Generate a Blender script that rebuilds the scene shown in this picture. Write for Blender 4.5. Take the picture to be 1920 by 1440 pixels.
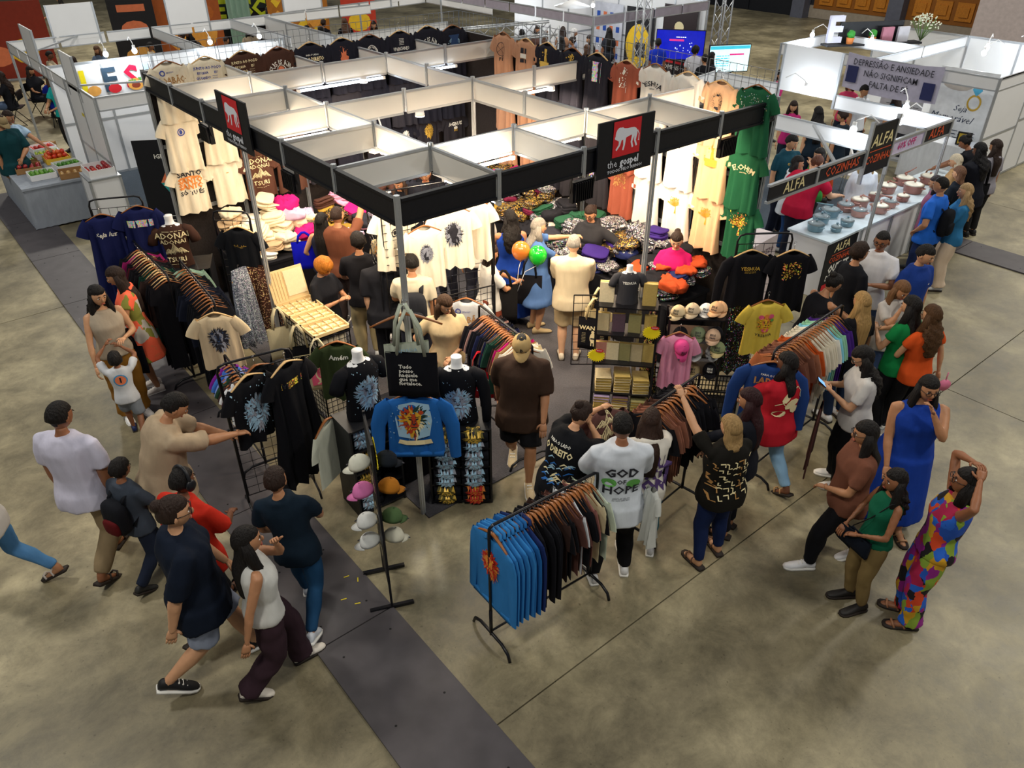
import bpy, math, random
import numpy as np
from mathutils import Vector, Matrix
from mathutils.bvhtree import BVHTree

for _o in list(bpy.data.objects): bpy.data.objects.remove(_o, do_unlink=True)
SC = bpy.context.scene
COL = SC.collection
# ------------------------------------------------------------------ camera
FPX, PITCH, YAW = 1445.0, math.radians(33.4), math.radians(50.48)
CAM = np.array([-2.972, -5.000, 5.342])
cF = np.array([math.cos(YAW)*math.cos(PITCH), math.sin(YAW)*math.cos(PITCH), -math.sin(PITCH)])
cR = np.array([math.sin(YAW), -math.cos(YAW), 0.0]); cU = np.cross(cR, cF)
cd = bpy.data.cameras.new('camera'); cam = bpy.data.objects.new('camera', cd); COL.objects.link(cam)
cd.sensor_fit = 'HORIZONTAL'; cd.sensor_width = 36.0; cd.lens = FPX*36.0/1920.0; cd.clip_start = .1; cd.clip_end = 300
cam.matrix_world = Matrix([[cR[0], cU[0], -cF[0], CAM[0]], [cR[1], cU[1], -cF[1], CAM[1]], [cR[2], cU[2], -cF[2], CAM[2]], [0, 0, 0, 1]])
SC.camera = cam
SC.view_settings.view_transform = 'Standard'; SC.view_settings.look = 'None'
SC.view_settings.gamma = 1.0; SC.view_settings.use_curve_mapping = False
SC.view_settings.exposure = 0.0
# ------------------------------------------------------------------ hall light
W = bpy.data.worlds.new('hall_air'); SC.world = W; W.use_nodes = True
W.node_tree.nodes['Background'].inputs[0].default_value = (0.86, 0.92, 1.0, 1)
W.node_tree.nodes['Background'].inputs[1].default_value = 0.16
def area(name, loc, size, power, color, target=None, sy=None):
    l = bpy.data.lights.new(name, 'AREA'); l.energy = power; l.color = color; l.size = size
    if sy: l.shape = 'RECTANGLE'; l.size_y = sy
    o = bpy.data.objects.new(name, l); COL.objects.link(o); o.location = loc
    if target is not None:
        o.rotation_euler = (Vector(target)-Vector(loc)).to_track_quat('-Z', 'Y').to_euler()
    return o
for _x, _y, _p in ((-6, -5, 520), (-6, 6, 620), (4, -9, 520), (6, 11, 560), (15, -4, 900), (20, 12, 900), (4, 25, 1400), (27, 2, 700)):
    area('hall_lamp', (_x, _y, 11.5), 1.4, _p, (1.0, .95, .84), (_x+.01, _y, 0))

def gp(px, py, z=0.0):
    """world point at height z lying on the sight line through a pixel of the photo"""
    d = cF + cR*(px-960)/FPX + cU*(720-py)/FPX
    return CAM + d*(z-CAM[2])/d[2]
# ------------------------------------------------------------------ materials
MATS = {}
def srgb(h):
    if isinstance(h, str):
        h = h.lstrip('#'); h = h if len(h) == 6 else ''.join(q*2 for q in h); c = [int(h[i:i+2], 16)/255 for i in (0, 2, 4)]
    else: c = list(h)
    return [x/12.92 if x <= .04045 else ((x+.055)/1.055)**2.4 for x in c]
def mat(name, col, rough=.6, metal=0., kind='plain', bump=.15, scale=8., var=.10, emit=0., alpha=1., spec=.4, col2=None):
    key = (name, str(col), rough, metal, kind, bump, scale, var, emit, alpha, str(col2))
    if key in MATS: return MATS[key]
    m = bpy.data.materials.new(name); m.use_nodes = True; nt = m.node_tree; N = nt.nodes; L = nt.links
    b = N['Principled BSDF']; c = srgb(col)
    b.inputs['Roughness'].default_value = rough; b.inputs['Metallic'].default_value = metal
    b.inputs['Specular IOR Level'].default_value = spec
    b.inputs['Base Color'].default_value = (*c, 1)
    if emit:
        b.inputs['Emission Color'].default_value = (*c, 1); b.inputs['Emission Strength'].default_value = emit
    if alpha < 1:
        b.inputs['Alpha'].default_value = alpha
    tc = N.new('ShaderNodeTexCoord')
    if kind in ('plain', 'cloth', 'hair', 'wood', 'rough', 'knit'):
        mp = N.new('ShaderNodeMapping'); L.new(tc.outputs['Object'], mp.inputs['Vector'])
        sc = {'plain': (1, 1, 1), 'cloth': (1, 1, .35), 'hair': (14, 14, .8), 'wood': (1, 8, 8), 'rough': (1, 1, 1), 'knit': (1, 1, 1)}[kind]
        mp.inputs['Scale'].default_value = sc
        nz = N.new('ShaderNodeTexNoise'); nz.inputs['Scale'].default_value = scale; nz.inputs['Detail'].default_value = 3
        L.new(mp.outputs[0], nz.inputs['Vector'])
        if var:
            mx = N.new('ShaderNodeMix'); mx.data_type = 'RGBA'; L.new(nz.outputs['Fac'], mx.inputs[0])
            c2 = srgb(col2) if col2 else [min(1, x*(1+var*2)+.002) for x in c]
            c1 = c if col2 else [x*(1-var*2) for x in c]
            mx.inputs[6].default_value = (*c1, 1); mx.inputs[7].default_value = (*c2, 1)
            L.new(mx.outputs[2], b.inputs['Base Color'])
            if emit: L.new(mx.outputs[2], b.inputs['Emission Color'])
        if bump:
            bp = N.new('ShaderNodeBump'); bp.inputs['Strength'].default_value = bump; bp.inputs['Distance'].default_value = .02
            L.new(nz.outputs['Fac'], bp.inputs['Height']); L.new(bp.outputs[0], b.inputs['Normal'])
        if kind == 'cloth':
            b.inputs['Specular IOR Level'].default_value = .15
    elif kind == 'sequin':      # little bright flakes scattered over cloth
        vo = N.new('ShaderNodeTexVoronoi'); vo.inputs['Scale'].default_value = scale; L.new(tc.outputs['Object'], vo.inputs['Vector'])
        se = N.new('ShaderNodeSeparateColor'); L.new(vo.outputs['Color'], se.inputs[0])
        rp = N.new('ShaderNodeMath'); rp.operation = 'GREATER_THAN'; rp.inputs[1].default_value = 1-var; L.new(se.outputs[0], rp.inputs[0])
        hs = N.new('ShaderNodeHueSaturation'); hs.inputs['Color'].default_value = (*srgb(col2 or '#ffffff'), 1); hs.inputs['Saturation'].default_value = 1
        hm = N.new('ShaderNodeMath'); hm.operation = 'MULTIPLY_ADD'; hm.inputs[1].default_value = bump; hm.inputs[2].default_value = .5-bump/2
        L.new(se.outputs[1], hm.inputs[0]); L.new(hm.outputs[0], hs.inputs['Hue'])
        mx = N.new('ShaderNodeMix'); mx.data_type = 'RGBA'; L.new(rp.outputs[0], mx.inputs[0])
        mx.inputs[6].default_value = (*c, 1); L.new(hs.outputs[0], mx.inputs[7]); L.new(mx.outputs[2], b.inputs['Base Color'])
        b.inputs['Roughness'].default_value = .35
    elif kind == 'patch':       # large coloured cloth print: palette in col2 (list)
        n0 = N.new('ShaderNodeTexNoise'); n0.inputs['Scale'].default_value = 9; L.new(tc.outputs['Object'], n0.inputs['Vector'])
        va = N.new('ShaderNodeVectorMath'); va.operation = 'MULTIPLY_ADD'; va.inputs[1].default_value = (.12, .12, .12); L.new(n0.outputs['Color'], va.inputs[0]); L.new(tc.outputs['Object'], va.inputs[2])
        mp = N.new('ShaderNodeMapping'); mp.inputs['Rotation'].default_value = (.5, .6, .3); mp.inputs['Scale'].default_value = (1, 1, .45); L.new(va.outputs[0], mp.inputs['Vector'])
        vo = N.new('ShaderNodeTexVoronoi'); vo.inputs['Scale'].default_value = scale*2.2; L.new(mp.outputs[0], vo.inputs['Vector']); nz = N.new('ShaderNodeSeparateColor'); L.new(vo.outputs['Color'], nz.inputs[0])
        cr = N.new('ShaderNodeValToRGB'); cr.color_ramp.interpolation = 'CONSTANT'
        pal = col2; el = cr.color_ramp.elements
        for i, pc in enumerate(pal):
            pos = i/len(pal)
            e = el[0] if i == 0 else (el[1] if i == 1 else el.new(pos))
            e.position = pos; e.color = (*srgb(pc), 1)
        L.new(nz.outputs[0], cr.inputs[0]); L.new(cr.outputs[0], b.inputs['Base Color'])
    MATS[key] = m
    return m
def cloth(col, **k): return mat('cloth', col, .85, 0, 'cloth', k.pop('bump', .35), k.pop('scale', 14), k.pop('var', .08), **k)
def skin(col): return mat('skin', col, .5, 0, 'plain', .05, 20, .05)
def hairm(col): return mat('hair', col, .62, 0, 'hair', .9, 5, .22, spec=.25)
alu = mat('brushed aluminium', '#b9bdc2', .35, .6, 'plain', .03, 30, .04)
blackmetal = mat('black painted metal', '#15151a', .35, .2, 'plain', .05, 30, .1)
chrome = mat('chrome', '#c9ccd4', .15, 1., 'plain', 0, 1, 0)
blackfab = mat('black banner vinyl', '#0d0f16', .5, 0, 'plain', .05, 20, .1)
whitepan = mat('white laminate panel', '#e9eaec', .45, 0, 'plain', .03, 3, .02)
wood = mat('varnished wood', '#8f5526', .4, 0, 'wood', .1, 4, .15)
woodl = mat('pale wood', '#d9b27a', .45, 0, 'wood', .1, 4, .12)
white = mat('white plastic', '#eeeeee', .4, 0, 'plain', 0, 1, .01)
# ------------------------------------------------------------------ mesh building
class M:
    def __init__(s): s.v = []; s.f = []; s.m = []; s.n = 0; s.sm = []
    def add(s, v, f, mi=0, smooth=True):
        v = np.asarray(v, float).reshape(-1, 3); o = s.n; s.v.append(v); s.n += len(v)
        for q in f: s.f.append([i+o for i in q]); s.m.append(mi); s.sm.append(smooth)
        return s
    def loft(s, rings, caps=(True, True), mi=0, closed=True, smooth=True):
        R = np.asarray(rings, float); k, n, _ = R.shape; f = []
        for i in range(k-1):
            for j in range(n if closed else n-1):
                j2 = (j+1) % n; f.append((i*n+j, i*n+j2, (i+1)*n+j2, (i+1)*n+j))
        if closed and caps[0]: f.append(tuple(range(n-1, -1, -1)))
        if closed and caps[1]: f.append(tuple((k-1)*n+j for j in range(n)))
        return s.add(R.reshape(-1, 3), f, mi, smooth)
    def tube(s, pts, r, n=8, mi=0, caps=(True, True), ry=None, ref=None, smooth=True, exp=1.0):
        P = np.asarray(pts, float); k = len(P); r = np.broadcast_to(np.asarray(r, float), (k,)); ry = r if ry is None else np.broadcast_to(np.asarray(ry, float), (k,))
        T = np.gradient(P, axis=0); T /= np.linalg.norm(T, axis=1)[:, None]+1e-12
        if ref is None: ref = np.array([0, 0, 1.]) if abs(T[0][2]) < .8 else np.array([1., 0, 0])
        a = np.asarray(ref, float); th = np.arange(n)*2*math.pi/n; rings = []
        for i in range(k):
            u = a-T[i]*(a@T[i]); u /= np.linalg.norm(u)+1e-12; w = np.cross(T[i], u); a = u
            rings.append(P[i]+np.outer(np.cos(th)*r[i], u)+np.outer(np.sin(th)*ry[i], w))
        return s.loft(rings, caps, mi, True, smooth)
    def box(s, c, d, mi=0, rz=0., smooth=False, R=None):
        d = np.array(d, float)/2; sg = np.array([[x, y, z] for x in (-1, 1) for y in (-1, 1) for z in (-1, 1)])
        v = sg*d
        if rz: ca, sa = math.cos(rz), math.sin(rz); v = v@np.array([[ca, sa, 0], [-sa, ca, 0], [0, 0, 1]])
        if R is not None: v = v@np.asarray(R).T
        f = [(0, 1, 3, 2), (4, 6, 7, 5), (0, 4, 5, 1), (2, 3, 7, 6), (0, 2, 6, 4), (1, 5, 7, 3)]
        return s.add(v+np.array(c, float), f, mi, smooth)
    def bar(s, a, b, w, h=None, mi=0):
        """rectangular bar from a to b, w across, h tall"""
        h = h or w; a = np.array(a, float); b = np.array(b, float); t = b-a; L = np.linalg.norm(t); t /= L
        up = np.array([0, 0, 1.]) if abs(t[2]) < .9 else np.array([1., 0, 0])
        u = np.cross(up, t); u /= np.linalg.norm(u); w2 = np.cross(t, u)
        v = [p+x*u*w/2+y*w2*h/2 for p in (a, b) for x, y in ((-1, -1), (1, -1), (1, 1), (-1, 1))]
        return s.add(v, [(0, 1, 2, 3), (7, 6, 5, 4), (0, 4, 5, 1), (1, 5, 6, 2), (2, 6, 7, 3), (3, 7, 4, 0)], mi, False)
    def ball(s, c, r, nu=10, nv=6, mi=0, fn=None):
        r = np.broadcast_to(np.asarray(r, float), (3,)); v = [[0, 0, 1]]
        for i in range(1, nv):
            t = math.pi*i/nv
            for j in range(nu):
                p = 2*math.pi*j/nu; v.append([math.sin(t)*math.cos(p), math.sin(t)*math.sin(p), math.cos(t)])
        v.append([0, 0, -1]); v = np.array(v, float); f = []
        for j in range(nu):
            f.append((0, 1+j, 1+(j+1) % nu)); b = 1+(nv-2)*nu; f.append((len(v)-1, b+(j+1) % nu, b+j))
        for i in range(nv-2):
            for j in range(nu):
                a = 1+i*nu+j; a2 = 1+i*nu+(j+1) % nu; f.append((a, a+nu, a2+nu, a2))
        if fn is not None: v = fn(v)
        return s.add(v*r+np.array(c, float), f, mi)
    def disc(s, c, r, n=16, mi=0, u=(1, 0, 0), w=(0, 0, 1)):
        th = np.arange(n)*2*math.pi/n
        return s.add(np.array(c, float)+r*np.outer(np.cos(th), u)+r*np.outer(np.sin(th), w), [tuple(range(n))], mi, False)
    def xf(s, Mx):
        Mx = np.array(Mx); V = np.concatenate(s.v); V = V@Mx[:3, :3].T+Mx[:3, 3]; s.v = [V]; return s
    def V(s): return np.concatenate(s.v)
    def join(s, o, mi_off=0):
        V = o.V(); off = s.n; s.v.append(V); s.n += len(V)
        for q, m_, sm in zip(o.f, o.m, o.sm): s.f.append([i+off for i in q]); s.m.append(m_+mi_off); s.sm.append(sm)
        return s
    def mesh(s, name='mesh', nm=None):
        me = bpy.data.meshes.new(name); V = np.concatenate(s.v)
        ln = np.fromiter((len(q) for q in s.f), int, len(s.f)); st = np.concatenate([[0], np.cumsum(ln)[:-1]])
        fl = np.fromiter((i for q in s.f for i in q), int, int(ln.sum()))
        me.vertices.add(len(V)); me.vertices.foreach_set('co', V.ravel())
        me.loops.add(len(fl)); me.loops.foreach_set('vertex_index', fl)
        me.polygons.add(len(s.f)); me.polygons.foreach_set('loop_start', st)
        me.polygons.foreach_set('use_smooth', np.array(s.sm, bool))
        me.polygons.foreach_set('material_index', np.array(s.m, int))
        me.update(calc_edges=True); return me
def rotm(ax, deg): return np.array(Matrix.Rotation(math.radians(deg), 3, ax))
def mk(name, m, mats=None, parent=None, loc=None, rz=None, label=None, cat=None, group=None, kind=None, rot=None):
    me = m.mesh(name) if isinstance(m, M) else m
    o = bpy.data.objects.new(name, me); COL.objects.link(o)
    if mats is not None:
        if not isinstance(mats, (list, tuple)): mats = [mats]
        if len(me.materials) == 0:
            for q in mats: me.materials.append(q)
        elif [x.name for x in me.materials[:]] != [x.name for x in mats]:
            for i, q in enumerate(mats):
                if i < len(o.material_slots): o.material_slots[i].link = 'OBJECT'; o.material_slots[i].material = q
    if parent is not None: o.parent = parent
    if loc is not None: o.location = loc
    if rot is not None: o.rotation_euler = rot
    elif rz is not None: o.rotation_euler = (0, 0, rz)
    return tag(o, label, cat, group, kind)
def tag(o, label=None, cat=None, group=None, kind=None):
    if label: o['label'] = label
    if cat: o['category'] = cat
    if group: o['group'] = group
    if kind: o['kind'] = kind
    return o
def empty(name, loc=(0, 0, 0), rz=0., label=None, cat=None, group=None, kind=None):
    o = bpy.data.objects.new(name, None); COL.objects.link(o); o.location = loc; o.rotation_euler = (0, 0, rz); o.empty_display_size = .1
    return tag(o, label, cat, group, kind)
# ------------------------------------------------------------------ flat marks laid on surfaces
_T = {}
def textpoly(s, size=.1, bold=0., align='CENTER', sx=1., shear=0.):
    k = (s, bold, align, shear)
    if k not in _T:
        c = bpy.data.curves.new('t', 'FONT'); c.body = s; c.align_x = align; c.align_y = 'CENTER'; c.resolution_u = 1; c.offset = bold; c.shear = shear
        c.space_line = .85
        o = bpy.data.objects.new('t', c); me = o.to_mesh()
        V = np.array([v.co[:2] for v in me.vertices]); Fc = [tuple(p.vertices) for p in me.polygons]
        o.to_mesh_clear(); bpy.data.objects.remove(o); bpy.data.curves.remove(c); _T[k] = (V, Fc)
    V, Fc = _T[k]
    return V*np.array([size*sx, size]) if len(V) else V, Fc
class Art:
    """2-D drawing in metres; layers of (verts, faces, colour index)"""
    def __init__(s): s.L = []
    def text(s, t, size, x=0, y=0, ci=0, bold=.02, sx=1., arc=0., rot=0., shear=0.):
        V, Fc = textpoly(t, size, bold, 'CENTER', sx, shear); V = V.copy()
        if len(V) == 0: return s
        if arc:
            th = V[:, 0]/arc; R = arc+V[:, 1]; V = np.stack([R*np.sin(th), R*np.cos(th)-arc], 1)
        if rot: c, q = math.cos(rot), math.sin(rot); V = V@np.array([[c, q], [-q, c]])
        s.L.append((V+[x, y], Fc, ci)); return s
    def poly(s, pts, ci=0): s.L.append((np.array(pts, float), [tuple(range(len(pts)))], ci)); return s
    def rect(s, x, y, w, h, ci=0, n=1):
        xs = np.linspace(x-w/2, x+w/2, n+1); ys = np.linspace(y-h/2, y+h/2, n+1)
        V = np.array([(a, b) for b in ys for a in xs]); Fc = [(j*(n+1)+i, j*(n+1)+i+1, (j+1)*(n+1)+i+1, (j+1)*(n+1)+i) for j in range(n) for i in range(n)]
        s.L.append((V, Fc, ci)); return s
    def ell(s, x, y, a, b, ci=0, n=14, r0=0., rot=0.):
        th = np.arange(n)*2*math.pi/n; c, q = math.cos(rot), math.sin(rot)
        P = np.stack([a*np.cos(th), b*np.sin(th)], 1)@np.array([[c, q], [-q, c]])
        if r0: V = np.concatenate([P, P*r0])+[x, y]; Fc = [(i, (i+1) % n, n+(i+1) % n, n+i) for i in range(n)]; s.L.append((V, Fc, ci))
        else: s.L.append((P+[x, y], [tuple(range(n))], ci))
        return s
    def stroke(s, pts, w, ci=0):
        P = np.array(pts, float); T = np.gradient(P, axis=0); T /= np.linalg.norm(T, axis=1)[:, None]+1e-9; Nn = np.stack([-T[:, 1], T[:, 0]], 1)
        w = np.broadcast_to(np.asarray(w, float), (len(P),))[:, None]/2
        V = np.concatenate([P+Nn*w, P-Nn*w]); n = len(P); s.L.append((V, [(i, i+1, n+i+1, n+i) for i in range(n-1)], ci)); return s
    def lion(s, x=0, y=0, r=.13, c=(0, 1, 2), seed=1, rich=46, c2=None):
        """a maned lion head: strands, face, ears, eyes, nose, muzzle"""
        rd = random.Random(seed)
        s.ell(x, y-.08*r, r*.72, r*.95, c[-1], 18); k = len(c); c2 = c2 or c
        for ring, (ra, rb, nn) in enumerate(((.72, 1.08, rich), (.58, .92, rich), (.42, .74, rich*3//4))):
            for i in range(nn):
                a = 2*math.pi*(i+.5*ring)/nn+rd.uniform(-.05, .05); ys = 1.3 if math.sin(a) < 0 else 1.02; R0, R1 = r*ra*rd.uniform(.9, 1), r*rb*rd.uniform(.88, 1.06); b = a+rd.uniform(-.16, .16)
                P = [(x+R*math.cos(t)*.86, y+R*math.sin(t)*ys-.02*r) for R, t in ((R0, a), ((R0+R1)/2, (a+b)/2+.05), (R1, b))]; cc = c if math.cos(a) < 0 else c2
                s.stroke(P, [r*.1, r*.11, r*.015], cc[0] if rd.random() < .62 else cc[1 % len(cc)])
        s.poly([(x+r*p, y+r*q) for p, q in ((-.2, .62), (.2, .62), (.42, .35), (.38, 0), (.26, -.3), (.2, -.58), (-.2, -.58), (-.26, -.3), (-.38, 0), (-.42, .35))], c[1 % len(c)]); s.poly([(x+r*p, y+r*q) for p, q in ((-.1, .5), (.1, .5), (.14, .1), (.2, -.2), (-.2, -.2), (-.14, .1))], c[0])
        for q in (-1, 1):
            s.ell(x+q*.42*r, y+.56*r, r*.15, r*.14, c[0], 8); s.ell(x+q*.42*r, y+.54*r, r*.08, r*.08, c[-1], 8)
            s.ell(x+q*.19*r, y+.14*r, r*.11, r*.05, c[-1], 8, rot=q*.3)
            s.stroke([(x+q*.1*r, y+.3*r), (x+q*.2*r, y+.26*r), (x+q*.33*r, y+.3*r)], r*.05, c[-1])
            s.stroke([(x+q*.07*r, y+.1*r), (x+q*.1*r, y-.15*r)], r*.03, c[-1])
            s.ell(x+q*.12*r, y-.3*r, r*.14, r*.11, c[0], 9)
        s.poly([(x-.12*r, y-.14*r), (x+.12*r, y-.14*r), (x, y-.27*r)], c[-1])
        s.stroke([(x-.18*r, y-.42*r), (x, y-.36*r), (x+.18*r, y-.42*r)], r*.04, c[-1])
        s.ell(x, y-.52*r, r*.12, r*.07, c[0], 8)
        return s
    def tree(s, x=0, y=0, h=.2, ci=0, seed=1):
        rd = random.Random(seed); s.stroke([(x, y-h/2), (x+.005, y-h*.2), (x, y)], [h*.1, h*.05, h*.04], ci)
        for i in range(16):
            a = math.radians(20+140*i/15); L = h*rd.uniform(.35, .5); s.stroke([(x, y-.12*h), (x+.5*L*math.cos(a), y-.1*h+.55*L*math.sin(a)), (x+L*math.cos(a+rd.uniform(-.2, .2)), y-.05*h+L*math.sin(a))], [h*.03, h*.025, h*.01], ci)
            for k in range(3): s.ell(x+L*rd.uniform(.5, 1.1)*math.cos(a+rd.uniform(-.15, .15)), y-.05*h+L*rd.uniform(.5, 1.1)*math.sin(a), h*.03, h*.025, ci, 5)
        return s
    def mount(s, x=0, y=0, w=.2, ci=0, seed=3):
        rd = random.Random(seed); P = [(-.5, 0), (-.25, .28), (-.14, .2), (0, .5), (.15, .24), (.27, .3), (.5, 0)]
        for i in range(26):
            u = -.48+.96*i/25; top = np.interp(u, [p[0] for p in P], [p[1] for p in P]); s.stroke([(x+w*u, y+w*top), (x+w*(u+.03), y+w*top*.5), (x+w*(u+rd.uniform(-.02, .05)), y+w*top*rd.uniform(0, .35))], [w*.012, w*.028, w*.01], ci)
        for a, b in zip(P[:-1], P[1:]): s.stroke([(x+w*a[0], y+w*a[1]), (x+w*b[0], y+w*b[1])], w*.02, ci)
        return s
    def scrib(s, x, y, w, h, ci=0, n=5, seed=2, th=.004):
        rd = random.Random(seed)
        for i in range(n):
            yy = y+h/2-h*(i+.5)/n; a = x-w/2+rd.uniform(0, w*.1)
            while a < x+w/2:
                l = rd.uniform(.12, .35)*w; s.stroke([(a, yy), (min(a+l, x+w/2), yy)], th, ci); a += l+w*.05
        return s
    def flecks(s, x, y, w, h, ci=0, n=40, seed=5, r=.004):
        rd = random.Random(seed)
        for i in range(n):
            a, b = x+rd.uniform(-w, w)/2, y+rd.uniform(-h, h)/2; k = r*rd.uniform(.4, 1.4)
            s.poly([(a-k, b), (a, b-k*rd.uniform(.6, 2)), (a+k, b), (a, b+k)], ci if isinstance(ci, int) else rd.choice(ci))
        return s
    def lay(s, fn, lift=.0012):
        """M whose points are fn(x, y, h) with a little lift per layer"""
        m = M()
        for i, (V, Fc, ci) in enumerate(s.L): m.add([fn(p[0], p[1], lift+.00014*i) for p in V], Fc, ci, False)
        return m
def lay_flat(art, o, u, w, lift=.004):
    o, u, w = (np.array(q, float) for q in (o, u, w)); n = np.cross(u, w)
    return art.lay(lambda x, y, h: o+u*x+w*y+n*(h+lift-.0012))
def lay_on(art, bvh, o, u, w, lift=.005, back=.35, default=0.):
    """throw the drawing on a surface along -(u x w)"""
    o, u, w = (np.array(q, float) for q in (o, u, w)); n = np.cross(u, w); n /= np.linalg.norm(n)
    def fn(x, y, h):
        p = o+u*x+w*y; r = bvh.ray_cast(Vector(p+n*back), Vector(-n), back*2)
        if r[0] is None: return p+n*(default+lift+h)
        return np.array(r[0])+n*(lift+h)
    return art.lay(fn)
def bvh_of(m): return BVHTree.FromPolygons([Vector(v) for v in m.V()], [tuple(q) for q in m.f])
RD = random.Random(7)
NORD = ['first', 'second', 'third', 'fourth', 'fifth', 'sixth', 'seventh', 'eighth', 'ninth', 'tenth', 'eleventh', 'twelfth', 'thirteenth', 'fourteenth', 'fifteenth', 'sixteenth', 'seventeenth', 'eighteenth', 'nineteenth', 'twentieth'] + ['%s' % w for w in ('twenty-first', 'twenty-second', 'twenty-third', 'twenty-fourth', 'twenty-fifth', 'twenty-sixth', 'twenty-seventh', 'twenty-eighth', 'twenty-ninth', 'thirtieth')]
# ================================================================== floor
def floor_mat():
    m = bpy.data.materials.new('stained polished concrete'); m.use_nodes = True; nt = m.node_tree; N = nt.nodes; L = nt.links; b = N['Principled BSDF']
    tc = N.new('ShaderNodeTexCoord')
    def noise(sc, det, dist=0, rough=.6):
        n = N.new('ShaderNodeTexNoise'); n.inputs['Scale'].default_value = sc; n.inputs['Detail'].default_value = det; n.inputs['Distortion'].default_value = dist; n.inputs['Roughness'].default_value = rough
        L.new(tc.outputs['Object'], n.inputs['Vector']); return n
    a = noise(.5, 7, .3, .62); cr = N.new('ShaderNodeValToRGB'); L.new(a.outputs['Fac'], cr.inputs[0])
    e = cr.color_ramp.elements; e[0].position = .32; e[0].color = (*srgb('#655e4c'), 1); e[1].position = .66; e[1].color = (*srgb('#b3a98c'), 1)
    e.new(.5).color = (*srgb('#8a826a'), 1)
    n2 = noise(2.6, 10, .3, .78); c2 = N.new('ShaderNodeValToRGB'); L.new(n2.outputs['Fac'], c2.inputs[0])
    c2.color_ramp.elements[0].position = .36; c2.color_ramp.elements[0].color = (.6, .59, .56, 1); c2.color_ramp.elements[1].position = .62; c2.color_ramp.elements[1].color = (1.08, 1.06, 1.0, 1)
    mx = N.new('ShaderNodeMix'); mx.data_type = 'RGBA'; mx.blend_type = 'MULTIPLY'; mx.inputs[0].default_value = 1; L.new(cr.outputs[0], mx.inputs[6]); L.new(c2.outputs[0], mx.inputs[7])
    n3 = noise(28, 3); c3 = N.new('ShaderNodeValToRGB'); L.new(n3.outputs['Fac'], c3.inputs[0])
    c3.color_ramp.elements[0].position = .25; c3.color_ramp.elements[0].color = (.45, .43, .4, 1); c3.color_ramp.elements[1].position = .36; c3.color_ramp.elements[1].color = (1, 1, 1, 1)
    m2 = N.new('ShaderNodeMix'); m2.data_type = 'RGBA'; m2.blend_type = 'MULTIPLY'; m2.inputs[0].default_value = .8; L.new(mx.outputs[2], m2.inputs[6]); L.new(c3.outputs[0], m2.inputs[7])
    L.new(m2.outputs[2], b.inputs['Base Color'])
    rr = N.new('ShaderNodeMapRange'); L.new(n2.outputs['Fac'], rr.inputs[0]); rr.inputs[3].default_value = .28; rr.inputs[4].default_value = .6; L.new(rr.outputs[0], b.inputs['Roughness'])
    bp = N.new('ShaderNodeBump'); bp.inputs['Strength'].default_value = .12; bp.inputs['Distance'].default_value = .02; L.new(n2.outputs['Fac'], bp.inputs['Height']); L.new(bp.outputs[0], b.inputs['Normal'])
    return m
fm = floor_mat()
floor = empty('floor', kind='structure')
# slabs of concrete separated by recessed joints
jx = [-26, -16, -9, 6.3, 13.5, 21, 31.6]; jy = [-16, -7, -2.28, 7.1, 16.5, 26, 36, 50]
g = .006
for i in range(len(jx)-1):
    for j in range(len(jy)-1):
        x0, x1, y0, y1 = jx[i]+g, jx[i+1]-g, jy[j]+g, jy[j+1]-g
        m = M(); m.box(((x0+x1)/2, (y0+y1)/2, -.06), (x1-x0, y1-y0, .12)); mk('concrete_slab', m, fm, floor)
m = M(); m.box((2, 17, -.1), (60, 70, .16)); mk('joint_bed', m, mat('joint filler', '#3a372f', .9), floor)
# dark cable ramp boards laid in a row on the floor
rampm = mat('scuffed charcoal floor board', '#4b474a', .5, 0, 'plain', .1, 5, .16)
hole = mat('screw hole', '#101010', .8)
def ramp(x0, x1, ys, label):
    e = empty('floor_cover_strip', ((x0+x1)/2, 0, 0), 0, label, 'floor cover')
    xm = (x0+x1)/2
    for a, b in zip(ys[:-1], ys[1:]):
        m = M(); m.box((0, (a+b)/2, .012), (x1-x0, b-a-.012, .022)); bo = mk('board', m, rampm, e)
        m = M()
        for q in (-1, 1):
            for k in range(3): m.add(np.array([[q*(x1-x0)*.3+.011*math.cos(t), a+(b-a)*(.1+.4*k)+.011*math.sin(t), .0236] for t in np.arange(6)*math.pi/3]), [tuple(range(6))], 0, False)
        mk('screw_hole', m, hole, bo)
    return e
strip = ramp(-1.62, -.88, [-4.75, -2.8, -.83, 1.15, 3.12, 5.1, 7.1, 9.1, 11.1, 13.1], 'dark boards covering cables on the floor along the left side of the black-fascia booth')
m = M()
for x, y, a in ((.1, -.5, .6), (.17, -.62, .5), (.25, -.28, .7), (.3, -.35, 2)):
    m.bar((x, y, .0245), (x+.05*math.cos(a+2.2), y+.05*math.sin(a+2.2), .0245), .01, .002)
mk('yellow_tape_mark', m, mat('yellow tape', '#d8c325', .6), strip)
ramp(10.55, 11.25, [-4.4, -2.4, -.4, 1.2], 'dark boards covering cables on the floor at the right end of the pan counter')
m = M(); m.box((2.5, 2.95, .008), (5.0, 6.1, .012)); mk('booth_carpet', m, mat('charcoal carpet', '#48474c', .95, 0, 'rough', .5, 60, .2), label='charcoal grey carpet under the booth with the black fascia', cat='carpet')
m = M(); m.box((2.6, 11.6, .006), (4.6, 3.1, .01)); mk('booth_carpet', m, mat('blue grey carpet', '#3d4650', .95, 0, 'rough', .5, 60, .2), label='blue grey carpet inside the white booth beside the fruit stand', cat='carpet')
m = M(); m.box((9.0, 2.9, .006), (7.2, 2.6, .01)); mk('booth_carpet', m, mat('blue grey carpet', '#3d4650', .95, 0, 'rough', .5, 60, .2), label='dark grey carpet behind the counter of pans', cat='carpet')
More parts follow.
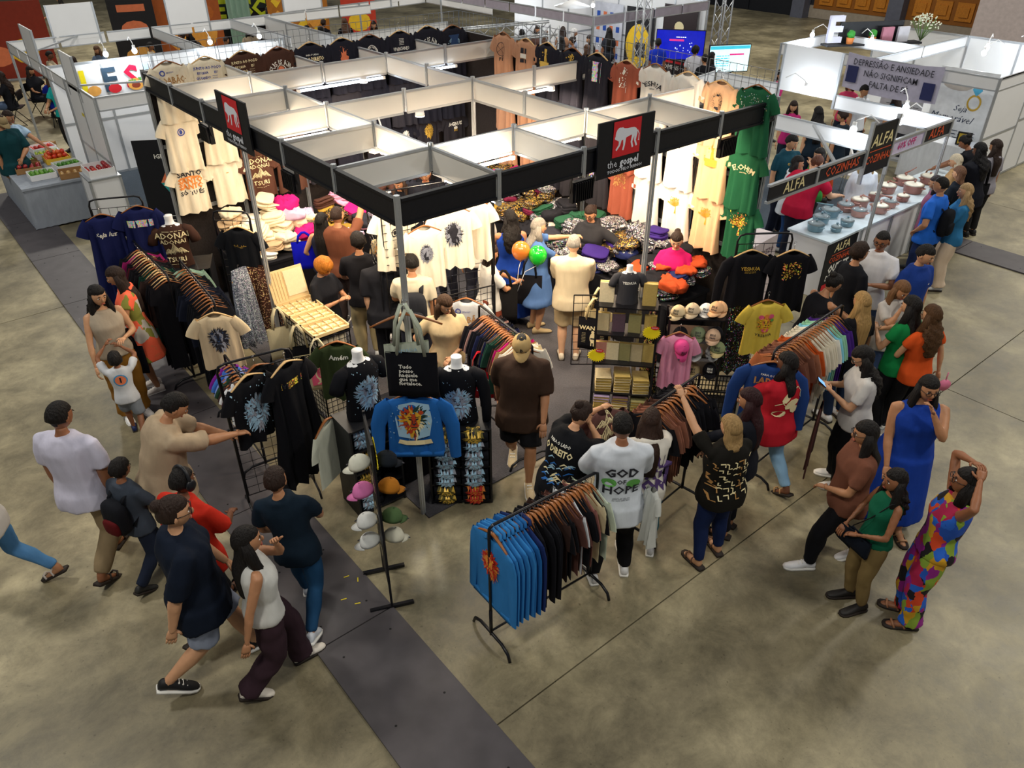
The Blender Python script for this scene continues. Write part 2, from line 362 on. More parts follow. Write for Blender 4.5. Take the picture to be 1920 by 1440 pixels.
# ------------------------------------------------------------------ far hall wall
X = 31.7
wall = empty('wall_far', kind='structure')
m = M(); m.box((X+.3, 12, 5), (.4, 80, 10)); mk('wall_core', m, mat('dark plaster', '#2a2c34', .9), wall)
m = M(); m.box((X+.05, 12, .25), (.12, 80, .5)); mk('kerb', m, mat('concrete kerb', '#9a8f80', .8), wall)
orange = mat('orange carved wood', '#b9741c', .5, 0, 'wood', .2, 3, .2)
m = M()
cm = M(); cm.box((-.04, 0, 0), (.08, .66, .66)); cm.box((-.1, 0, 0), (.06, .36, .36), R=rotm('X', 0)); cmesh = cm.mesh('coffer'); cmesh.materials.append(orange)
for k in range(40):
    for r in range(5):
        y = 15.6-.85*k-.4
        if 11.55 < y < 12.15 or y < -16: continue
        if 12.8 < y < 14.2 and r in (1, 2, 3): continue
        mk('coffer_panel', cmesh, None, wall, (X, y, .9+r*.85))
m = M(); m.box((X+.02, -2, 2.6), (.1, 35.6, 4.4)); mk('panel_backing', m, mat('orange backing', '#8a5210', .6), wall)
m = M()
for r in range(13): m.box((X-.06, 13.5, 1.35+r*.19), (.1, 1.7, .1), R=rotm('Y', 35))
mk('vent_louvre', m, mat('black slats', '#12131a', .5), wall)
for y in (11.85, 16.3, 22, 28):
    m = M(); m.box((X-.25, y, 4), (.5, .62, 8)); mk('column', m, mat('grey painted column', '#5a5d6b', .6), wall)
for y in (19.2, 25):
    m = M(); m.box((X-.02, y, 2), (.1, 4.9, 4.2)); m.box((X-.1, y, 2), (.06, .06, 4)); mk('gate_leaf', m, mat('dark gate', '#11141c', .5), wall)
m = M(); m.box((28.0, -4.2, 5), (.3, 23, 10)); mk('wall_right', m, mat('grey rose wall', '#b3a8a8', .8), kind='structure')
m = M(); m.box((27.8, 2.7, 5), (.06, .05, 10)); mk('trim_1', m, mat('dark joint', '#3c3840', .8), kind='structure')
m = M(); m.box((2, 51, 4), (62, .3, 8)); mk('wall_back', m, mat('dark plaster', '#2a2c34', .9), kind='structure')
# ================================================================== main booth
H = 3.26
booth = empty('exhibition_booth', (0, 0, 0), 0, 'open-roofed booth with black fascia, white ceiling beams and aluminium posts', 'booth')
def post_mesh(h, r=.028):
    m = M(); th = np.arange(16)*2*math.pi/16; rr = np.where(np.arange(16) % 2 == 0, r, r*.72)
    ring = np.stack([rr*np.cos(th), rr*np.sin(th)], 1)
    m.loft([np.column_stack([ring, np.full(16, z)]) for z in (0, h)], smooth=False); return m.mesh('post')
pm = post_mesh(H+.03); pm.materials.append(alu)
for x, y in [(0, 0), (3, 0), (5, 0), (0, 3), (0, 6), (3, 3), (5, 3), (5, 6)] + [(i, 6) for i in (1, 2, 3, 4)] + [(5, i) for i in (1, 2, 4, 5)]:
    mk('post', pm, None, booth, (x, y, 0))
sp = post_mesh(.26); sp.materials.append(alu)
for x, y in [(i, 0) for i in (1, 2, 4)]+[(0, i) for i in (1, 2, 4, 5)]+[(i, 1) for i in (1, 2, 3, 4, 5)]+[(1, 2), (1, 3), (3, 2), (1, 5), (3, 5), (2, 3), (4, 3), (2, 5), (4, 5), (3, 4), (1, 4)]:
    mk('connector', sp, None, booth, (x, y, H-.23))
def beam(a, b, mt, z=H, h=.26, t=.03, name='ceiling_beam', par=None):
    par = par or booth
    a = np.array(a, float); b = np.array(b, float); d = (b-a)/np.linalg.norm(b-a); a2 = a+d*.03; b2 = b-d*.03
    m = M(); m.bar((*a2, z-h/2), (*b2, z-h/2), t*.4, h-.03, 0)
    for zz in (z-.012, z-h+.012): m.bar((*a2, zz), (*b2, zz), t, .024, 1)
    return mk(name, m, [mt, alu if mt is not blackfab else blackfab], par)
beamm = mat('white satin beam panel', '#dedbd4', .4, 0, 'plain', .02, 3, .03)
for i in range(5): beam((i, 0), (i+1, 0), blackfab, h=.225, t=.045, name='fascia_panel')
for i in range(6): beam((0, i), (0, i+1), blackfab, h=.225, t=.045, name='fascia_panel')
for a, b in [((0, 1), (1, 1)), ((1, 1), (2, 1)), ((2, 1), (3, 1)), ((3, 1), (4, 1)), ((4, 1), (5, 1)), ((0, 2), (1, 2)), ((0, 3), (1, 3)), ((1, 3), (2, 3)), ((2, 3), (3, 3)), ((3, 3), (4, 3)), ((4, 3), (5, 3)), ((0, 4), (1, 4)),
             ((0, 5), (1, 5)), ((1, 5), (2, 5)), ((2, 5), (3, 5)), ((3, 5), (4, 5)), ((4, 5), (5, 5)),
             ((1, 0), (1, 1)), ((1, 1), (1, 2)), ((1, 2), (1, 3)), ((1, 3), (1, 4)), ((1, 4), (1, 5)), ((1, 5), (1, 6)), ((3, 0), (3, 1)), ((2, 0), (2, 1)), ((4, 0), (4, 1)), ((3, 3), (3, 4)), ((3, 4), (3, 5)), ((3, 5), (3, 6)), ((3, 1), (3, 3)), ((2, 5), (2, 6)), ((4, 5), (4, 6))]:
    beam(a, b, beamm)
wallfab = mat('dark brown felt wall covering', '#2b2422', .95, 0, 'rough', .3, 40, .15)
for i in range(5):
    m = M(); m.box((i+.5, 6.03, H/2), (.95, .02, H-.02)); mk('wall_panel', m, wallfab, booth)
    m = M(); m.box((i+.5, 6.06, H/2), (.95, .02, H)); mk('outer_panel', m, whitepan, booth)
for i in range(6):
    m = M(); m.box((5.03, i+.5, H/2), (.02, .95, H-.02)); mk('wall_panel', m, wallfab, booth)
    m = M(); m.box((5.06, i+.5, H/2), (.02, .95, H)); mk('outer_panel', m, whitepan, booth)
for i in range(5):
    for z in (1.4, 2.3): m = M(); m.bar((i+.03, 5.99, z), (i+.97, 5.99, z), .02, .05); mk('wall_rail', m, alu, booth)
for i in range(6):
    for z in (1.4, 2.3): m = M(); m.bar((4.99, i+.03, z), (4.99, i+.97, z), .02, .05); mk('wall_rail', m, alu, booth)
# LED tubes under the beams (real lamps: glowing tube + the light it gives)
tubem = mat('lit LED tube', '#fff6e4', .3, 0, 'plain', 0, 1, 0, emit=9)
tubew = mat('cool lit LED tube', '#e8f4ff', .3, 0, 'plain', 0, 1, 0, emit=9)
TUBES = [((1.6, 4.96), (2.9, 4.96), 0), ((3.4, 4.96), (4.15, 4.96), 0), ((3.5, 2.96), (4.3, 2.96), 1), ((1.04, 2.1), (1.04, 2.95), 1), ((1.04, 1.25), (1.04, 1.95), 1), ((2.3, 1.04), (2.95, 1.04), 1), ((1.04, .05), (1.04, .85), 0), ((3.1, 1.04), (4.0, 1.04), 1), ((.3, 2.96), (.95, 2.96), 1), ((1.3, .96), (1.95, .96), 1), ((.2, 4.96), (.9, 4.96), 1)]
for k, (a, b, w_) in enumerate(TUBES):
    z = H-.285; m = M(); m.tube([(a[0], a[1], z), (b[0], b[1], z)], .018, 8); m.box((a[0], a[1], z), (.04, .04, .04), 1); m.box((b[0], b[1], z), (.04, .04, .04), 1)
    mk('led_tube', m, [tubem if w_ else tubew, white], booth)
    L_ = math.hypot(b[0]-a[0], b[1]-a[1])
    l = area('led_tube_light', ((a[0]+b[0])/2, (a[1]+b[1])/2, z-.03), L_, 13*L_, (1, .79, .54) if w_ else (.86, .94, 1), None, .05)
    l.rotation_euler = (0, 0, math.atan2(b[1]-a[1], b[0]-a[0])); l.data.spread = math.radians(170)
# black floodlights hung on the fascia, facing the walls
for k, (x, y, rz, lb) in enumerate([(2.05, .06, 180, 'black floodlight clamped under the fascia below the square lion sign'), (4.25, .06, 180, 'black floodlight clamped under the right end of the black fascia'), (.06, 2.05, 90, 'black floodlight clamped under the left fascia, nearer the front corner'), (.06, 4.2, 90, 'black floodlight clamped under the left fascia, by the cream shirts')]):
    e = empty('floodlight', (x, y, 2.86), math.radians(rz+180), lb, 'floodlight')
    m = M(); m.box((0, 0, 0), (.26, .05, .2)); 
    for q in range(9): m.box((-.11+.0275*q, -.035, 0), (.008, .03, .18))
    mk('housing', m, blackmetal, e)
    m = M(); m.box((0, .027, 0), (.22, .006, .16)); mk('glass', m, mat('flood glass', '#fff1da', .2, emit=12), e)
    m = M(); m.bar((-.15, 0, 0), (-.15, -.03, .2), .02, .008); m.bar((.15, 0, 0), (.15, -.03, .2), .02, .008); m.bar((-.15, -.03, .2), (.15, -.03, .2), .02, .02); mk('bracket', m, blackmetal, e)
    d = (0, 1, -.45) if rz == 180 else (1, 0, -.45)
    area('floodlight_light', (x+d[0]*.06, y+d[1]*.06, 2.86), .2, (46, 22, 46, 24)[k], (1, .78, .54), (x+d[0], y+d[1], 2.86+d[2]))
# strong fittings that the photo shows blown out behind the right sign and over the corner
for x, y, p, nm in ((3.0, 1.6, 42, 'front right of the middle'), (3.9, 1.0, 40, 'near the right wall'), (2.2, 3.0, 45, 'middle'), (4.3, 3.0, 45, 'right of the middle'), (1.0, .6, 16, 'front corner'), (1.0, 4.0, 24, 'back left'), (2.6, 5.0, 34, 'back middle')):
    e = empty('ceiling_spot', (x, y, H-.28), 0, 'small white lamp under the ceiling beams, %s of the black-fascia booth' % nm, 'lamp')
    m = M(); m.tube([(0, 0, .02), (0, 0, -.03)], [.05, .06], 12); mk('lamp_body', m, white, e); m = M(); m.tube([(0, 0, -.03), (0, 0, -.04)], .055, 12); mk('diffuser', m, tubem, e)
    l = area('ceiling_spot_light', (x, y, H-.34), .25, p*.85, (1, .78, .54), (x, y, 0)); l.data.spread = math.radians(165)
# hanging camera arm in the middle
e = empty('ceiling_camera', (1.62, 2.98, 2.66), .2, 'small white device on a swing arm hanging under the middle white beam', 'camera')
m = M(); m.box((0, 0, 0), (.3, .1, .03)); mk('camera_body', m, white, e); m = M(); m.tube([(-.1, 0, 0), (-.1, 0, .34)], .006, 6); m.tube([(.08, 0, .02), (.12, 0, .12), (.05, 0, .2), (.0, 0, .36)], .01, 6); mk('arm', m, white, e)
# square signs of the shop on the fascia
redm = mat('sign red', '#c8202a', .5, 0, 'plain', 0, 1, .02); signw = mat('sign white', '#d9dde6', .5, 0, 'plain', 0, 1, .01)
def lionart(s, x, y, w, ci):
    P = [(-.46, .12), (-.44, .2), (-.38, .26), (-.3, .3), (-.2, .31), (-.13, .27), (0, .25), (.15, .25), (.28, .24), (.36, .2), (.42, .12), (.42, .04), (.3, 0), (.18, .04), (.05, .02), (-.08, -.02), (-.24, -.06), (-.34, -.05), (-.4, -.02), (-.46, .0), (-.5, .04)]
    s.poly([(x+w*a, y+w*b) for a, b in P], ci)
    s.ell(x-w*.31, y+w*.13, w*.16, w*.19, ci, 14); s.stroke([(x+w*.42, y+w*.14), (x+w*.5, y+w*.02), (x+w*.49, y-w*.16)], w*.03, ci)
    for q in ([(-.26, 0), (-.3, -.18), (-.42, -.3)], [(-.1, 0), (-.1, -.2), (-.14, -.34)], [(.26, .05), (.2, -.16), (.26, -.32)], [(.36, .05), (.34, -.14), (.42, -.3)]): s.stroke([(x+w*a, y+w*b) for a, b in q], [w*.12, w*.07, w*.06], ci)
    s.ell(x+w*.49, y-w*.15, w*.03, w*.02, ci, 6)
def shop_sign(o, u, label):
    e = empty('fascia_sign', o, 0, label, 'sign'); n = np.cross(u, (0, 0, 1.)); 
    m = M(); c = np.array((0, 0, 0.)); u = np.array(u, float)
    m.bar(c-u*.375, c+u*.375, .02, .52); mk('panel', m, blackfab, e)
    a = Art().rect(0, .08, .37, .33, 0); lionart(a, 0, .08, .33, 1)
    a.text('the', .1, -.175, -.145, 1, .0).text('gospel', .1, .055, -.145, 1, .03).text('TODOS PELO REINO!', .04, .0, -.215, 1, .015, sx=1.25)
    mk('lettering', lay_flat(a, n*.012, u, (0, 0, 1), .002), [redm, signw], e)
shop_sign((2.5, -.045, 3.22), (1, 0, 0), 'square black sign with white lion on red, on the right side fascia')
shop_sign((-.045, 3.0, 3.24), (0, -1, 0), 'square black sign with white lion on red, on the left side fascia')
# ================================================================== people
PENDING = []      # (object, finishing function): surfaces grown together with a voxel remesh
def grow(o, vox, fin=None, smooth=2):
    r = o.modifiers.new('r', 'REMESH'); r.mode = 'VOXEL'; r.voxel_size = vox; r.use_smooth_shade = True
    s = o.modifiers.new('s', 'SMOOTH'); s.factor = .5; s.iterations = smooth
    PENDING.append((o, fin))
def finish_all():
    dg = bpy.context.evaluated_depsgraph_get(); dg.update()
    res = []
    for o, fin in PENDING:
        ev = o.evaluated_get(dg); me = ev.to_mesh(); n = len(me.vertices); V = np.empty(n*3); me.vertices.foreach_get('co', V); V = V.reshape(-1, 3)
        Nn = np.empty(n*3); me.vertices.foreach_get('normal', Nn); Nn = Nn.reshape(-1, 3)
        nl = len(me.loops); li = np.empty(nl, int); me.loops.foreach_get('vertex_index', li)
        lt = np.empty(len(me.polygons), int); me.polygons.foreach_get('loop_total', lt); ev.to_mesh_clear(); res.append((V, Nn, li, lt))
    for (o, fin), (V, Nn, li, lt) in zip(PENDING, res):
        if fin: V = fin(V, Nn)
        extra = getattr(fin, 'extra', None)
        st = np.concatenate([[0], np.cumsum(lt)[:-1]]) if len(lt) else np.zeros(0, int)
        mi = np.zeros(len(lt), int)
        if extra is not None:
            EV = extra.V(); ln = np.array([len(q) for q in extra.f]); fl = np.array([i for q in extra.f for i in q])+len(V)
            st = np.concatenate([st, len(li)+np.concatenate([[0], np.cumsum(ln)[:-1]])]); lt = np.concatenate([lt, ln]); li = np.concatenate([li, fl]); V = np.concatenate([V, EV]); mi = np.concatenate([mi, np.array(extra.m)])
        old = o.data; me = bpy.data.meshes.new(old.name)
        me.vertices.add(len(V)); me.vertices.foreach_set('co', V.ravel()); me.loops.add(len(li)); me.loops.foreach_set('vertex_index', li)
        me.polygons.add(len(st)); me.polygons.foreach_set('loop_start', st); me.polygons.foreach_set('use_smooth', np.ones(len(st), bool)); me.polygons.foreach_set('material_index', mi)
        me.update(calc_edges=True)
        for q in old.materials: me.materials.append(q)
        o.modifiers.clear(); o.data = me; bpy.data.meshes.remove(old)
        after = getattr(fin, 'after', None)
        if after:
            fs = np.split(li, st[1:]); bv = BVHTree.FromPolygons([Vector(v) for v in V], [q.tolist() for q in fs]); after(o, bv)
    PENDING.clear()
def fold_fn(amp, seed, zs=.35, freq=16., zmax=None):
    r = np.random.RandomState(seed); K = r.normal(0, 1, (5, 3))*np.array([1, 1, zs])*freq; ph = r.uniform(0, 6.28, 5); K2 = r.normal(0, 1, (3, 3))*freq*.35
    def f(V, N):
        w = np.sin(V@K2.T).sum(1)*.5; d = sum(np.sin(V@K[i]+ph[i]+w*(1+.5*i)) for i in range(5))/5
        d = np.where(d > 0, d, d*.6)
        if zmax: d = d*np.clip((zmax-V[:, 2])/.12, 0, 1)
        return V+N*(amp*d)[:, None]
    return f
def ikbend(a, b, l1, l2, hint):
    a = np.array(a, float); b = np.array(b, float); d = b-a; L = np.linalg.norm(d); L2 = min(L, (l1+l2)*.998); d = d/(L+1e-9); b = a+d*L2
    x = (l1*l1-l2*l2+L2*L2)/(2*L2); h = math.sqrt(max(l1*l1-x*x, 0)); q = np.array(hint, float); q = q-d*(q@d); q /= np.linalg.norm(q)+1e-9
    return a+d*x+q*h, b
def Rz(a): c, s = math.cos(a), math.sin(a); return np.array([[c, -s, 0], [s, c, 0], [0, 0, 1.]])
def Rx(a): c, s = math.cos(a), math.sin(a); return np.array([[1, 0, 0], [0, c, -s], [0, s, c]])
def Ry(a): c, s = math.cos(a), math.sin(a); return np.array([[c, 0, s], [0, 1, 0], [-s, 0, c]])
# pose space: x to the person's right, y forward, z up, in body heights
ARMS = {'down': ((.135, .015, .43), (.6, -.6, 0)), 'front': ((.06, .2, .60), (.7, -.5, -.6)), 'phone': ((.045, .17, .70), (.6, -.4, -.8)),
        'reach': ((.09, .36, .78), (.5, -.2, -1)), 'reachlow': ((.08, .3, .6), (.6, -.2, -1)), 'up': ((.12, .22, 1.02), (1, .1, -.3)), 'hip': ((.125, .05, .57), (1, -.7, .1)),
        'cross': ((-.02, .14, .66), (.8, .1, -.6)), 'head': ((.07, -.03, .99), (1, .2, -.1)), 'swingf': ((.13, .13, .49), (.3, -1, 0)), 'swingb': ((.14, -.12, .46), (.3, -1, 0)), 'chin': ((.02, .12, .84), (.6, .1, -1)),
        'lap': ((.05, .17, .40), (.9, -.3, -.2)), 'side': ((.25, .1, .55), (.5, -.5, 0)), 'belly': ((.02, .13, .58), (1, -.3, -.2))}
def person(at, deg, h=1.7, sk='#b98766', hair='short', hc='#1b1412', top=('tee', '#222222'), bot=('pants', '#1b1b20'), shoe=('#eeeeee', 'sneaker'),
           aL='down', aR='down', legs='stand', lean=0, side=0, twist=0, head=(0, 10), w=1., belly=1., detail=2, label='', group=None, extras=(), cap=None, z0=0., name='person', fem=False, after=None, seed=None, glasses=False):
    """at: ground point (x, y) or ('head', px, py): where the crown shows in the photo"""
    seed = seed or (hash(label) % 9973 if False else sum(ord(c)*(i+1) for i, c in enumerate(label)) % 9973)
    rz = YAW+math.radians(deg)-math.pi/2
    R = Rz(math.radians(twist)); la = -math.radians(lean); sa = math.radians(side)
    drop = 0.
    st = {'stand': ((-.055, .0, 0), (.055, .01, 0)), 'apart': ((-.085, -.02, 0), (.08, .03, 0)), 'walk': ((-.05, .13, 0), (.05, -.15, .035)), 'walk2': ((-.05, -.16, .05), (.05, .12, 0)), 'stride': ((-.045, .17, 0), (.05, -.2, .06)),
          'step': ((-.05, .07, 0), (.055, -.06, .0)), 'step2': ((-.05, -.06, 0), (.06, .08, 0)), 'sit': ((-.07, .27, 0), (.07, .26, 0)), 'cross': ((-.01, .04, 0), (.03, -.02, 0))}[legs]
    if legs in ('walk', 'walk2', 'stride'): drop = .018
    if legs == 'sit': drop = .245
    P = np.array([0, 0, .532-drop]); Sp = Ry(sa)@Rx(la*.45); Sp2 = Ry(sa*1.2)@Rx(la)
    Ch = P+Sp@np.array([0, 0, .17]); Nk = Ch+Sp2@R@np.array([0, -.004, .135]); 
    HR = Rz(math.radians(head[0]+twist*.6))@Ry(sa*.4)@Rx(la*.5-math.radians(head[1]))
    Hd = Nk+Ry(sa)@Rx(la*.9-math.radians(head[1]*.35))@np.array([0, .012, .09]); crown = Hd+HR@np.array([0, -.008, .068])
    if at[0] == 'head':
        p = gp(at[1], at[2], crown[2]*h+z0); off = Rz(rz)@(crown*h); x, y = p[0]-off[0], p[1]-off[1]
    else: x, y = at
    sw = .112*w if not fem else .1*w; T2 = Sp2@R
    e = empty(name, (x, y, z0), rz, label, 'person', group)
    vox = {3: .014, 2: .018, 1: .034}[detail]; seg = 12 if detail > 1 else 8
    J = {'P': P, 'Ch': Ch, 'Nk': Nk, 'Hd': Hd}
    arms = {}
    for q, nm in ((-1, aL), (1, aR)):
        S = Nk+T2@np.array([q*sw*.97, 0, -.038]); tgt, hint = ARMS[nm] if isinstance(nm, str) else nm
        t = np.array(tgt)*[q, 1, 1]; hn = np.array(hint)*[q, 1, 1]
        t = t+(Rx(la)@np.array([0, 0, 1.])*.0); 
        if nm in ('down', 'swingf', 'swingb'): t = t+[S[0]-q*sw, S[1]*.8, 0]
        elif isinstance(nm, str) and nm not in ('lap',): t = t+[0, Nk[1]*.7, Nk[2]-.837]
        if legs == 'sit' and isinstance(nm, str) and nm == 'down': t = t+[0, .1, -.1]
        E, Wr = ikbend(S, t, .172, .15, hn); arms[q] = (S, E, Wr)
    Lg = {}
    for q, (fx, fy, fz) in ((-1, st[0]), (1, st[1])):
        Hp = P+np.array([q*.05, 0, -.01]); A = np.array([fx, fy-.012, .045+fz]); K, A = ikbend(Hp, A, .245, .238, (q*.15, 1, .3 if legs == 'sit' else 0)); Lg[q] = (Hp, K, A, fz)
    # ---- body
    bm_ = M()
    def torso(m, off, rows, n=16, capt=(True, True)):
        rings = []
        for z, rx, ry, yo in rows:
            if z < .70: k = (z-.53)/.17; c = P+(Ch-P)*k if z >= .53 else P+np.array([0, 0, z-.53-0.]); Mx = Sp if z > .53 else np.eye(3)
            else: k = (z-.70)/.137; c = Ch+(Nk-Ch)*k; Mx = Sp@R if k < .3 else T2
            th = np.arange(n)*2*math.pi/n; cx = np.cos(th); cy = np.sin(th)
            px = np.sign(cx)*abs(cx)**.85*(rx+off); py = np.sign(cy)*abs(cy)**.9*(ry+off)+yo
            rings.append(c+np.stack([px, py, np.zeros(n)], 1)@Mx.T)
        m.loft(np.array(rings)*h, capt); return m
    bel = belly; g_ = 1 if fem else 0
    rows = [(.475, .07*w, .05*w, -.004), (.50, .094*w, .062*w, -.006), (.535, (.1+g_*.006)*w, .07*w*bel, -.006), (.575, .09*w*(bel*.4+.6), .062*w*bel, 0), (.62, (.082-g_*.006)*w*(bel*.5+.5), .058*w*bel, .003), (.67, .087*w*(bel*.3+.7), .062*w*(bel*.4+.6), .003),
            (.725, .096*w, (.064+g_*.006)*w, .004+g_*.004), (.765, .098*w, .062*w, .002), (.80, sw*.86, .05*w, -.002), (.822, sw*.62, .04*w, -.004), (.838, .045, .038, -.004), (.86, .032, .034, 0), (.885, .03, .033, .006)]
    torso(bm_, -.007 if top[0] != 'none' else 0, rows)
    ar = .027*w**.7*(.86 if fem else 1)
    for q in (-1, 1):
        S, E, Wr = arms[q]
        cv = .86 if top[0] not in ('tank', 'maxi', 'none') else 1.
        bm_.tube(np.array([S-(S-Nk)*.25, S, S+(E-S)*.3, S+(E-S)*.75, E, E+(Wr-E)*.25, E+(Wr-E)*.7, Wr, Wr+(Wr-E)*.12])*h, np.array([ar*.95*cv, ar*1.1*cv, ar*1.1*cv, ar*.98, ar*.88, ar*.94, ar*.7, ar*.58, ar*.52])*h, 10)
        Hp, K, A, fz = Lg[q]
        bm_.tube(np.array([Hp+[0, 0, .02], Hp+(K-Hp)*.12, Hp+(K-Hp)*.45, Hp+(K-Hp)*.85, K, K+(A-K)*.15, K+(A-K)*.35, K+(A-K)*.75, A, A+[0, 0, -.02]])*h, np.array([.046, .048, .043, .035, .033, .033, .034, .024, .02, .021])*h*w**.5, 10)
        fd = np.array([q*.12, 1, 0]); 
        if fz > .01: fd = np.array([q*.05, 1, -.5])
        if legs == 'sit': fd = np.array([q*.15, 1, 0])
        fd /= np.linalg.norm(fd); sole = A-[0, 0, .045]
        if fz > .01: sole = A-[0, .01, .042]
        J['foot%d' % q] = (A, fd, sole)
        bm_.tube(np.array([A-fd*.02-[0, 0, .015], A+fd*.01-[0, 0, .018], sole+fd*.05+[0, 0, .018], sole+fd*.1+[0, 0, .012], sole+fd*.118+[0, 0, .01]])*h, np.array([.018, .022, .022, .02, .012])*h, 8, ry=np.array([.022, .022, .018, .012, .008])*h, ref=(1, 0, 0))
    body = mk('body', bm_, None, e); skm = skin(sk); lipm = mat('lips', tuple(np.clip(np.array([int(sk.lstrip('#')[i:i+2], 16)/255 for i in (0, 2, 4)])*[.85, .55, .55], 0, 1)), .5); eyew = mat('eye white', '#e8e4de', .3, 0, 'plain', 0, 1, 0); eyed = mat('eye dark', '#1c120c', .2, 0, 'plain', 0, 1, 0)
    for q in (skm, lipm, eyew, eyed): body.data.materials.append(q)
    # ---- head, hands
    X = M()
    def hfn(v):
        v = v.copy(); z = v[:, 2]; y = v[:, 1]; lo = np.clip(-z, 0, 1)
        v[:, 0] *= 1-.32*lo**1.3; v[:, 1] = np.where(y < 0, y*(1-.42*lo), y*(1-.06*lo)); v[:, 1] += np.where(y > 0, .0, 0)
        fr = (y > .5) & (z > -.2) & (z < .25); v[fr, 1] *= .97
        return v
    hs = 1.0 if h > 1.3 else 1.18
    U = M(); U.ball((0, 0, 0), np.array([.0455, .056, .066])*hs, 14 if detail > 1 else 10, 11 if detail > 1 else 7, 0, hfn)
    U.ball((0, .054*hs, -.006), (.0075, .012, .015), 6, 4, 0)
    for q in (-1, 1):
        U.ball((q*.046*hs, -.004, -.004), (.006, .012, .017), 6, 4, 0)
        if detail > 1:
            U.ball((q*.0185*hs, .0445*hs, .008), (.0075, .006, .0036), 6, 4, 2); U.ball((q*.0185*hs, .0498*hs, .008), (.0042, .0022, .0038), 6, 4, 3)
            U.ball((q*.0185*hs, .0505*hs, .021), (.0115, .004, .0026), 6, 3, 3)
    if detail > 1: U.ball((0, .0485*hs, -.034), (.014, .006, .0045), 8, 4, 1)
    V = (U.V()@HR.T+Hd)*h; X.add(V, U.f, 0); X.m[-len(U.f):] = U.m
    hands = {}
    for q in (-1, 1):
        S, E, Wr = arms[q]; d = Wr-E; d /= np.linalg.norm(d); nm = aL if q < 0 else aR
        pn = np.cross(d, [0, 0, 1.]) if abs(d[2]) > .85 else np.array([0, 0, -1.])      # palm normal
        if abs(d[2]) > .85: pn = np.array([-q*1., 0, 0])
        pn = pn-d*(pn@d); pn /= np.linalg.norm(pn); sd = np.cross(pn, d)*1.0
        thumbside = sd if (sd@np.array([0, 1., .3 ]) > 0) == (abs(d[2]) > .85) else -sd
        if abs(d[2]) <= .85: thumbside = sd if sd@np.array([-q, 0, 0]) > 0 else -sd
        c0 = Wr+d*.004; rr = [(0, .013, .009), (.018, .019, .010), (.038, .0215, .009), (.05, .02, .007)]
        rings = []
        for t, a, b in rr:
            th = np.arange(8)*2*math.pi/8; rings.append(c0+d*t+np.outer(np.cos(th)*a, thumbside)+np.outer(np.sin(th)*b, pn))
        X.loft(np.array(rings)*h)
        curl = .25 if nm in ('down', 'swingf', 'swingb') else .5
        nf = 4 if detail > 1 else 4; ll = (.040, .044, .041, .032)
        for k in range(nf):
            b0 = c0+d*.047+thumbside*(.0155-.0103*k); a1 = curl; L = ll[k]; p1 = b0+(d*math.cos(a1*.5)+pn*math.sin(a1*.5))*L*.45; p2 = p1+(d*math.cos(a1*1.6)+pn*math.sin(a1*1.6))*L*.32; p3 = p2+(d*math.cos(a1*2.4)+pn*math.sin(a1*2.4))*L*.25
            X.tube(np.array([b0, p1, p2, p3])*h, np.array([.0052, .005, .0045, .0035])*h, 5)
        b0 = c0+d*.012+thumbside*.014; td = d*.6+thumbside*.8; p1 = b0+td*.02; p2 = p1+(d*.9+thumbside*.35+pn*.3)*.018
        X.tube(np.array([b0, p1, p2])*h, np.array([.0068, .0058, .0045])*h, 5)
        hands[q] = (Wr+d*.045)*h
    fin = lambda V, N: V
    class Fn:
        def __init__(s, f=None, extra=None, after=None): s.f = f; s.extra = extra; s.after = after
        def __call__(s, V, N): return s.f(V, N) if s.f else V
    grow(body, vox*1.1, Fn(None, X))
    # ---- clothes
    fa = (.0115 if detail > 1 else .006)*h
    tk, tcol = top[0], top[1]; tm = top[2] if len(top) > 2 and top[2] else cloth(tcol or '#222222')
    if tk != 'none':
        lo = {'tee': .46, 'long': .455, 'hoodie': .46, 'tank': .5, 'crop': .575, 'dress': .3, 'maxi': .1, 'short': .52, 'over': .42}[tk]
        off = {'tee': .011, 'over': .017, 'long': .012, 'hoodie': .02, 'tank': .011, 'crop': .011, 'dress': .01, 'maxi': .01, 'short': .009}[tk]*(.8+.2*w)
        gm = M(); rr = [r for r in rows if r[0] >= .535 and r[0] < .845]
        strap = tk in ('tank', 'maxi')
        if lo < .45:
            fl = {'dress': .045, 'maxi': .05, 'over': .01}[tk]; base = []
            for k in range(6): u = k/5.; z = lo+(.52-lo)*u; base.append((z, .105*w+fl*(1-u)+.006, .075*w*bel+fl*.8*(1-u)+.006, -.004+ (0.0)))
            rr = base+rr
        else: rr = [(lo, .102*w+(.008 if not fem else 0), .074*w*bel+.004, -.004), ((lo+.535)/2 if lo < .53 else lo+.004, .103*w+.003, .073*w*bel+.002, -.005)]+[r for r in rr if r[0] > lo+.02]
        if tk in ('dress', 'maxi') and not fem: pass
        if strap: rr = [r for r in rr if r[0] < .79]+[(.795, sw*.8, .054, -.002), (.815, sw*.68, .046, -.003), (.832, sw*.5, .038, -.004)]
        else: rr = rr[:-1]+[(.836, .052, .043, -.004), (.848, .040, .038, -.002)]
        torso(gm, off, rr, 20)
        sl = {'tee': .72, 'short': .55, 'over': .95, 'long': 2, 'hoodie': 2, 'tank': 0, 'crop': .6, 'dress': .5, 'maxi': 0}[tk]
        if len(top) > 3: sl = top[3]
        ov = {'over': .016, 'hoodie': .014, 'tee': .0115}.get(tk, .008)
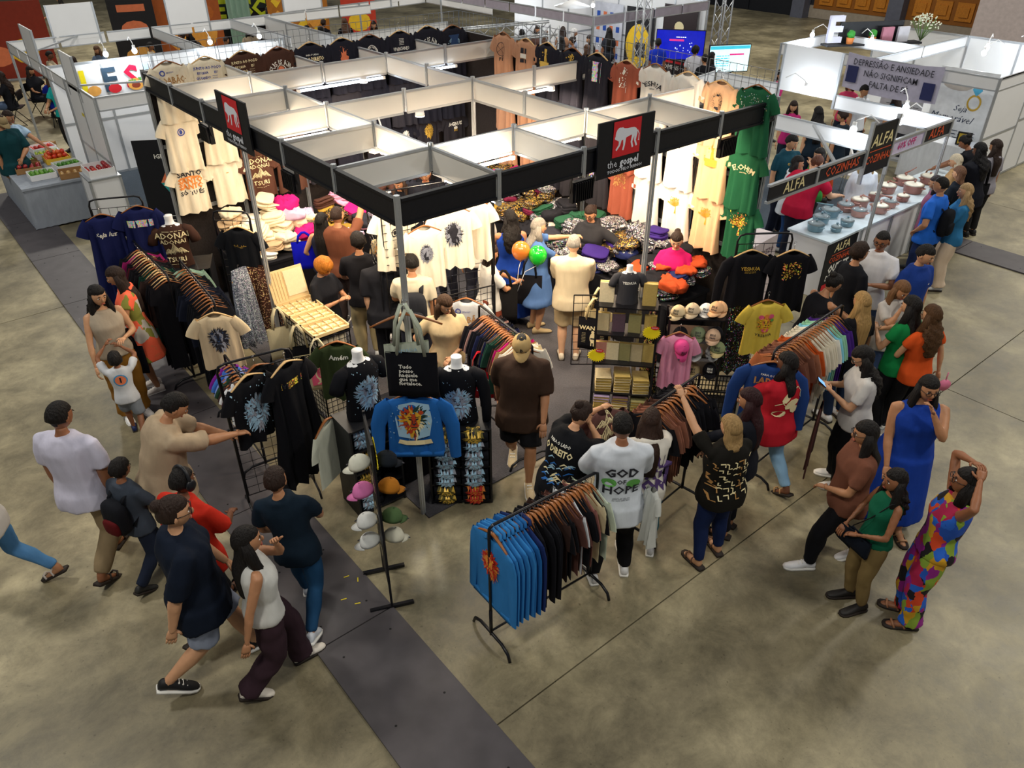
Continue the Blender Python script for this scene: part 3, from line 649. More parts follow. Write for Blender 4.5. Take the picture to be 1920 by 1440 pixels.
        for q in (-1, 1):
            S, E, Wr = arms[q]
            if sl > 0:
                pts = [S-(S-Nk)*.5, S-(S-Nk)*.05]; rad = [ar*.95, ar*1.08+ov*.45]
                u = min(sl, 1.)
                pts += [S+(E-S)*u*.5, S+(E-S)*u]; rad += [ar*1.1+ov*.9, ar*1.0+ov*(1.1 if sl <= 1 else .8)]
                if sl > 1: pts += [E+(Wr-E)*.5, E+(Wr-E)*.95]; rad += [ar*.85+ov*.7, ar*.66+ov*.4]
                gm.tube(np.array(pts)*h, np.array(rad)*h, 12)
        if tk == 'hoodie':
            gm.tube(np.array([Nk+[-.05, -.01, .01], Nk+[-.035, -.055, .015], Nk+[.035, -.055, .015], Nk+[.05, -.01, .01]])*h, .022*h, 8)
        o = mk({'tee': 'tee_shirt', 'over': 'tee_shirt', 'long': 'long_sleeved_top', 'hoodie': 'hoodie', 'tank': 'sleeveless_top', 'crop': 'crop_top', 'dress': 'dress', 'maxi': 'long_dress', 'short': 'blouse'}[tk], gm, [tm], e)
        grow(o, vox, Fn(fold_fn(fa*(1.1 if lo < .45 else .8), seed, .3), None, after))
    bk, bcol = bot[0], bot[1]; pmt = bot[2] if len(bot) > 2 else cloth(bcol or '#222222')
    if bk != 'none':
        gm = M(); torso(gm, .006, [(.482, .088*w, .06*w, -.004)]+[r for r in rows if .5 <= r[0] <= .59], 18)
        if bk == 'skirt':
            gm = M(); rr2 = [(.22+.06*k, .1*w+.035*(1-k/5), .07*w+.035*(1-k/5), 0) for k in range(6)]+[r for r in rows if .535 <= r[0] <= .59]; torso(gm, .008, rr2, 20)
        else:
            end = {'pants': 1.93, 'jeans': 1.93, 'wide': 1.98, 'shorts': .92, 'cargo': 1.95, 'leggings': 1.9}[bk]
            wd = {'pants': .009, 'jeans': .005, 'wide': .02, 'shorts': .017, 'cargo': .014, 'leggings': .003}[bk]
            for q in (-1, 1):
                Hp, K, A, fz = Lg[q]
                pts = [Hp+[0, 0, .015], Hp+(K-Hp)*.2, Hp+(K-Hp)*.6]; rad = [.05, .053+wd*.6, .045+wd]
                if end < 1: pts += [Hp+(K-Hp)*end]; rad += [.04+wd*1.2]
                else:
                    pts += [K, K+(A-K)*.35, K+(A-K)*.7, K+(A-K)*(end-1)]; rad += [.036+wd, .034+wd*1.1, .026+wd*1.25, .023+wd*(1.9 if bk == 'wide' else 1.2)]
                gm.tube(np.array(pts)*h, np.array(rad)*h*w**.4, 12)
        o = mk({'pants': 'trousers', 'jeans': 'jeans', 'wide': 'wide_trousers', 'shorts': 'shorts', 'cargo': 'cargo_trousers', 'leggings': 'leggings', 'skirt': 'skirt'}[bk], gm, [pmt], e)
        grow(o, vox*1.05, Fn(fold_fn(fa*.7, seed+5, .8, 22, .47*h if bk != 'skirt' else None), None, None))
    # ---- shoes
    if detail > 0 and shoe:
        sc_, sk_ = shoe
        for q in (-1, 1):
            A, fd, sole = J['foot%d' % q]; rt = np.cross(fd, [0, 0, 1.]); rt /= np.linalg.norm(rt); up = np.cross(rt, fd)
            m = M(); prof = [(-.042, .02), (-.03, .024), (0, .025), (.05, .028), (.09, .03), (.118, .024), (.13, .012)]
            base = sole
            for zl, zh, mi in ((.001, .014, 1),):
                ring = [base+fd*a+rt*b for a, b in prof]+[base+fd*a-rt*b for a, b in reversed(prof)]; r1 = np.array(ring)
                m.loft(np.array([r1+up*zl, r1+up*zh])*h, mi=mi)
            if sk_ in ('sneaker', 'shoe', 'boot'):
                rings = []
                for t, a, b, zc in ((-.04, .016, .02, .03), (-.03, .021, .03, .034), (0, .022, .03, .036), (.03, .023, .024, .03), (.06, .026, .018, .024), (.095, .026, .014, .019), (.118, .019, .01, .016), (.127, .008, .006, .013)):
                    th = np.arange(10)*2*math.pi/10; rings.append(base+fd*t+np.outer(np.cos(th)*a, rt)+np.outer(np.sin(th)*b, up)+up*zc)
                m.loft(np.array(rings)*h, mi=0)
                if sk_ != 'shoe':
                    for k in range(3): c = base+fd*(.035+.018*k)+up*(.05-.008*k); m.bar((c-rt*.015)*h, (c+rt*.015)*h, .006*h, .004*h, 1)
            else:
                for a in (.03, .08): m.tube(np.array([base+fd*a+rt*.026+up*.012, base+fd*(a+.01)+rt*.012+up*.034, base+fd*(a+.01)-rt*.012+up*.034, base+fd*a-rt*.026+up*.012])*h, .006*h, 5)
            mk({'sneaker': 'shoe', 'boot': 'shoe', 'shoe': 'shoe', 'sandal': 'sandal'}[sk_], m, [mat('shoe upper', sc_, .6), mat('shoe sole', '#e8e6e0' if sk_ == 'sneaker' else '#241a14', .7)], e)
    # ---- hair
    if hair and hair != 'none':
        hm = hairm(hc); m = M(); rs = np.random.RandomState(seed)
        big = {'buzz': 1.03, 'short': 1.1, 'curlyshort': 1.2, 'afro': 1.35}.get(hair, 1.12)
        def cfn(v):
            v = v.copy(); x, y, z = v[:, 0], v[:, 1], v[:, 2]
            face = (y > .25) & (z < .42); k = np.where(face, .82, 1.); low = z < (-.45 if hair in ('buzz', 'short', 'curlyshort') else -.3); k = np.where(low, .78, k)
            v *= k[:, None]
            if hair in ('curlyshort', 'afro', 'curly'): v *= (1+.07*np.sin(9*x+seed)*np.sin(8*y)*np.sin(9*z+1))[:, None]
            return v
        u_ = M(); u_.ball((0, -.006, .006), np.array([.0465, .057, .065])*hs*big*np.array([1, 1, .98 if big > 1.15 else 1.0]), 18, 12, 0, cfn)
        V = (u_.V()@HR.T+Hd)*h; m.add(V, u_.f)
        def strands(pth, rx, ry, curly=0, n=16):
            if curly: t_ = np.linspace(0, len(pth)-1, 22); q_ = np.arange(len(pth)); pth = np.stack([np.interp(t_, q_, np.array(pth)[:, k_]) for k_ in range(3)], 1); rx = np.interp(t_, q_, rx); ry = np.interp(t_, q_, ry); n = 26
            k = len(pth); rings = []
            bd = HR@np.array([0, -1., 0]); bd[2] = 0; bd /= np.linalg.norm(bd)+1e-9; side_ = np.cross([0, 0, 1.], bd)
            for i in range(k):
                th = np.arange(n)*2*math.pi/n; rj = 1+(.05+.07*curly)*np.sin(th*5+i*(1.7 if curly else .1)+seed)+(.1*curly)*rs.uniform(-1, 1, n)
                rings.append(pth[i]+np.outer(np.cos(th)*rx[i]*rj, side_)+np.outer(np.sin(th)*ry[i]*rj, bd))
            m.loft(np.array(rings)*h)
        bd = HR@np.array([0, -1., 0]); bd[2] = 0; bd /= np.linalg.norm(bd)+1e-9
        if hair in ('long', 'curly', 'bob', 'straight', 'mid'):
            L = {'long': .27, 'curly': .25, 'bob': .1, 'straight': .31, 'mid': .17}[hair]; cu = 1 if hair == 'curly' else .0
            back = (Nk-Hd)*1.0; pth = [Hd+bd*.012+np.array([0, 0, .045]), Hd+bd*.018+np.array([0, 0, .01]), Hd+bd*.026-np.array([0, 0, .035])]; rx = [.036, .052, .055]; ry = [.036, .042, .036]
            n_ = 6; bk0 = Nk+T2@np.array([0, -.052*w, -.02])
            tb = T2@np.array([0, -.075*w*(1 if not fem else .95), -.16]); 
            for i in range(1, n_+1):
                u = i/n_; zz = .035+(L-.035)*u; dn = pth[2]+np.array([0, 0, -1.])*(zz-.035)
                bp_ = bk0+(Sp2@np.array([0, -.012, -1.]))*max(0., (zz-.085)); f_ = min(1, max(0, (zz-.05)/.08)); c = dn*(1-f_)+f_*np.array([dn[0]*.4+bp_[0]*.6, bp_[1] if lean < 25 else dn[1], dn[2]])
                pth.append(c); rx.append((.062+.02*cu*math.sin(3*u))*(1-.3*u**2)); ry.append((.035+.016*cu)*(1-.4*u))
            strands(pth, rx, ry, cu)
            if hair in ('long', 'curly', 'straight', 'mid'):
                for q in (-1, 1):
                    p0 = Hd+HR@np.array([q*.04, -.012, .02]); p1 = Hd+HR@np.array([q*.046, -.008, -.04]); p2 = Nk+T2@np.array([q*.055, .01, -.01]); p3 = Nk+T2@np.array([q*.06, .045*w, -.085])
                    m.tube(np.array([p0, p1, p2, p3] if hair != 'mid' else [p0, p1, p2])*h, np.array([.014, .021, .022, .01][:4 if hair != 'mid' else 3])*h, 9, ry=np.array([.02, .03, .026, .012][:4 if hair != 'mid' else 3])*h)
        if hair == 'bun':
            c = Hd+HR@np.array([0, -.055, .045]); m.ball(c*h, .026*h, 10, 7)
        if hair == 'pony':
            c = Hd+HR@np.array([0, -.058, .02]); m.tube(np.array([c, c+bd*.03, c+bd*.035-[0, 0, .06], c+bd*.03-[0, 0, .13]])*h, np.array([.014, .022, .022, .006])*h, 9)
        ho = mk('hair', m, [hm], e)
    if cap:
        m = M(); u_ = M()
        def kf(v): v = v.copy(); v[:, 2] = np.where(v[:, 2] < -.05, -.05+.0*v[:, 2], v[:, 2]); return v
        u_.ball((0, -.004, .018), np.array([.052, .062, .058])*hs, 16, 10, 0, kf)
        th = np.linspace(-1.1, 1.1, 9); inner = [(.05*math.sin(t), .057*math.cos(t), .018) for t in th]; outer = [(.052*math.sin(t), .057*math.cos(t)+.05*math.cos(t*1.2), .006) for t in th]
        vv = inner+outer+[(a, b, c-.004) for a, b, c in inner+outer]; f = [(i, i+1, 10+i, 9+i) for i in range(8)]+[(18+i+1, 18+i, 27+i, 28+i) for i in range(8)]+[(9+i, 10+i, 28+i, 27+i) for i in range(8)]
        u_.add(vv, f, 0, True); u_.ball((0, -.004, .077), .005, 6, 4, 0)
        if cap[1]:
            a = Art().text('B', .03, 0, 0, 1, .03); u_.join(a.lay(lambda x_, y_, h_: np.array([-x_*1.0 if False else x_, .0, 0])*[-1, 1, 1]+np.array([0, .0585-y_*.2+h_, .045+y_])))
        V = (u_.V()@HR.T+Hd)*h; m.add(V, u_.f); m.m = list(u_.m)
        mk('cap', m, [cloth(cap[0]), mat('cap badge', '#1a1a22', .7)], e)
    if glasses:
        m = M(); u_ = M()
        for q in (-1, 1):
            th = np.arange(11)*2*math.pi/10; u_.tube([(q*.0195+.0145*math.cos(t), .056, .007+.0115*math.sin(t)) for t in th], .0016, 5); u_.tube([(q*.034, .055, .01), (q*.045, .03, .01), (q*.047, -.01, .006)], .0014, 5)
        u_.tube([(-.005, .057, .009), (.005, .057, .009)], .0015, 5); V = (u_.V()@HR.T+Hd)*h; m.add(V, u_.f); mk('glasses', m, [blackmetal], e)
    for q in (-1, 1): J['hand%d' % q] = hands[q]
    J.update(e=e, h=h, HR=HR, T2=T2, sw=sw, arms=arms, x=x, y=y, rz=rz, Lg=Lg)
    return J
def wpt(J, p):
    """a point of the person's frame in the world"""
    q = Rz(J['rz'])@np.array(p, float); return np.array([q[0]+J['x'], q[1]+J['y'], q[2]+J['e'].location.z])
# ================================================================== garments, hangers, racks
def hanger_m(w=.2):
    m = M(); t = np.linspace(-1, 1, 11)
    m.tube([(w*q, 0, -.066-.088*abs(q)**1.35) for q in t], [.006+.003*(1-abs(q)) for q in t], 6, 0, ry=[.009+.008*(1-abs(q)) for q in t])
    a = np.linspace(-.5*math.pi, .95*math.pi, 8)
    m.tube([(0, 0, -.06), (0, 0, -.0)]+[(.016*math.cos(q), 0, .017+.016*math.sin(q)) for q in a], .0022, 5, 1)
    return m
HANG = hanger_m().mesh('hanger'); HANG.materials.append(wood); HANG.materials.append(chrome)
def hook_m():
    return None
def garm(key, kind='tee', W=.26, L=.72, seed=0, thick=.05, rip=.014, flare=1.06, sl=.2, sa=38, seg=36, slw=.095):
    """a garment hanging from the origin (hanger hook at z=0), front towards +y"""
    k = ('g', key)
    if k in _G: return _G[k]
    rs = np.random.RandomState(seed+11); m = M(); n = seg
    th = np.arange(n)*2*math.pi/n; cx = np.cos(th); cy = np.sin(th)
    zs = -.1; rings = []; ph = rs.uniform(0, 6, 4)
    if kind == 'skirt':
        prof = [(0, W*.62, thick*.5), (.02, W*.62, thick*.5), (.06, W*.66, thick*.6)]+[(.06+(L-.06)*u, W*(.66+.5*(flare-.6)*u), thick*(.6+1.2*u)) for u in (.15, .3, .45, .6, .75, .9, 1)]; zs = -.02
    else:
        nw = .075 if kind != 'strap' else .1
        prof = [(-.012, nw, thick*.55), (.0, nw+.02, thick*.62), (.03, W*.62, thick*.72), (.058, W*.88, thick*.8), (.085, W*.99, thick*.9), (.13, W*.97, thick), (.2, W*.93, thick), (.3, W*.91, thick)]
        k_ = max(2, int((L-.3)/.09)); prof += [(.3+(L-.3)*(i+1)/k_, W*.91*(1+(flare-1)*(i+1)/k_), thick*(1+.25*(flare-1)*4*(i+1)/k_)) for i in range(k_)]
    for z, a, b in prof:
        u = max(0, z/L); x = np.sign(cx)*np.abs(cx)**.8*a; amp = rip*u**.8*2
        y = np.sign(cy)*np.abs(cy)**.8*b + amp*(np.sin(x*42/ (W/.26)+ph[0])+.6*np.sin(x*71+ph[1]+z*3))*(.5+.5*np.abs(cy))+amp*.7*np.sin(x*25+ph[2])
        zz = np.full(n, zs-z)
        if kind != 'skirt' and z < .03: zz = zz-.028*np.clip(cy, 0, 1)*(1-max(z, 0)/.03)
        if z >= L*.99: zz = zz+.008*np.sin(x*40+ph[3])
        rings.append(np.stack([x, y, zz], 1))
    m.loft(np.array(rings), (False, False))
    if kind in ('tee', 'long', 'dress', 'jacket') and sl:
        for q in (-1, 1):
            a = math.radians(sa); p0 = np.array([q*W*.72, 0, zs-.085]); d = np.array([q*math.cos(a), 0, -math.sin(a)])
            if kind in ('long', 'jacket'):
                p1 = p0+d*.1; p2 = p0+d*.18+np.array([q*.0, .005, -.12]); p3 = p2+np.array([q*.02, .01, -.36])
                m.tube([p0, p1, p2, (p2+p3)/2, p3], [slw*.8, slw*.85, slw*.68, slw*.58, slw*.5], 10, ry=[thick*.7, thick*.75, thick*.7, thick*.65, thick*.55], ref=(0, 0, 1), caps=(False, False))
            else:
                pts = [p0-d*.02, p0+d*sl*.45, p0+d*sl*.8+[0, 0, -.012], p0+d*sl+[0, .004, -.035]]
                m.tube(pts, [slw*.9, slw*.88, slw*.86, slw*.84], 12, ry=[thick*.8, thick*.75, thick*.62, thick*.6], ref=(0, 0, 1), caps=(False, False))
    if kind == 'jacket':
        m.tube([(-.075, -.02, zs+.0), (-.05, -.035, zs+.03), (.05, -.035, zs+.03), (.075, -.02, zs+.0), (.05, .03, zs-.03)], .016, 6)
        m.box((0, 0, zs-L-.005), (W*1.84, thick*2.2, .05), smooth=True)
    me = m.mesh('garment'); _G[k] = (me, bvh_of(m)); return _G[k]
_G = {}; _A = {}
def hang(loc, rz, key, m_, label, group=None, art=None, amats=None, name='tee_shirt', cat='shirt', hanger=True, hm=None, tilt=0., sc=None, acy=-.32, aside=1, hz=0., hsc=1., **kw):
    """one garment on its hanger"""
    me, bv = garm(key, **kw) if ('g', key) not in _G else _G[('g', key)]
    o = mk(name, me, None, None, loc, label=label, cat=cat, group=group); o.rotation_euler = (0, tilt, rz)
    if len(me.materials) == 0: me.materials.append(m_)
    o.material_slots[0].link = 'OBJECT'; o.material_slots[0].material = m_
    if sc: o.scale = sc
    if hanger:
        h_ = bpy.data.objects.new('hanger', HANG); COL.objects.link(h_); h_.parent = o; h_.location = (0, 0, hz); h_.scale = (hsc, 1, 1)
        if hm: h_.material_slots[0].link = 'OBJECT'; h_.material_slots[0].material = hm
    if art:
        k = (key, art, acy, aside)
        if k not in _A:
            a = ARTS[art]() if callable(ARTS[art]) else ARTS[art]
            _A[k] = lay_on(a, bv, (0, 0, acy), (-1*aside, 0, 0), (0, 0, 1), .003).mesh('print')
            for q in amats: _A[k].materials.append(q)
        p = bpy.data.objects.new('print', _A[k]); COL.objects.link(p); p.parent = o
        for i, q in enumerate(amats): p.material_slots[i].link = 'OBJECT'; p.material_slots[i].material = q
    return o
gold = mat('gold foil print', '#d9b24a', .3, .3, 'plain', 0, 1, .05); inkw = mat('white print', '#e6e4da', .7, 0, 'plain', 0, 1, .02); inkb = mat('black print', '#20202a', .7, 0, 'plain', 0, 1, .02)
inkblue = mat('blue print', '#3c4a9a', .7, 0, 'plain', 0, 1, .02); inktan = mat('tan print', '#b0824a', .7, 0, 'plain', 0, 1, .02); inkor = mat('orange print', '#e2873a', .7, 0, 'plain', 0, 1, .02)
cream = mat('cream print', '#efe0b0', .7, 0, 'plain', 0, 1, .02); glit = mat('silver sequins', '#d8d8e0', .3, 0, 'sequin', 1., 90, .75, col2='#7fb0ff'); gglit = mat('gold sequins', '#6d5410', .3, 0, 'sequin', .25, 90, .6, col2='#ffd257')
ikpink = mat('pink print', '#d8567c', .7); ikgreen = mat('green print', '#5da24c', .7); ikred = mat('red print', '#c6281e', .7); ikyel = mat('yellow print', '#f0c22c', .7); ikgrey = mat('grey print', '#8f93a0', .7); iklb = mat('pale blue print', '#9ec4dc', .7); ikdk = mat('deep blue print', '#23406a', .7)
purple = mat('purple print', '#4a3468', .7); coral = mat('coral', '#e07a50', .7)
ARTS = {
 'yeshua': Art().text('YESHUA', .085, 0, 0, 0, .02, arc=.3).scrib(0, -.06, .08, .012, 0, 2),
 'elohim': Art().text('ELOHIM', .09, 0, 0, 0, .02, arc=.3).scrib(0, -.06, .1, .012, 0, 2),
 'jireh': Art().text('JIREH', .09, 0, 0, 0, .015, arc=.35), 'yeshgold': Art().text('YESHUA', .06, 0, .02, 0, .02).scrib(0, -.02, .14, .03, 0, 2),
 'santo': Art().text('SANTO', .1, 0, .15, 0, .03).text('SANTO', .1, 0, .06, 1, .05).text('SANTO', .1, 0, -.02, 1, .05).text('SÓ TU ÉS', .08, 0, -.11, 0, .03).stroke([(-.14, .1), (0, .12), (.14, .1)], .02, 1),
 'adonai': Art().text('ADONAI', .105, 0, .15, 0, .012).text('ADONAI', .08, 0, .07, 0, .01).mount(0, -.1, .3, 0).text('TSURI', .09, 0, -.17, 0, .012).scrib(0, .21, .26, .01, 0, 1).scrib(0, -.23, .2, .01, 0, 1),
 'poco': Art().text('JUNTO AO POÇO', .045, 0, .1, 0, .03).text('ESTAVA', .042, -.07, .04, 0, .03).text('EU', .042, .1, .04, 0, .03).text('QUANDO', .042, -.07, -.02, 0, .03).scrib(.08, -.04, .08, .1, 0, 4).mount(-.03, -.12, .14, 1),
 'noarao': Art().ell(-.09, .1, .035, .035, 1, 10, .6).text('NOABÃO', .11, 0, .0, 0, .02, sx=.8).scrib(0, .1, .1, .02, 1, 2).scrib(.03, -.09, .2, .02, 1, 2),
 'jesusking': Art().text('JESUS IS KING', .085, 0, .04, 0, .02, arc=.16).ell(0, -.06, .07, .07, 0, 20, .86).ell(0, -.06, .05, .05, 1, 16),
 'lado': Art().text('PARA O LADO', .03, 0, .07, 0, .02).text('LADO DIREITO', .07, 0, .01, 1, .03, sx=.75).ell(.1, -.08, .03, .03, 0, 8),
 'flame': Art().poly([(-.05, -.12), (-.07, -.03), (-.04, .0), (-.045, .06), (-.01, .03), (0, .12), (.02, .04), (.045, .07), (.04, .0), (.07, -.02), (.05, -.12)], 0).poly([(-.03, -.12), (-.035, -.06), (-.01, -.04), (0, .02), (.015, -.04), (.035, -.05), (.03, -.12)], 1).flecks(0, .05, .14, .16, 0, 16),
 'ring': Art().ell(0, 0, .09, .09, 0, 24, .9).text('NEVER NEVER', .04, 0, .06, 0, .02, arc=.09).ell(0, -.02, .035, .05, 0, 12),
 'vida': Art().scrib(0, .08, .09, .1, 0, 5, th=.008).text('VIVENCIANDO', .07, 0, -.02, 0, .02, sx=.6), 'seek': Art().rect(0, 0, .2, .2, 1).text('NEVER SEEN', .05, 0, .05, 0, .02, arc=.1).ell(0, -.04, .05, .06, 0, 12, .85),
 'africa': Art().text('AGNUS', .08, 0, .03, 0, .04).ell(0, -.03, .04, .025, 0, 10).text('DEI', .05, 0, -.07, 1, .03), 'circ': Art().ell(0, 0, .05, .05, 0, 18, .72).ell(0, 0, .022, .03, 0, 10),
 'lionw': Art().lion(0, 0, .14, (0, 1, 2), 3, 44), 'lions': Art().lion(0, 0, .09, (0, 0, 1), 4, 34), 'lionp': Art().lion(0, 0, .13, (0, 1, 2), 6, 40), 'gline': Art().lion(0, 0, .1, (0, 0, 1), 8, 30),
 'ankh': Art().stroke([(-.02, -.16), (-.01, 0), (.02, .16)], .03, 0).flecks(0, 0, .14, .3, 0, 60, 4, .01), 'square': Art().rect(0, 0, .22, .25, 0, 3).text('Jesus', .08, 0, .0, 1, .01, shear=.4), 'gcross': Art().rect(0, .03, .05, .24, 0).rect(0, -.06, .19, .09, 0).flecks(0, 0, .2, .2, 0, 24, 9, .01),
 'tree': Art().tree(0, 0, .26, 0), 'gtree': Art().tree(0, 0, .3, 0).flecks(0, .05, .26, .2, 0, 50, 3, .008), 'wheel': Art().ell(0, 0, .09, .1, 0, 18, .92).stroke([(0, .1), (0, -.1)], .005, 0).stroke([(-.08, .05), (.08, -.05)], .005).stroke([(.08, .05), (-.08, -.05)], .005).text('FIT', .07, 0, -.14, 0, .01),
 'boxes': Art().rect(-.035, .07, .05, .07, 0).rect(.035, .07, .05, .07, 0).rect(0, 0, .12, .06, 1).rect(-.035, -.07, .05, .05, 0).rect(.035, -.07, .05, .05, 0), 'cluster': Art().flecks(0, 0, .22, .2, 0, 120, 7, .009), 'gband': Art().rect(0, 0, .24, .07, 0, 4).text('YESHUA', .065, 0, 0, 1, .02), 'sband': Art().rect(0, 0, .3, .09, 0, 4),
 'seja': Art().text('Seja luz', .08, 0, 0, 0, .02, shear=.35), 'amem': Art().text('Amém', .075, 0, 0, 0, .03, shear=.1), 'smalltag': Art().rect(0, 0, .035, .012, 0), 'badge': Art().ell(0, 0, .045, .045, 0, 20, .8).ell(0, 0, .028, .028, 0, 10, .55).text('JESUS', .016, 0, .0, 0, .02), 'ylion': Art().lion(0, .02, .1, (0, 1, 2), 5, 30).ell(-.06, .1, .03, .03, 3, 8).ell(.05, .11, .035, .03, 3, 8).ell(0, .115, .03, .025, 1, 8).ell(.07, .06, .02, .02, 4, 7).ell(0, -.06, .045, .02, 3, 8).text('YESHUA', .045, 0, -.13, 5, .015, sx=1.15),
 'tinyg': Art().flecks(0, 0, .16, .04, 0, 18, 6, .004).stroke([(-.08, .0), (0, -.006), (.08, .0)], .003), 'glitter': Art().flecks(0, 0, .36, .3, (0, 1), 110, 12, .005), 'wave': Art().rect(0, 0, .2, .06, 1).scrib(0, 0, .18, .05, 0, 3, th=.01), 'notes': Art().flecks(0, 0, .12, .3, 0, 50, 17, .008).ell(0, .1, .02, .03, 0, 8)}
# T shirts keys
KW = {'ws': dict(kind='tee', W=.235, L=.66, seed=1, thick=.045, rip=.015, sl=.17, sa=48, slw=.085), 'wl': dict(kind='tee', W=.23, L=.86, seed=2, thick=.045, rip=.02, sl=.16, sa=52, flare=1.12, slw=.085), 'bust': dict(kind='tee', W=.24, L=.62, seed=3, thick=.11, rip=.006, sl=.2, sa=55, flare=1.05),
      'dr': dict(kind='tee', W=.23, L=1.3, seed=4, thick=.05, rip=.03, sl=.17, sa=50, flare=1.5), 'lng': dict(kind='long', W=.25, L=.66, seed=5, thick=.05, rip=.01), 'jk': dict(kind='jacket', W=.25, L=.6, seed=6, thick=.05, rip=.008, slw=.1), 'sk': dict(kind='skirt', W=.27, L=.85, seed=7, thick=.07, rip=.02, flare=1.5, seg=64),
      'rk': dict(kind='tee', W=.235, L=.66, seed=8, thick=.014, rip=.005, sl=.2, sa=66, seg=18, slw=.08), 'rk2': dict(kind='tee', W=.23, L=.7, seed=9, thick=.012, rip=.006, sl=.19, sa=70, seg=18, slw=.075), 'rkl': dict(kind='long', W=.24, L=.66, seed=10, thick=.016, rip=.005, seg=18, slw=.075, sa=72), 'rkj': dict(kind='jacket', W=.27, L=.72, seed=12, thick=.022, rip=.005, seg=18, slw=.085, sa=72), 'kid': dict(kind='tee', W=.17, L=.5, seed=13, thick=.04, rip=.01, sl=.12, sa=45, slw=.06), 'rkd': dict(kind='tee', W=.2, L=1.15, seed=14, thick=.014, rip=.01, sl=.15, sa=70, seg=18, slw=.07)}
def H_(loc, rz, key, col, label, group=None, art=None, am=None, **k):
    kw = dict(KW[key]); return hang(loc, rz, key, col if not isinstance(col, str) else cloth(col), label, group, art, am, **{**kw, **k})
# ---------------------------------------------------------------- shirts along the two walls
C = {'cr': '#e4d8bf', 'br': '#4a3026', 'bk': '#20202a', 'dk': '#2c2a30', 'tan': '#b98a6c', 'ter': '#9a5340', 'wh': '#e6e2da', 'pe': '#e6b890', 'gr': '#1f5a3c', 'cho': '#5a3a2c', 'nv': '#161b33'}
CN = {'cr': 'cream', 'br': 'brown', 'bk': 'black', 'dk': 'charcoal', 'tan': 'tan', 'ter': 'terracotta', 'wh': 'off-white', 'pe': 'peach', 'gr': 'green', 'cho': 'chocolate brown', 'nv': 'navy'}
back = [  # (colour, art, ink) for rows top, middle, bottom, from the left front corner to the right
 [('cr', 'noarao', (inktan, inkblue)), ('cr', 'circ', (inkblue,)), ('cr', 'santo', (inkb, inkor))], [('cr', 'poco', (inkblue, inkblue)), ('cr', 'smalltag', (inktan,)), ('cr', 'smalltag', (inkor,))],
 [('br', 'poco', (cream, inkor)), ('cho', 'smalltag', (cream,)), ('cho', 'adonai', (cream,))], [('br', 'jesusking', (inkw, coral)), ('cho', None, None), ('cho', None, None)],
 [('bk', 'lado', (inkw, cream)), ('bk', 'smalltag', (inkw,)), ('dk', 'circ', (inkw,))], [('bk', 'flame', (coral, inkor)), ('dk', 'smalltag', (inkw,)), ('bk', 'ring', (iklb,))],
 [('bk', 'ring', (inkw,)), ('bk', 'smalltag', (gold,)), ('dk', 'lions', (inkw, inkb))], [('bk', 'vida', (inkw,)), ('dk', None, None), ('bk', 'lions', (inkw, inkb))],
 [('bk', 'jesusking', (inkw, inkb)), ('bk', None, None), ('dk', 'gline', (gold, inkb))], [('bk', 'seek', (iklb, ikdk)), ('bk', 'lions', (inkw, inkb)), ('dk', 'africa', (inkw, gold))]]
right = [
 [('gr', 'glitter', (glit, inkw)), ('gr', 'elohim', (cream,)), ('gr', 'gtree', (gglit,))], [('pe', 'gline', (mat('faded peach print', '#c49a74', .7), inkb)), ('pe', 'gcross', (gold,)), ('pe', 'tree', (gold,))],
 [('wh', 'gband', (gglit, inkb)), ('wh', 'smalltag', (inkb,)), ('wh', 'tree', (gold,))], [('wh', 'yeshua', (inkb,)), ('wh', 'jireh', (inkb,)), ('wh', None, None)],
 [('ter', 'notes', (inkw,)), ('ter', 'ankh', (gold,)), ('ter', 'cluster', (inktan,))], [('bk', 'square', (glit, inkb)), ('dk', 'cluster', (glit,)), ('dk', 'cluster', (glit,))],
 [('bk', 'ankh', (gold,)), ('bk', 'gcross', (gold,)), ('dk', None, None)], [('bk', 'gcross', (gold,)), ('dk', 'cluster', (gglit,)), ('bk', None, None)],
 [('tan', 'boxes', (inkb, inkw)), ('tan', None, None), ('tan', 'smalltag', (inkb,))], [('tan', 'wheel', (inkb,)), ('tan', 'cluster', (ikgrey,)), ('tan', None, None)]]
ROWN = ['top', 'middle', 'bottom']
def wallshirts(cols, pos, rz, side):
    for k, col in enumerate(cols):
        for r, (c, art, am) in enumerate(col):
            if side == 'right' and k >= 8: k2 = .1
            key = 'wl' if (r < 2 or side == 'right') else 'ws'
            if side == 'back' and r == 0: key = 'ws' if False else 'wl'
            x, y = pos(.26+.495*k+RD.uniform(-.02, .02)); z = (3.47, 2.80, 2.14)[r]+RD.uniform(-.02, .02)
            lab = '%s T-shirt%s, %s wall, %s row, %s from the %s' % (CN[c], {None: '', 'x': '', 'yeshua': ' lettered YESHUA', 'elohim': ' lettered ELOHIM', 'jireh': ' lettered JIREH', 'adonai': ' with mountain print', 'santo': ' lettered SANTO', 'flame': ' with flame print'}.get(art, ' with print'), side, ROWN[r], NORD[k], 'left' if side == 'back' else 'near end')
            o = H_((x, y, z), rz, key, C[c], lab, 'shirts hung on the %s wall of the booth' % side, art, am, hanger=(r == 0), L=(.72 if side == 'right' or r < 2 else .66), acy=-.3 if art not in ('santo', 'adonai', 'tree', 'gtree') else -.36, hm=woodl if k % 3 else wood, tilt=RD.uniform(-.03, .03))
            f_ = .085*(2-r)
            if side == 'back': o.location.y -= f_*.5
            else: o.location.x -= f_*.5
wallshirts(back, lambda t: (t, 5.88), math.pi, 'back')
wallshirts(right, lambda t: (4.88, t-.12), math.pi/2, 'right')
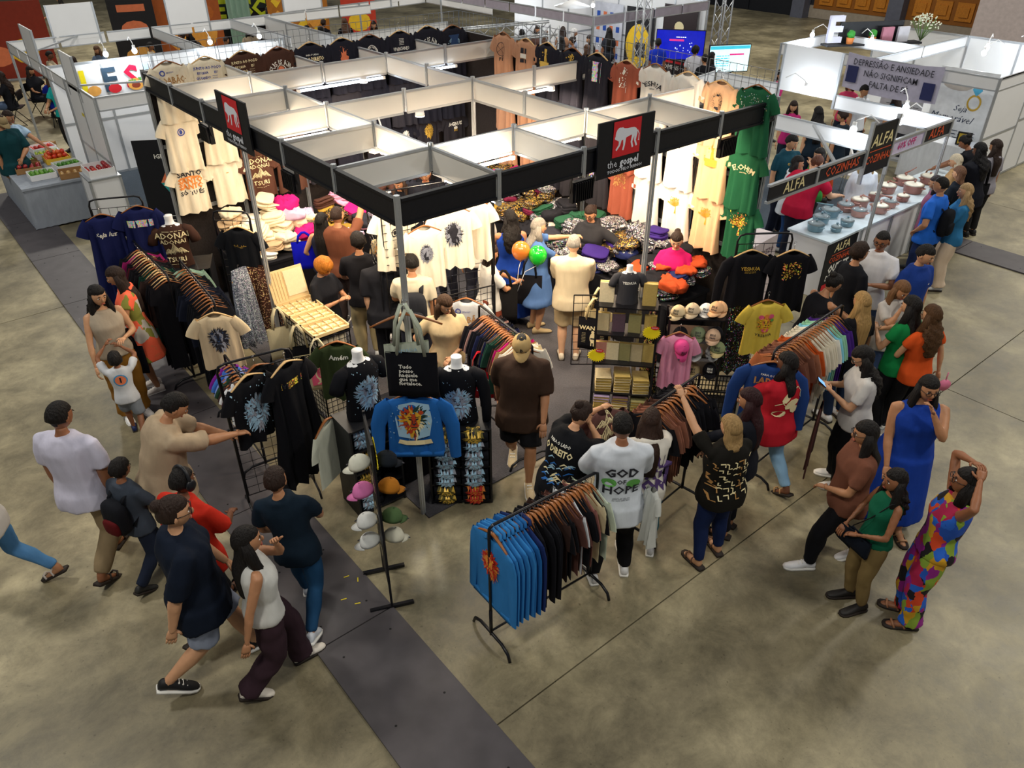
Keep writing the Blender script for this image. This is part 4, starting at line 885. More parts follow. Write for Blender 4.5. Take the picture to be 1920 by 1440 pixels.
# wire grids standing above the wall tops that carry the top hangers
gridm = mat('grey grid wire', '#7c8087', .4, .6, 'plain', 0, 1, 0)
def grid(loc, rz, w, h, dx=.1, dz=.1, r=.0025, label=None, cat=None, parent=None, mt=None, frame=.006, name='wire_grid'):
    m = M(); nx = max(1, round(w/dx)); nz = max(1, round(h/dz))
    for i in range(nx+1): x = -w/2+w*i/nx; q = frame if i in (0, nx) else r; m.bar((x, 0, 0), (x, 0, h), q*2)
    for j in range(nz+1): z = h*j/nz; q = frame if j in (0, nz) else r; m.bar((-w/2, 0, z), (w/2, 0, z), q*2)
    return mk(name, m, mt or blackmetal, parent, loc, rz, label=label, cat=cat, kind=None)
for i in range(5): grid((i+.5, 5.985, 3.28), 0, .96, .27, .1, .09, .0018, '%s wire grid above the back wall from the left' % NORD[i], 'wire grid', mt=gridm, frame=.003)
for i in range(6): grid((4.985, i+.5, 3.28), math.pi/2, .96, .27, .1, .09, .0018, '%s wire grid above the right wall from the near end' % NORD[i], 'wire grid', mt=gridm, frame=.003)
# ---------------------------------------------------------------- folded clothes in heaps
def fold_m(seed, a=.17, b=.13, c=.045, kind=0):
    rs = np.random.RandomState(seed); m = M(); ph = rs.uniform(0, 6, 8)
    if kind == 0:       # a loose pile of folded layers
        z0 = 0.
        for l in range(4):
            n = 20; th = np.arange(n)*2*math.pi/n; cx, cy = np.cos(th), np.sin(th); h_ = c*.55; da, db = rs.uniform(-.02, .02, 2); s_ = rs.uniform(.86, 1.05); X = np.sign(cx)*abs(cx)**.5*a*s_+da; Y = np.sign(cy)*abs(cy)**.5*b*s_+db; rings = []
            for k, (t, zz) in enumerate(((.9, 0), (1., h_*.3), (1., h_*.7), (.92, h_), (.45, h_*1.05))): rings.append(np.stack([X*t, Y*t, z0+zz+.006*np.sin(14*X+ph[l])+.006*np.sin(17*Y+ph[l+3])+.004*np.sin(3*th+l)], 1))
            m.loft(np.array(rings)); z0 += h_*.92
        return m.mesh('folded')
    def fn(v):
        x, y, z = v[:, 0].copy(), v[:, 1].copy(), v[:, 2].copy(); v = np.sign(v)*np.abs(v)**np.array([.6, .6, .8])
        r_ = 1-np.abs(np.sin(4.5*x+3*y+ph[0]))+.7*(1-np.abs(np.sin(7*x-5*y+ph[1])))
        v = v*(1+.16*np.sin(3*x+ph[2])*np.sin(4*y+ph[3]))[:, None]; v[:, 2] += np.where(z > -.3, .55*r_-.35, 0); v[:, :2] *= (1+.06*np.sin(9*z+5*x+ph[4]))[:, None]; return v
    m.ball((0, 0, c*.9), (a, b, c), 24, 11, 0, fn); return m.mesh('folded')
FOLD = [fold_m(i, kind=i % 2, a=.15+.02*(i % 3), b=.12+.015*(i % 2), c=.04+.012*(i % 3)) for i in range(8)]
seqc = [mat('black cloth silver sequins', '#191920', .5, 0, 'sequin', 1., 110, .28, col2='#8fb8d8'), mat('dark cloth gold sequins', '#1a181c', .5, 0, 'sequin', .08, 100, .26, col2='#b8923c'), mat('grey cloth mixed sequins', '#2a2a34', .5, 0, 'sequin', .9, 110, .3, col2='#c8b0c0')]
HC = {'black': '#17171d', 'charcoal': '#2b2b33', 'cream': '#dfd0b2', 'white': '#e6e0d4', 'brown': '#4b2f26', 'sequinned black': seqc[0], 'gold sequinned': seqc[1], 'mixed sequinned': seqc[2], 'magenta': '#c01a6e', 'pink': '#d99ab6', 'lilac': '#c9b4cf', 'green': '#1f4a34', 'navy': '#1c2450', 'purple': '#33206a', 'burgundy': '#5c1530', 'rust': '#a4401e', 'gold': '#9b7a2c', 'blue': '#5b8fc0', 'beige': '#b59a78'}
def heap(name_, region, n, cols, z0, hmax, group, seed, where):
    """region: list of (x0, x1, y0, y1); items piled higher towards the wall side"""
    rd = random.Random(seed); cnt = {}
    (x0, x1, y0, y1, wall) = region; gx = max(1, round((x1-x0)/.27)); gy = max(1, round((y1-y0)/.25)); cells = [(i, j) for i in range(gx) for j in range(gy)]
    lev = {}; items = []
    for (i, j) in cells:
        u = {'y+': (j+.5)/gy, 'x+': (i+.5)/gx}[wall]; H0 = hmax*(.35+.65*u)*rd.uniform(.7, 1.2); k = max(1, int(H0/.075)); top = k
        for q in range(max(0, k-3), k):
            items.append((x0+(i+.5)*(x1-x0)/gx+rd.uniform(-.05, .05), y0+(j+.5)*(y1-y0)/gy+rd.uniform(-.05, .05), z0+q*.075, q == k-1, i/gx, j/gy))
        if k > 3:
            pass
    rd.shuffle(items); items = items[:n]
    for idx, (x, y, z, tp, u, w_) in enumerate(items):
        c = rd.choice(cols(u, w_)); cnt[c] = cnt.get(c, 0)+1
        mt = HC[c] if not isinstance(HC[c], str) else cloth(HC[c]); me = FOLD[rd.randrange(8)]
        if not len(me.materials): me.materials.append(cloth('#17171d'))
        o = bpy.data.objects.new('folded_garment', me); COL.objects.link(o); o.location = (x, y, z); o.rotation_euler = (rd.uniform(-.25, .25), rd.uniform(-.25, .25), rd.uniform(0, 6.28)); s_ = rd.uniform(.8, 1.1); o.scale = (s_, s_, s_*rd.uniform(.9, 1.3))
        o.material_slots[0].link = 'OBJECT'; o.material_slots[0].material = mt
        tag(o, None, 'clothes', group); lev.setdefault(c, []).append(o)
    for c, L in lev.items():
        L.sort(key=lambda q: (cR@np.array(q.location)))
        for i, q in enumerate(L): q['label'] = 'folded %s garment, %s, %s' % (c, 'only one' if len(L) == 1 else (NORD[i]+' from left' if i < 30 else 'near right end'), where)
def table(x0, x1, y0, y1, z, label, mt=None, skirt=True, name='display_table'):
    e = empty(name, ((x0+x1)/2, (y0+y1)/2, .014), 0, label, 'table'); w, d = x1-x0, y1-y0
    m = M(); m.box((0, 0, z-.034), (w, d, .04)); mk('tabletop', m, mt or cloth('#15151a'), e)
    if skirt:
        m = M(); nn = max(8, int(w/.05)); P = []
        for (ax, ay), (bx, by) in (((-w/2, -d/2), (w/2, -d/2)), ((w/2, -d/2), (w/2, d/2)), ((w/2, d/2), (-w/2, d/2)), ((-w/2, d/2), (-w/2, -d/2))):
            L = math.hypot(bx-ax, by-ay); k = max(3, int(L/.06))
            for i in range(k): t = i/k; P.append((ax+(bx-ax)*t, ay+(by-ay)*t))
        P = np.array(P); wob = 1-.02*(np.arange(len(P)) % 2); top = np.column_stack([P*.985, np.full(len(P), z-.04)]); bt = np.column_stack([P*wob[:, None]*.985, np.full(len(P), .02)])
        m.loft([top, bt], (False, False)); mk('table_skirt', m, mt or cloth('#15151a'), e)
    else:
        for a in (-1, 1):
            for b in (-1, 1): m = M(); m.tube([(a*(w/2-.05), b*(d/2-.05), 0), (a*(w/2-.05), b*(d/2-.05), z-.05)], .015, 8); mk('leg', m, blackmetal, e)
    return e
table(.35, 2.0, 4.75, 5.72, .85, 'black-covered table under the cream folded clothes in the back left corner')
table(2.06, 4.0, 4.8, 5.72, .85, 'black-covered table under the pink and brown heap along the back wall')
table(4.06, 4.78, 3.35, 5.72, .85, 'black-covered table under the heap in the far corner')
table(3.95, 4.78, .35, 3.28, .85, 'black-covered table under the sequinned heap along the right wall')
heap('a', (.42, 1.55, 4.85, 5.7, 'y+'), 66, lambda u, w: ['cream', 'cream', 'white', 'cream', 'beige'] if u < .75 else ['lilac', 'white', 'magenta', 'cream'], .86, .6, 'cream clothes heaped in the back left corner', 1, 'in cream back left heap')
heap('b', (1.5, 2.15, 4.5, 5.6, 'y+'), 28, lambda u, w: ['gold', 'gold sequinned', 'cream', 'brown', 'lilac'], .86, .4, 'gold and cream clothes heaped beside the cream heap', 2, 'in gold heap beside cream one')
heap('c', (2.2, 3.95, 4.85, 5.7, 'y+'), 95, lambda u, w: ['pink', 'magenta', 'brown', 'lilac', 'white', 'charcoal', 'sequinned black'] if u < .5 else ['brown', 'black', 'gold sequinned', 'brown', 'charcoal', 'magenta'], .86, .5, 'clothes heaped along the back wall', 3, 'in pink heap along back wall')
heap('d', (4.0, 4.75, 3.3, 5.6, 'x+'), 105, lambda u, w: ['black', 'charcoal', 'gold sequinned', 'mixed sequinned', 'brown', 'black', 'magenta', 'sequinned black'] if w > .3 else ['gold sequinned', 'burgundy', 'black', 'mixed sequinned', 'gold', 'charcoal'], .86, .62, 'clothes heaped in the far corner', 4, 'in dark far corner heap')
heap('e', (3.98, 4.75, .4, 3.28, 'x+'), 125, lambda u, w: ['rust', 'mixed sequinned', 'black', 'sequinned black', 'navy'] if w < .25 else (['purple', 'gold sequinned', 'black', 'mixed sequinned', 'navy'] if w < .5 else ['green', 'black', 'mixed sequinned', 'charcoal', 'white', 'sequinned black']), .86, .55, 'clothes heaped along the right wall', 5, 'in heap along right wall')
# ---------------------------------------------------------------- clothes rails
def rail(a, b, z, label, n, cols, group, where, keyf, foot='u', seed=1, curved=True, tmm=None, jit=.004, names=None, end0=0.06, sgn=1, hmf=None):
    """tubular garment rail from a to b (ground points) with n garments; garment i gets (key, colour name, colour)"""
    a = np.array([*a, 0.]); b = np.array([*b, 0.]); d = (b-a)/np.linalg.norm(b-a); L = np.linalg.norm(b-a); p = np.array([-d[1], d[0], 0]); mt = tmm or blackmetal
    e = empty('garment_rail', tuple(a), 0, label, 'clothes rail'); o = np.zeros(3); q = b-a; r = .045
    m = M(); up = np.array([0, 0, z]); 
    m.tube([up*.3, up*.94, up-[0, 0, .02]+d*.005, up+d*.04, up+q*.5, up+q-d*.04, up+q-[0, 0, .02]-d*.005, q+up*.94, q+up*.3], .013, 8); mk('rail', m, mt, e)
    for s_, c in ((0, o), (1, q)):
        m = M(); m.tube([c+up*.3, c+[0, 0, .1]], .015, 8); mk('upright', m, mt, e)
        m = M(); W_ = .26; m.tube([c+p*W_+[0, 0, .014], c+p*(W_*.9)+[0, 0, .08], c+p*.15+[0, 0, .12], c-p*.15+[0, 0, .12], c-p*(W_*.9)+[0, 0, .08], c-p*W_+[0, 0, .014]], .014, 8); mk('foot', m, mt, e)
    m = M(); m.tube([[0, 0, .14], q+[0, 0, .14]], .01, 8); mk('lower_bar', m, mt, e)
    rd = random.Random(seed); rz = math.atan2(d[1], d[0])+math.pi/2*sgn; cum = 0
    for i in range(n):
        t = end0+(L-2*end0)*(i+.5)/n+rd.uniform(-jit, jit); key, cn, cc = keyf(i, rd); pos = a+d*t+up-[0, 0, .02]
        lab = '%s garment, %s from the near end of the %s' % (cn, NORD[i] if i < 30 else str(i+1)+'th', where)
        H_(tuple(pos), rz+rd.uniform(-.13, .13), key, cc, lab, group, hm=(hmf(i) if hmf else wood), hz=-.022, hsc=.86, tilt=rd.uniform(-.02, .02), name='hanging_garment', cat='shirt')
    return e
# ================================================================== rails and stands around the booth
FC = YAW+math.pi/2        # rotation of a garment that faces the camera side
def seqf(L):   # L: list of (n, key, name, colour)
    X = [q[1:] for q in L for _ in range(q[0])]
    return (lambda i, rd: X[i]), len(X)
f, n = seqf([(4, 'rkj', 'sky blue denim jacket', '#2f78b8'), (2, 'rkj', 'blue denim jacket', '#1f5f9e'), (1, 'rkj', 'navy jacket', '#1b2c5e'), (6, 'rkl', 'black', '#121218'), (1, 'rk', 'dark brown', '#3a2824'), (2, 'rk', 'black', '#15151a'), (2, 'rk', 'brown', '#5a3a34'), (1, 'rk', 'white', '#cfd4da'), (2, 'rk', 'black', '#121218'), (1, 'rk', 'dusty rose', '#8a5a54'), (1, 'rk', 'cream', '#cbbf9a'), (1, 'rk', 'black', '#121218'), (1, 'rk', 'pale green', '#c2cdb8')])
rail((-.44, -1.66), (.64, -1.72), 1.31, 'black tubular clothes rail in the foreground with blue jackets at its near end', n, None, 'garments on the foreground rail', 'foreground rail', f, seed=3, end0=.05)
o = H_((-.41, -1.665, 1.29), math.pi/2-.05+0.02, 'rkj', '#2f78b8', 'sky blue denim jacket with coloured lion print, outermost on the foreground rail', 'garments on the foreground rail', 'lionp', (ikred, inkor, ikyel), acy=-.36, name='denim_jacket', cat='jacket')
f, n = seqf([(1, 'rk', 'orange brown', '#a8623c'), (5, 'rk', 'brown', '#6d4536'), (2, 'rk', 'tan brown', '#8f5c44'), (2, 'rk', 'rust orange', '#b4501e'), (5, 'rk', 'off-white', '#cfc8b6'), (1, 'rk', 'white', '#d9d6cc'), (1, 'rk', 'sky blue', '#7cc4dc'), (2, 'rk', 'mint green', '#8cc0a2'), (2, 'rk', 'purple', '#45247a'), (2, 'rk', 'black', '#15151a')])
rail((2.93, -1.75), (4.28, -1.66), 1.6, 'black tubular clothes rail at the right of the booth, brown to mint T-shirts', n, None, 'garments on the right rail', 'right rail', f, seed=4)
H_((2.9, -1.78, 1.58), FC-.25, 'lng', '#1d3a74', 'blue sweatshirt with gold and violet print hanging on the near end of the right rail', None, 'lado2', (inkw, inktan, purple), acy=-.3, name='sweatshirt', hz=0) if False else None
ARTS['lado2'] = Art().text('PARA O LADO', .03, 0, .12, 0, .02).text('LADO', .1, -.03, .05, 1, .04, sx=.9).ell(0, -.07, .09, .04, 2, 12).stroke([(-.1, -.13), (0, -.1), (.1, -.14)], .02, 1).stroke([(-.1, -.18), (0, -.15), (.1, -.19)], .02, 2)
H_((2.88, -1.8, 1.58), FC-.3, 'lng', '#1d3a74', 'blue sweatshirt with gold and violet print on the near end of the right rail', None, 'lado2', (inkw, inktan, purple), acy=-.32, name='sweatshirt')
f, n = seqf([(1, 'rk', 'black', '#16161c'), (3, 'rk', 'tan brown', '#8a5a48'), (2, 'rk', 'brown', '#4a3028'), (3, 'rk', 'black', '#121218'), (4, 'rk', 'black', '#16161c')])
rail((1.38, -1.56), (2.2, -1.47), 1.5, 'short black clothes rail between the shoppers in front of the book shelf', n, None, 'garments on the short rail', 'short rail', f, seed=5)
ARTS['badge2'] = ARTS['badge']
H_((2.02, -1.6, 1.46), FC-.3, 'ws', '#13131b', 'black T-shirt with round white emblem pulled out from the short rail', None, 'badge2', (inkw,), acy=-.27, aside=1, name='tee_shirt', tilt=-.25, L=.72, W=.27)
f, n = seqf([(2, 'rk', 'white', '#e4ddd0'), (1, 'rk', 'cream', '#d9c9a4'), (2, 'rk', 'white', '#e4ddd0'), (1, 'rk', 'tan', '#a9855c'), (1, 'rk', 'magenta', '#c4187a'), (1, 'rk', 'brown', '#6b4238'), (1, 'rk', 'dark brown', '#3c2724'), (2, 'rk', 'dark green', '#1f4034'), (1, 'rk', 'grey brown', '#57504a'), (1, 'rk', 'navy', '#1c2146'), (2, 'rk', 'black', '#16161e'), (1, 'rk', 'navy', '#20264a'), (2, 'rk', 'black', '#16161e'), (1, 'rk', 'dusty pink', '#a68078'), (2, 'rk', 'black', '#1b1a20'), (1, 'rk', 'brown', '#3c2a28')])
rail((1.33, -.1), (1.45, .92), 1.5, 'black clothes rail inside the front of the booth with a magenta T-shirt', n, None, 'garments on the inner rail', 'inner rail', f, seed=6, sgn=1)
f, n = seqf([(3, 'rkd', 'black', '#14141a'), (2, 'rk', 'dark brown', '#2e2220'), (2, 'rkd', 'dark green', '#143a30'), (3, 'rk', 'black', '#14141a'), (1, 'rk', 'burgundy', '#4a1420'), (2, 'rkd', 'black', '#14141a'), (1, 'rk', 'magenta', '#8a1a5c'), (2, 'rk', 'black', '#14141a')])
rail((-.88, 3.78), (-.86, 5.1), 1.5, 'black clothes rail nearest the navy dresses, with pale wooden hangers', n, None, 'garments on the far left rail', 'far left rail', f, seed=7, hmf=lambda i: woodl if i % 3 else wood)
f, n = seqf([(5, 'rkd', 'black', '#12141b'), (3, 'rk', 'navy black', '#151a2a'), (5, 'rkd', 'black', '#12141b'), (2, 'rk', 'pale green', '#8fae9c')])
rail((-.7, 2.86), (-.6, 4.2), 1.48, 'black clothes rail with the cream lion T-shirt on its near end', n, None, 'garments on the near left rail', 'near left rail', f, seed=8, hmf=lambda i: wood)
H_((-.76, 2.76, 1.46), FC+.2, 'ws', '#d8c3a0', 'cream T-shirt with ink-coloured lion print on the near end of the left rail', None, 'lionp', (inkb, ikgrey, ikdk), acy=-.36, name='tee_shirt', hm=woodl)
f, n = seqf([(2, 'kid', 'black', '#15151c'), (1, 'kid', 'burgundy', '#4a2830'), (1, 'kid', 'white', '#dfe2e6'), (1, 'kid', 'dark brown', '#3a2626'), (1, 'kid', 'dark green', '#23402f'), (1, 'kid', 'lavender blue', '#7f94d8'), (1, 'kid', 'blue', '#3f6fc0'), (1, 'kid', 'purple', '#7a1f8c')])
rail((-.92, 1.62), (-.86, 2.4), 1.08, 'low black clothes rail with small coloured T-shirts behind the black lion shirt', n, None, 'garments on the low rail', 'low rail', f, seed=9)
def gridstand(a, b, z, label, z0=.35):
    a = np.array([*a, 0.]); b = np.array([*b, 0.]); d = b-a; L = np.linalg.norm(d); d /= L; rz = math.atan2(d[1], d[0]); e = empty('grid_stand', tuple((a+b)/2), rz, label, 'display stand'); w = L
    m = M(); m.tube([(-w/2, 0, .1), (-w/2, 0, z-.08), (-w/2+.02, 0, z-.02), (-w/2+.08, 0, z), (w/2-.08, 0, z), (w/2-.02, 0, z-.02), (w/2, 0, z-.08), (w/2, 0, .1)], .012, 8); mk('frame', m, blackmetal, e)
    g_ = grid((0, 0, z0), 0, w-.03, z-z0-.12, .1, .1, .0022, parent=e, frame=.004); g_.name = 'grid_panel'
    for q in (-1, 1): m = M(); m.tube([(q*w/2, -.2, .014), (q*w/2, -.16, .08), (q*w/2, 0, .11), (q*w/2, .16, .08), (q*w/2, .2, .014)], .012, 8); mk('foot', m, blackmetal, e)
    return e
gridstand((-1.18, 5.36), (-.62, 5.12), 2.02, 'black grid stand carrying two navy dresses at the far left')
ang = math.atan2(-.24, .56)+math.pi
H_((-1.1, 5.26, 1.92), ang, 'dr', '#151c4c', 'long navy dress lettered Seja luz in white, left of the two navy dresses', None, 'seja', (inkw,), acy=-.32, name='dress', cat='dress')
H_((-.72, 5.04, 2.0), ang, 'dr', '#151c4c', 'long navy dress with a band of silver sequins, right of the two navy dresses', None, 'sband', (glit,), acy=-.28, name='dress', cat='dress')
gridstand((-.12, 4.1), (.2, 3.78), 2.0, 'black grid stand carrying the brown sequinned skirt')
H_((.06, 3.84, 1.9), FC-.1, 'ws', '#111318', 'black T-shirt with tiny gold print above the brown sequinned skirt', None, 'tinyg', (gold,), acy=-.3, name='tee_shirt', L=.5, hm=woodl)
skb = mat('brown sequinned cloth', '#4a2a20', .4, 0, 'sequin', .1, 120, .12, col2='#ffd9a0'); skg = mat('silver sequinned cloth', '#6a7284', .35, .2, 'sequin', .4, 120, .3, col2='#e8f0ff')
H_((.12, 3.7, 1.37), FC-.15, 'sk', skb, 'brown sequinned pleated skirt hanging under a black T-shirt', None, hanger=False, name='skirt', cat='skirt', L=.98)
H_((-.2, 3.35, 1.55), FC+.9, 'sk', skg, 'silver grey sequinned skirt on a pale wooden hanger', None, name='skirt', cat='skirt', hm=woodl, sc=(.6, .8, 1.0))
gridstand((-1.32, 1.13), (-.66, 1.02), 1.72, 'black grid stand with the black lion T-shirt and black dress', z0=.2)
blkcl = '#0d0e14'
ARTS['lionbig'] = Art().lion(0, 0, .16, (0, 1, 2), 3, 52).flecks(0, .05, .46, .5, 0, 50, 3, .006); ARTS['lionbust'] = Art().lion(0, 0, .15, (0, 1, 2), 3, 50).flecks(0, 0, .42, .5, 0, 26, 5, .005)
H_((-1.14, .92, 1.72), math.pi+.32, 'ws', blkcl, 'black T-shirt with a large pale lion face, on the grid stand nearest the kneeling shopper'.replace('nearest the kneeling shopper', 'at the front left'), None, 'lionbig', (iklb, ikgrey, inkb), acy=-.42, name='tee_shirt', hm=woodl, W=.29, L=.7)
H_((-.78, .88, 1.74), math.pi+.3, 'dr', blkcl, 'long black dress with a band of gold sequins, beside the black lion T-shirt', None, 'gband', (gglit, inkb), acy=-.27, name='dress', cat='dress', hm=woodl, L=1.35)
H_((-1.0, 1.06, 1.7), math.pi+.3, 'rk', blkcl, 'plain black garment behind the black lion T-shirt', None, name='tee_shirt', hm=wood)
gridstand((4.14, -.36), (4.66, -.72), 2.0, 'black grid stand with the black YESHUA top, right of the caps')
a_ = math.atan2(-.36, .52)+math.pi
H_((4.24, -.5, 1.9), a_, 'lng', '#101016', 'black top lettered YESHUA in gold on the right grid stand', None, 'yeshgold', (gold,), acy=-.3, name='long_sleeved_top', hm=woodl)
H_((4.6, -.8, 1.9), a_, 'wl', '#101016', 'black T-shirt dress with coloured sequin marks on the right grid stand', None, 'cluster', (gglit,), acy=-.3, name='tee_shirt', hm=woodl, L=1.0)
H_((4.42, -.4, 1.12), a_, 'sk', mat('black sequinned cloth', '#0e0e14', .5, 0, 'sequin', 1, 110, .1, col2='#c080ff'), 'black sequinned skirt under the YESHUA top', None, hanger=False, name='skirt', cat='skirt', sc=(.8, .6, 1))
H_((4.2, -.84, 1.42), a_, 'ws', '#d9be4e', 'yellow T-shirt with flowered lion face lettered YESHUA', None, 'ylion', (ikyel, inkor, inkb, ikpink, ikgreen, inkb), acy=-.36, name='tee_shirt')
# ------------------------------------------------------------------ white tees on tall grids inside
for (x, y, z, r_, art, am, lb) in [(1.28, 2.28, 2.32, .55, 'circ', (inkb,), 'white T-shirt with small black mark, leftmost on the inner wire grid'), (1.5, 1.98, 2.12, .3, 'gline', (ikgrey, inkb), 'white T-shirt with grey lion print, second from left on the inner wire grid'),
                       (1.82, 1.86, 2.32, .05, 'lionp', (ikgrey, inkb, inkb), 'white T-shirt with black lion print, largest on the inner wire grid'), (2.12, 1.9, 2.34, -.2, None, None, 'plain white T-shirt, rightmost on the inner wire grid')]:
    H_((x, y, z), FC+r_, 'wl', '#e8e0cc', lb, 'white T-shirts on the inner wire grid', art, am, acy=-.38, name='tee_shirt', L=.78)
grid((1.75, 2.1, .5), -.25, 1.3, 1.95, .1, .1, .0025, label='tall wire grid carrying white T-shirts inside the booth', cat='wire grid')
grid((1.18, 2.6, .5), 1.2, .6, 1.9, .1, .1, .0025, label='side wire grid of the inner display by the corner post', cat='wire grid')
m = M(); m.box((0, 0, 1.2), (.035, .035, 2.4)); mk('display_pole', m, blackmetal, None, (2.3, 1.75, .014), label='black square pole at the right of the inner wire grid', cat='pole')
grid((1.62, 1.42, .45), -.2, .75, .95, .08, .08, .0025, label='low wire grid behind the beige-shirted woman', cat='wire grid')
H_((1.6, 1.36, 1.42), FC-.1, 'ws', '#b9bcbf', 'grey T-shirt lettered NOABÃO on the low wire grid', None, 'noarao', (inktan, inkblue), name='tee_shirt')
# ------------------------------------------------------------------ busts
def bust_m(h_=.62, w_=.2):
    m = M(); m.tube([(0, 0, 0), (0, 0, .02), (0, 0, .2), (0, 0, .36), (0, 0, .48), (0, 0, .535), (0, 0, .555), (0, 0, .6), (0, 0, .655), (0, 0, .66)], [.13, .145, .135, .165, .175, .11, .06, .05, .052, .05], 18, ry=[.08, .09, .08, .105, .1, .07, .052, .048, .05, .048], ref=(1, 0, 0)); return m
def bust(loc, rz, col, label, art=None, am=None, long=False, sc=1., tail=.0, blab=None):
    e = empty('bust_form', loc, rz, label, 'mannequin'); e.scale = (sc,)*3
    mk('torso_form', bust_m(), white, e)
    m = M(); n = 22; th = np.arange(n)*2*math.pi/n; rings = []
    for z, a, b in ((-.04-tail, .19, .115), (0, .185, .11), (.2, .165, .1), (.36, .185, .12), (.46, .2, .112), (.51, .16, .09), (.535, .1, .072), (.55, .072, .062)):
        w_ = .006*np.sin(th*7+z*9)*(1.6 if z < .2 else .5); rings.append(np.stack([(a+w_)*np.cos(th), (b+w_)*np.sin(th), np.full(n, z)], 1))
    m.loft(np.array(rings), (True, True))
    for q in (-1, 1):
        if long: m.tube([(q*.13, 0, .49), (q*.21, 0, .44), (q*.25, .01, .3), (q*.27, .02, .1), (q*.27, .03, -.12)], [.06, .07, .06, .05, .04], 12)
        else: m.tube([(q*.13, 0, .485), (q*.2, 0, .45), (q*.25, .0, .36), (q*.265, .0, .3)], [.055, .07, .068, .07], 12)
    o = mk('garment', m, [cloth(col)], e)
    if art: b = bvh_of(m); p = lay_on(ARTS[art], b, (0, 0, .27 if not long else .22), (-1, 0, 0), (0, 0, 1), .004); mk('print', p, list(am), e)
    return e
bust((-.42, 4.9, 1.12), FC+.25, '#3a241c', 'brown ADONAI T-shirt with mountain print on a white bust form', 'adonai', (cream, cream), tail=.06)
def shelfbox(loc, rz, w, d, h, nsh, label, name='shelf_unit', mt=None, back=True):
    mt = mt or mat('black melamine', '#101116', .45); e = empty(name, loc, rz, label, 'shelf')
    for q in (-1, 1): m = M(); m.box((q*(w/2-.01), 0, h/2), (.02, d, h)); mk('side_panel', m, mt, e)
    if back: m = M(); m.box((0, -d/2+.01, h/2), (w-.04, .015, h-.02)); mk('back_panel', m, mt, e)
    for i in range(nsh): z = .03+(h-.05)*i/(nsh-1); m = M(); m.box((0, .005, z), (w-.04, d-.02, .02)); mk('shelf', m, mt, e)
    return e
shelfbox((-.4, 4.9, .005), FC+.25, .74, .48, 1.11, 4, 'black shelf unit under the brown ADONAI bust')
def fstack(base, rz, n, cols, group, where, w=1., dz=.04):
    for i in range(n):
        me = FOLD[(i*3+n) % 8]
        if not len(me.materials): me.materials.append(cloth('#17171d'))
        o = bpy.data.objects.new('folded_garment', me); COL.objects.link(o); o.location = (base[0], base[1], base[2]+dz*i); o.rotation_euler = (0, 0, rz+RD.uniform(-.08, .08)); o.scale = (w*.9, w*.9, .62)
        c = cols[i % len(cols)]; mt = HC.get(c); mt = cloth(mt) if isinstance(mt, str) else (mt or cloth(c)); o.material_slots[0].link = 'OBJECT'; o.material_slots[0].material = mt
        tag(o, 'folded %s garment, %s up, %s' % (c if c in HC else 'dark', NORD[i], where), 'clothes', group)
cR2 = cR[:2]; cFw = cF[:2]/np.linalg.norm(cF[:2])
def off(p, r, f_, z=None):
    q = np.array(p[:2], float)+cR2*r+cFw*f_; return (q[0], q[1], p[2] if z is None else z)
B_ = (-.4, 4.9, 0)
fstack(off(B_, -.2, -.1, .78), FC, 5, ['blue', 'white', 'blue'], 'folded clothes on the shelf under the brown bust', 'left stack under the brown bust', .9)
fstack(off(B_, .16, -.12, .78), FC, 5, ['black', 'pink', 'black', 'lilac'], 'folded clothes on the shelf under the brown bust', 'right stack under the brown bust', .9)
fstack(off(B_, -.2, -.1, .42), FC, 4, ['black', 'charcoal'], 'folded clothes low on the shelf under the brown bust', 'lower left stack under the brown bust', .9)
fstack(off(B_, .16, -.1, .42), FC, 5, ['pink', 'black'], 'folded clothes low on the shelf under the brown bust', 'lower right stack under the brown bust', .9)
bust((-.24, .52, 1.1), FC+.75, blkcl, 'black lion-print top on a white bust form, left of the denim jacket', 'lionbust', (iklb, ikgrey, inkb), long=False, tail=.22)
bust((.5, .02, .98), FC+.05, blkcl, 'black long-sleeved lion-print top on a white bust form, right of the denim jacket', 'lionbust', (iklb, ikgrey, inkb), long=True, tail=.12)
shelfbox((-.26, .5, .005), FC+.65, .52, .38, 1.06, 5, 'narrow black shelf of lion T-shirts, left of the corner post')
shelfbox((.5, .02, .005), FC+.05, .62, .4, .93, 5, 'narrow black shelf of lion T-shirts, right of the corner post')
LIONS = {}
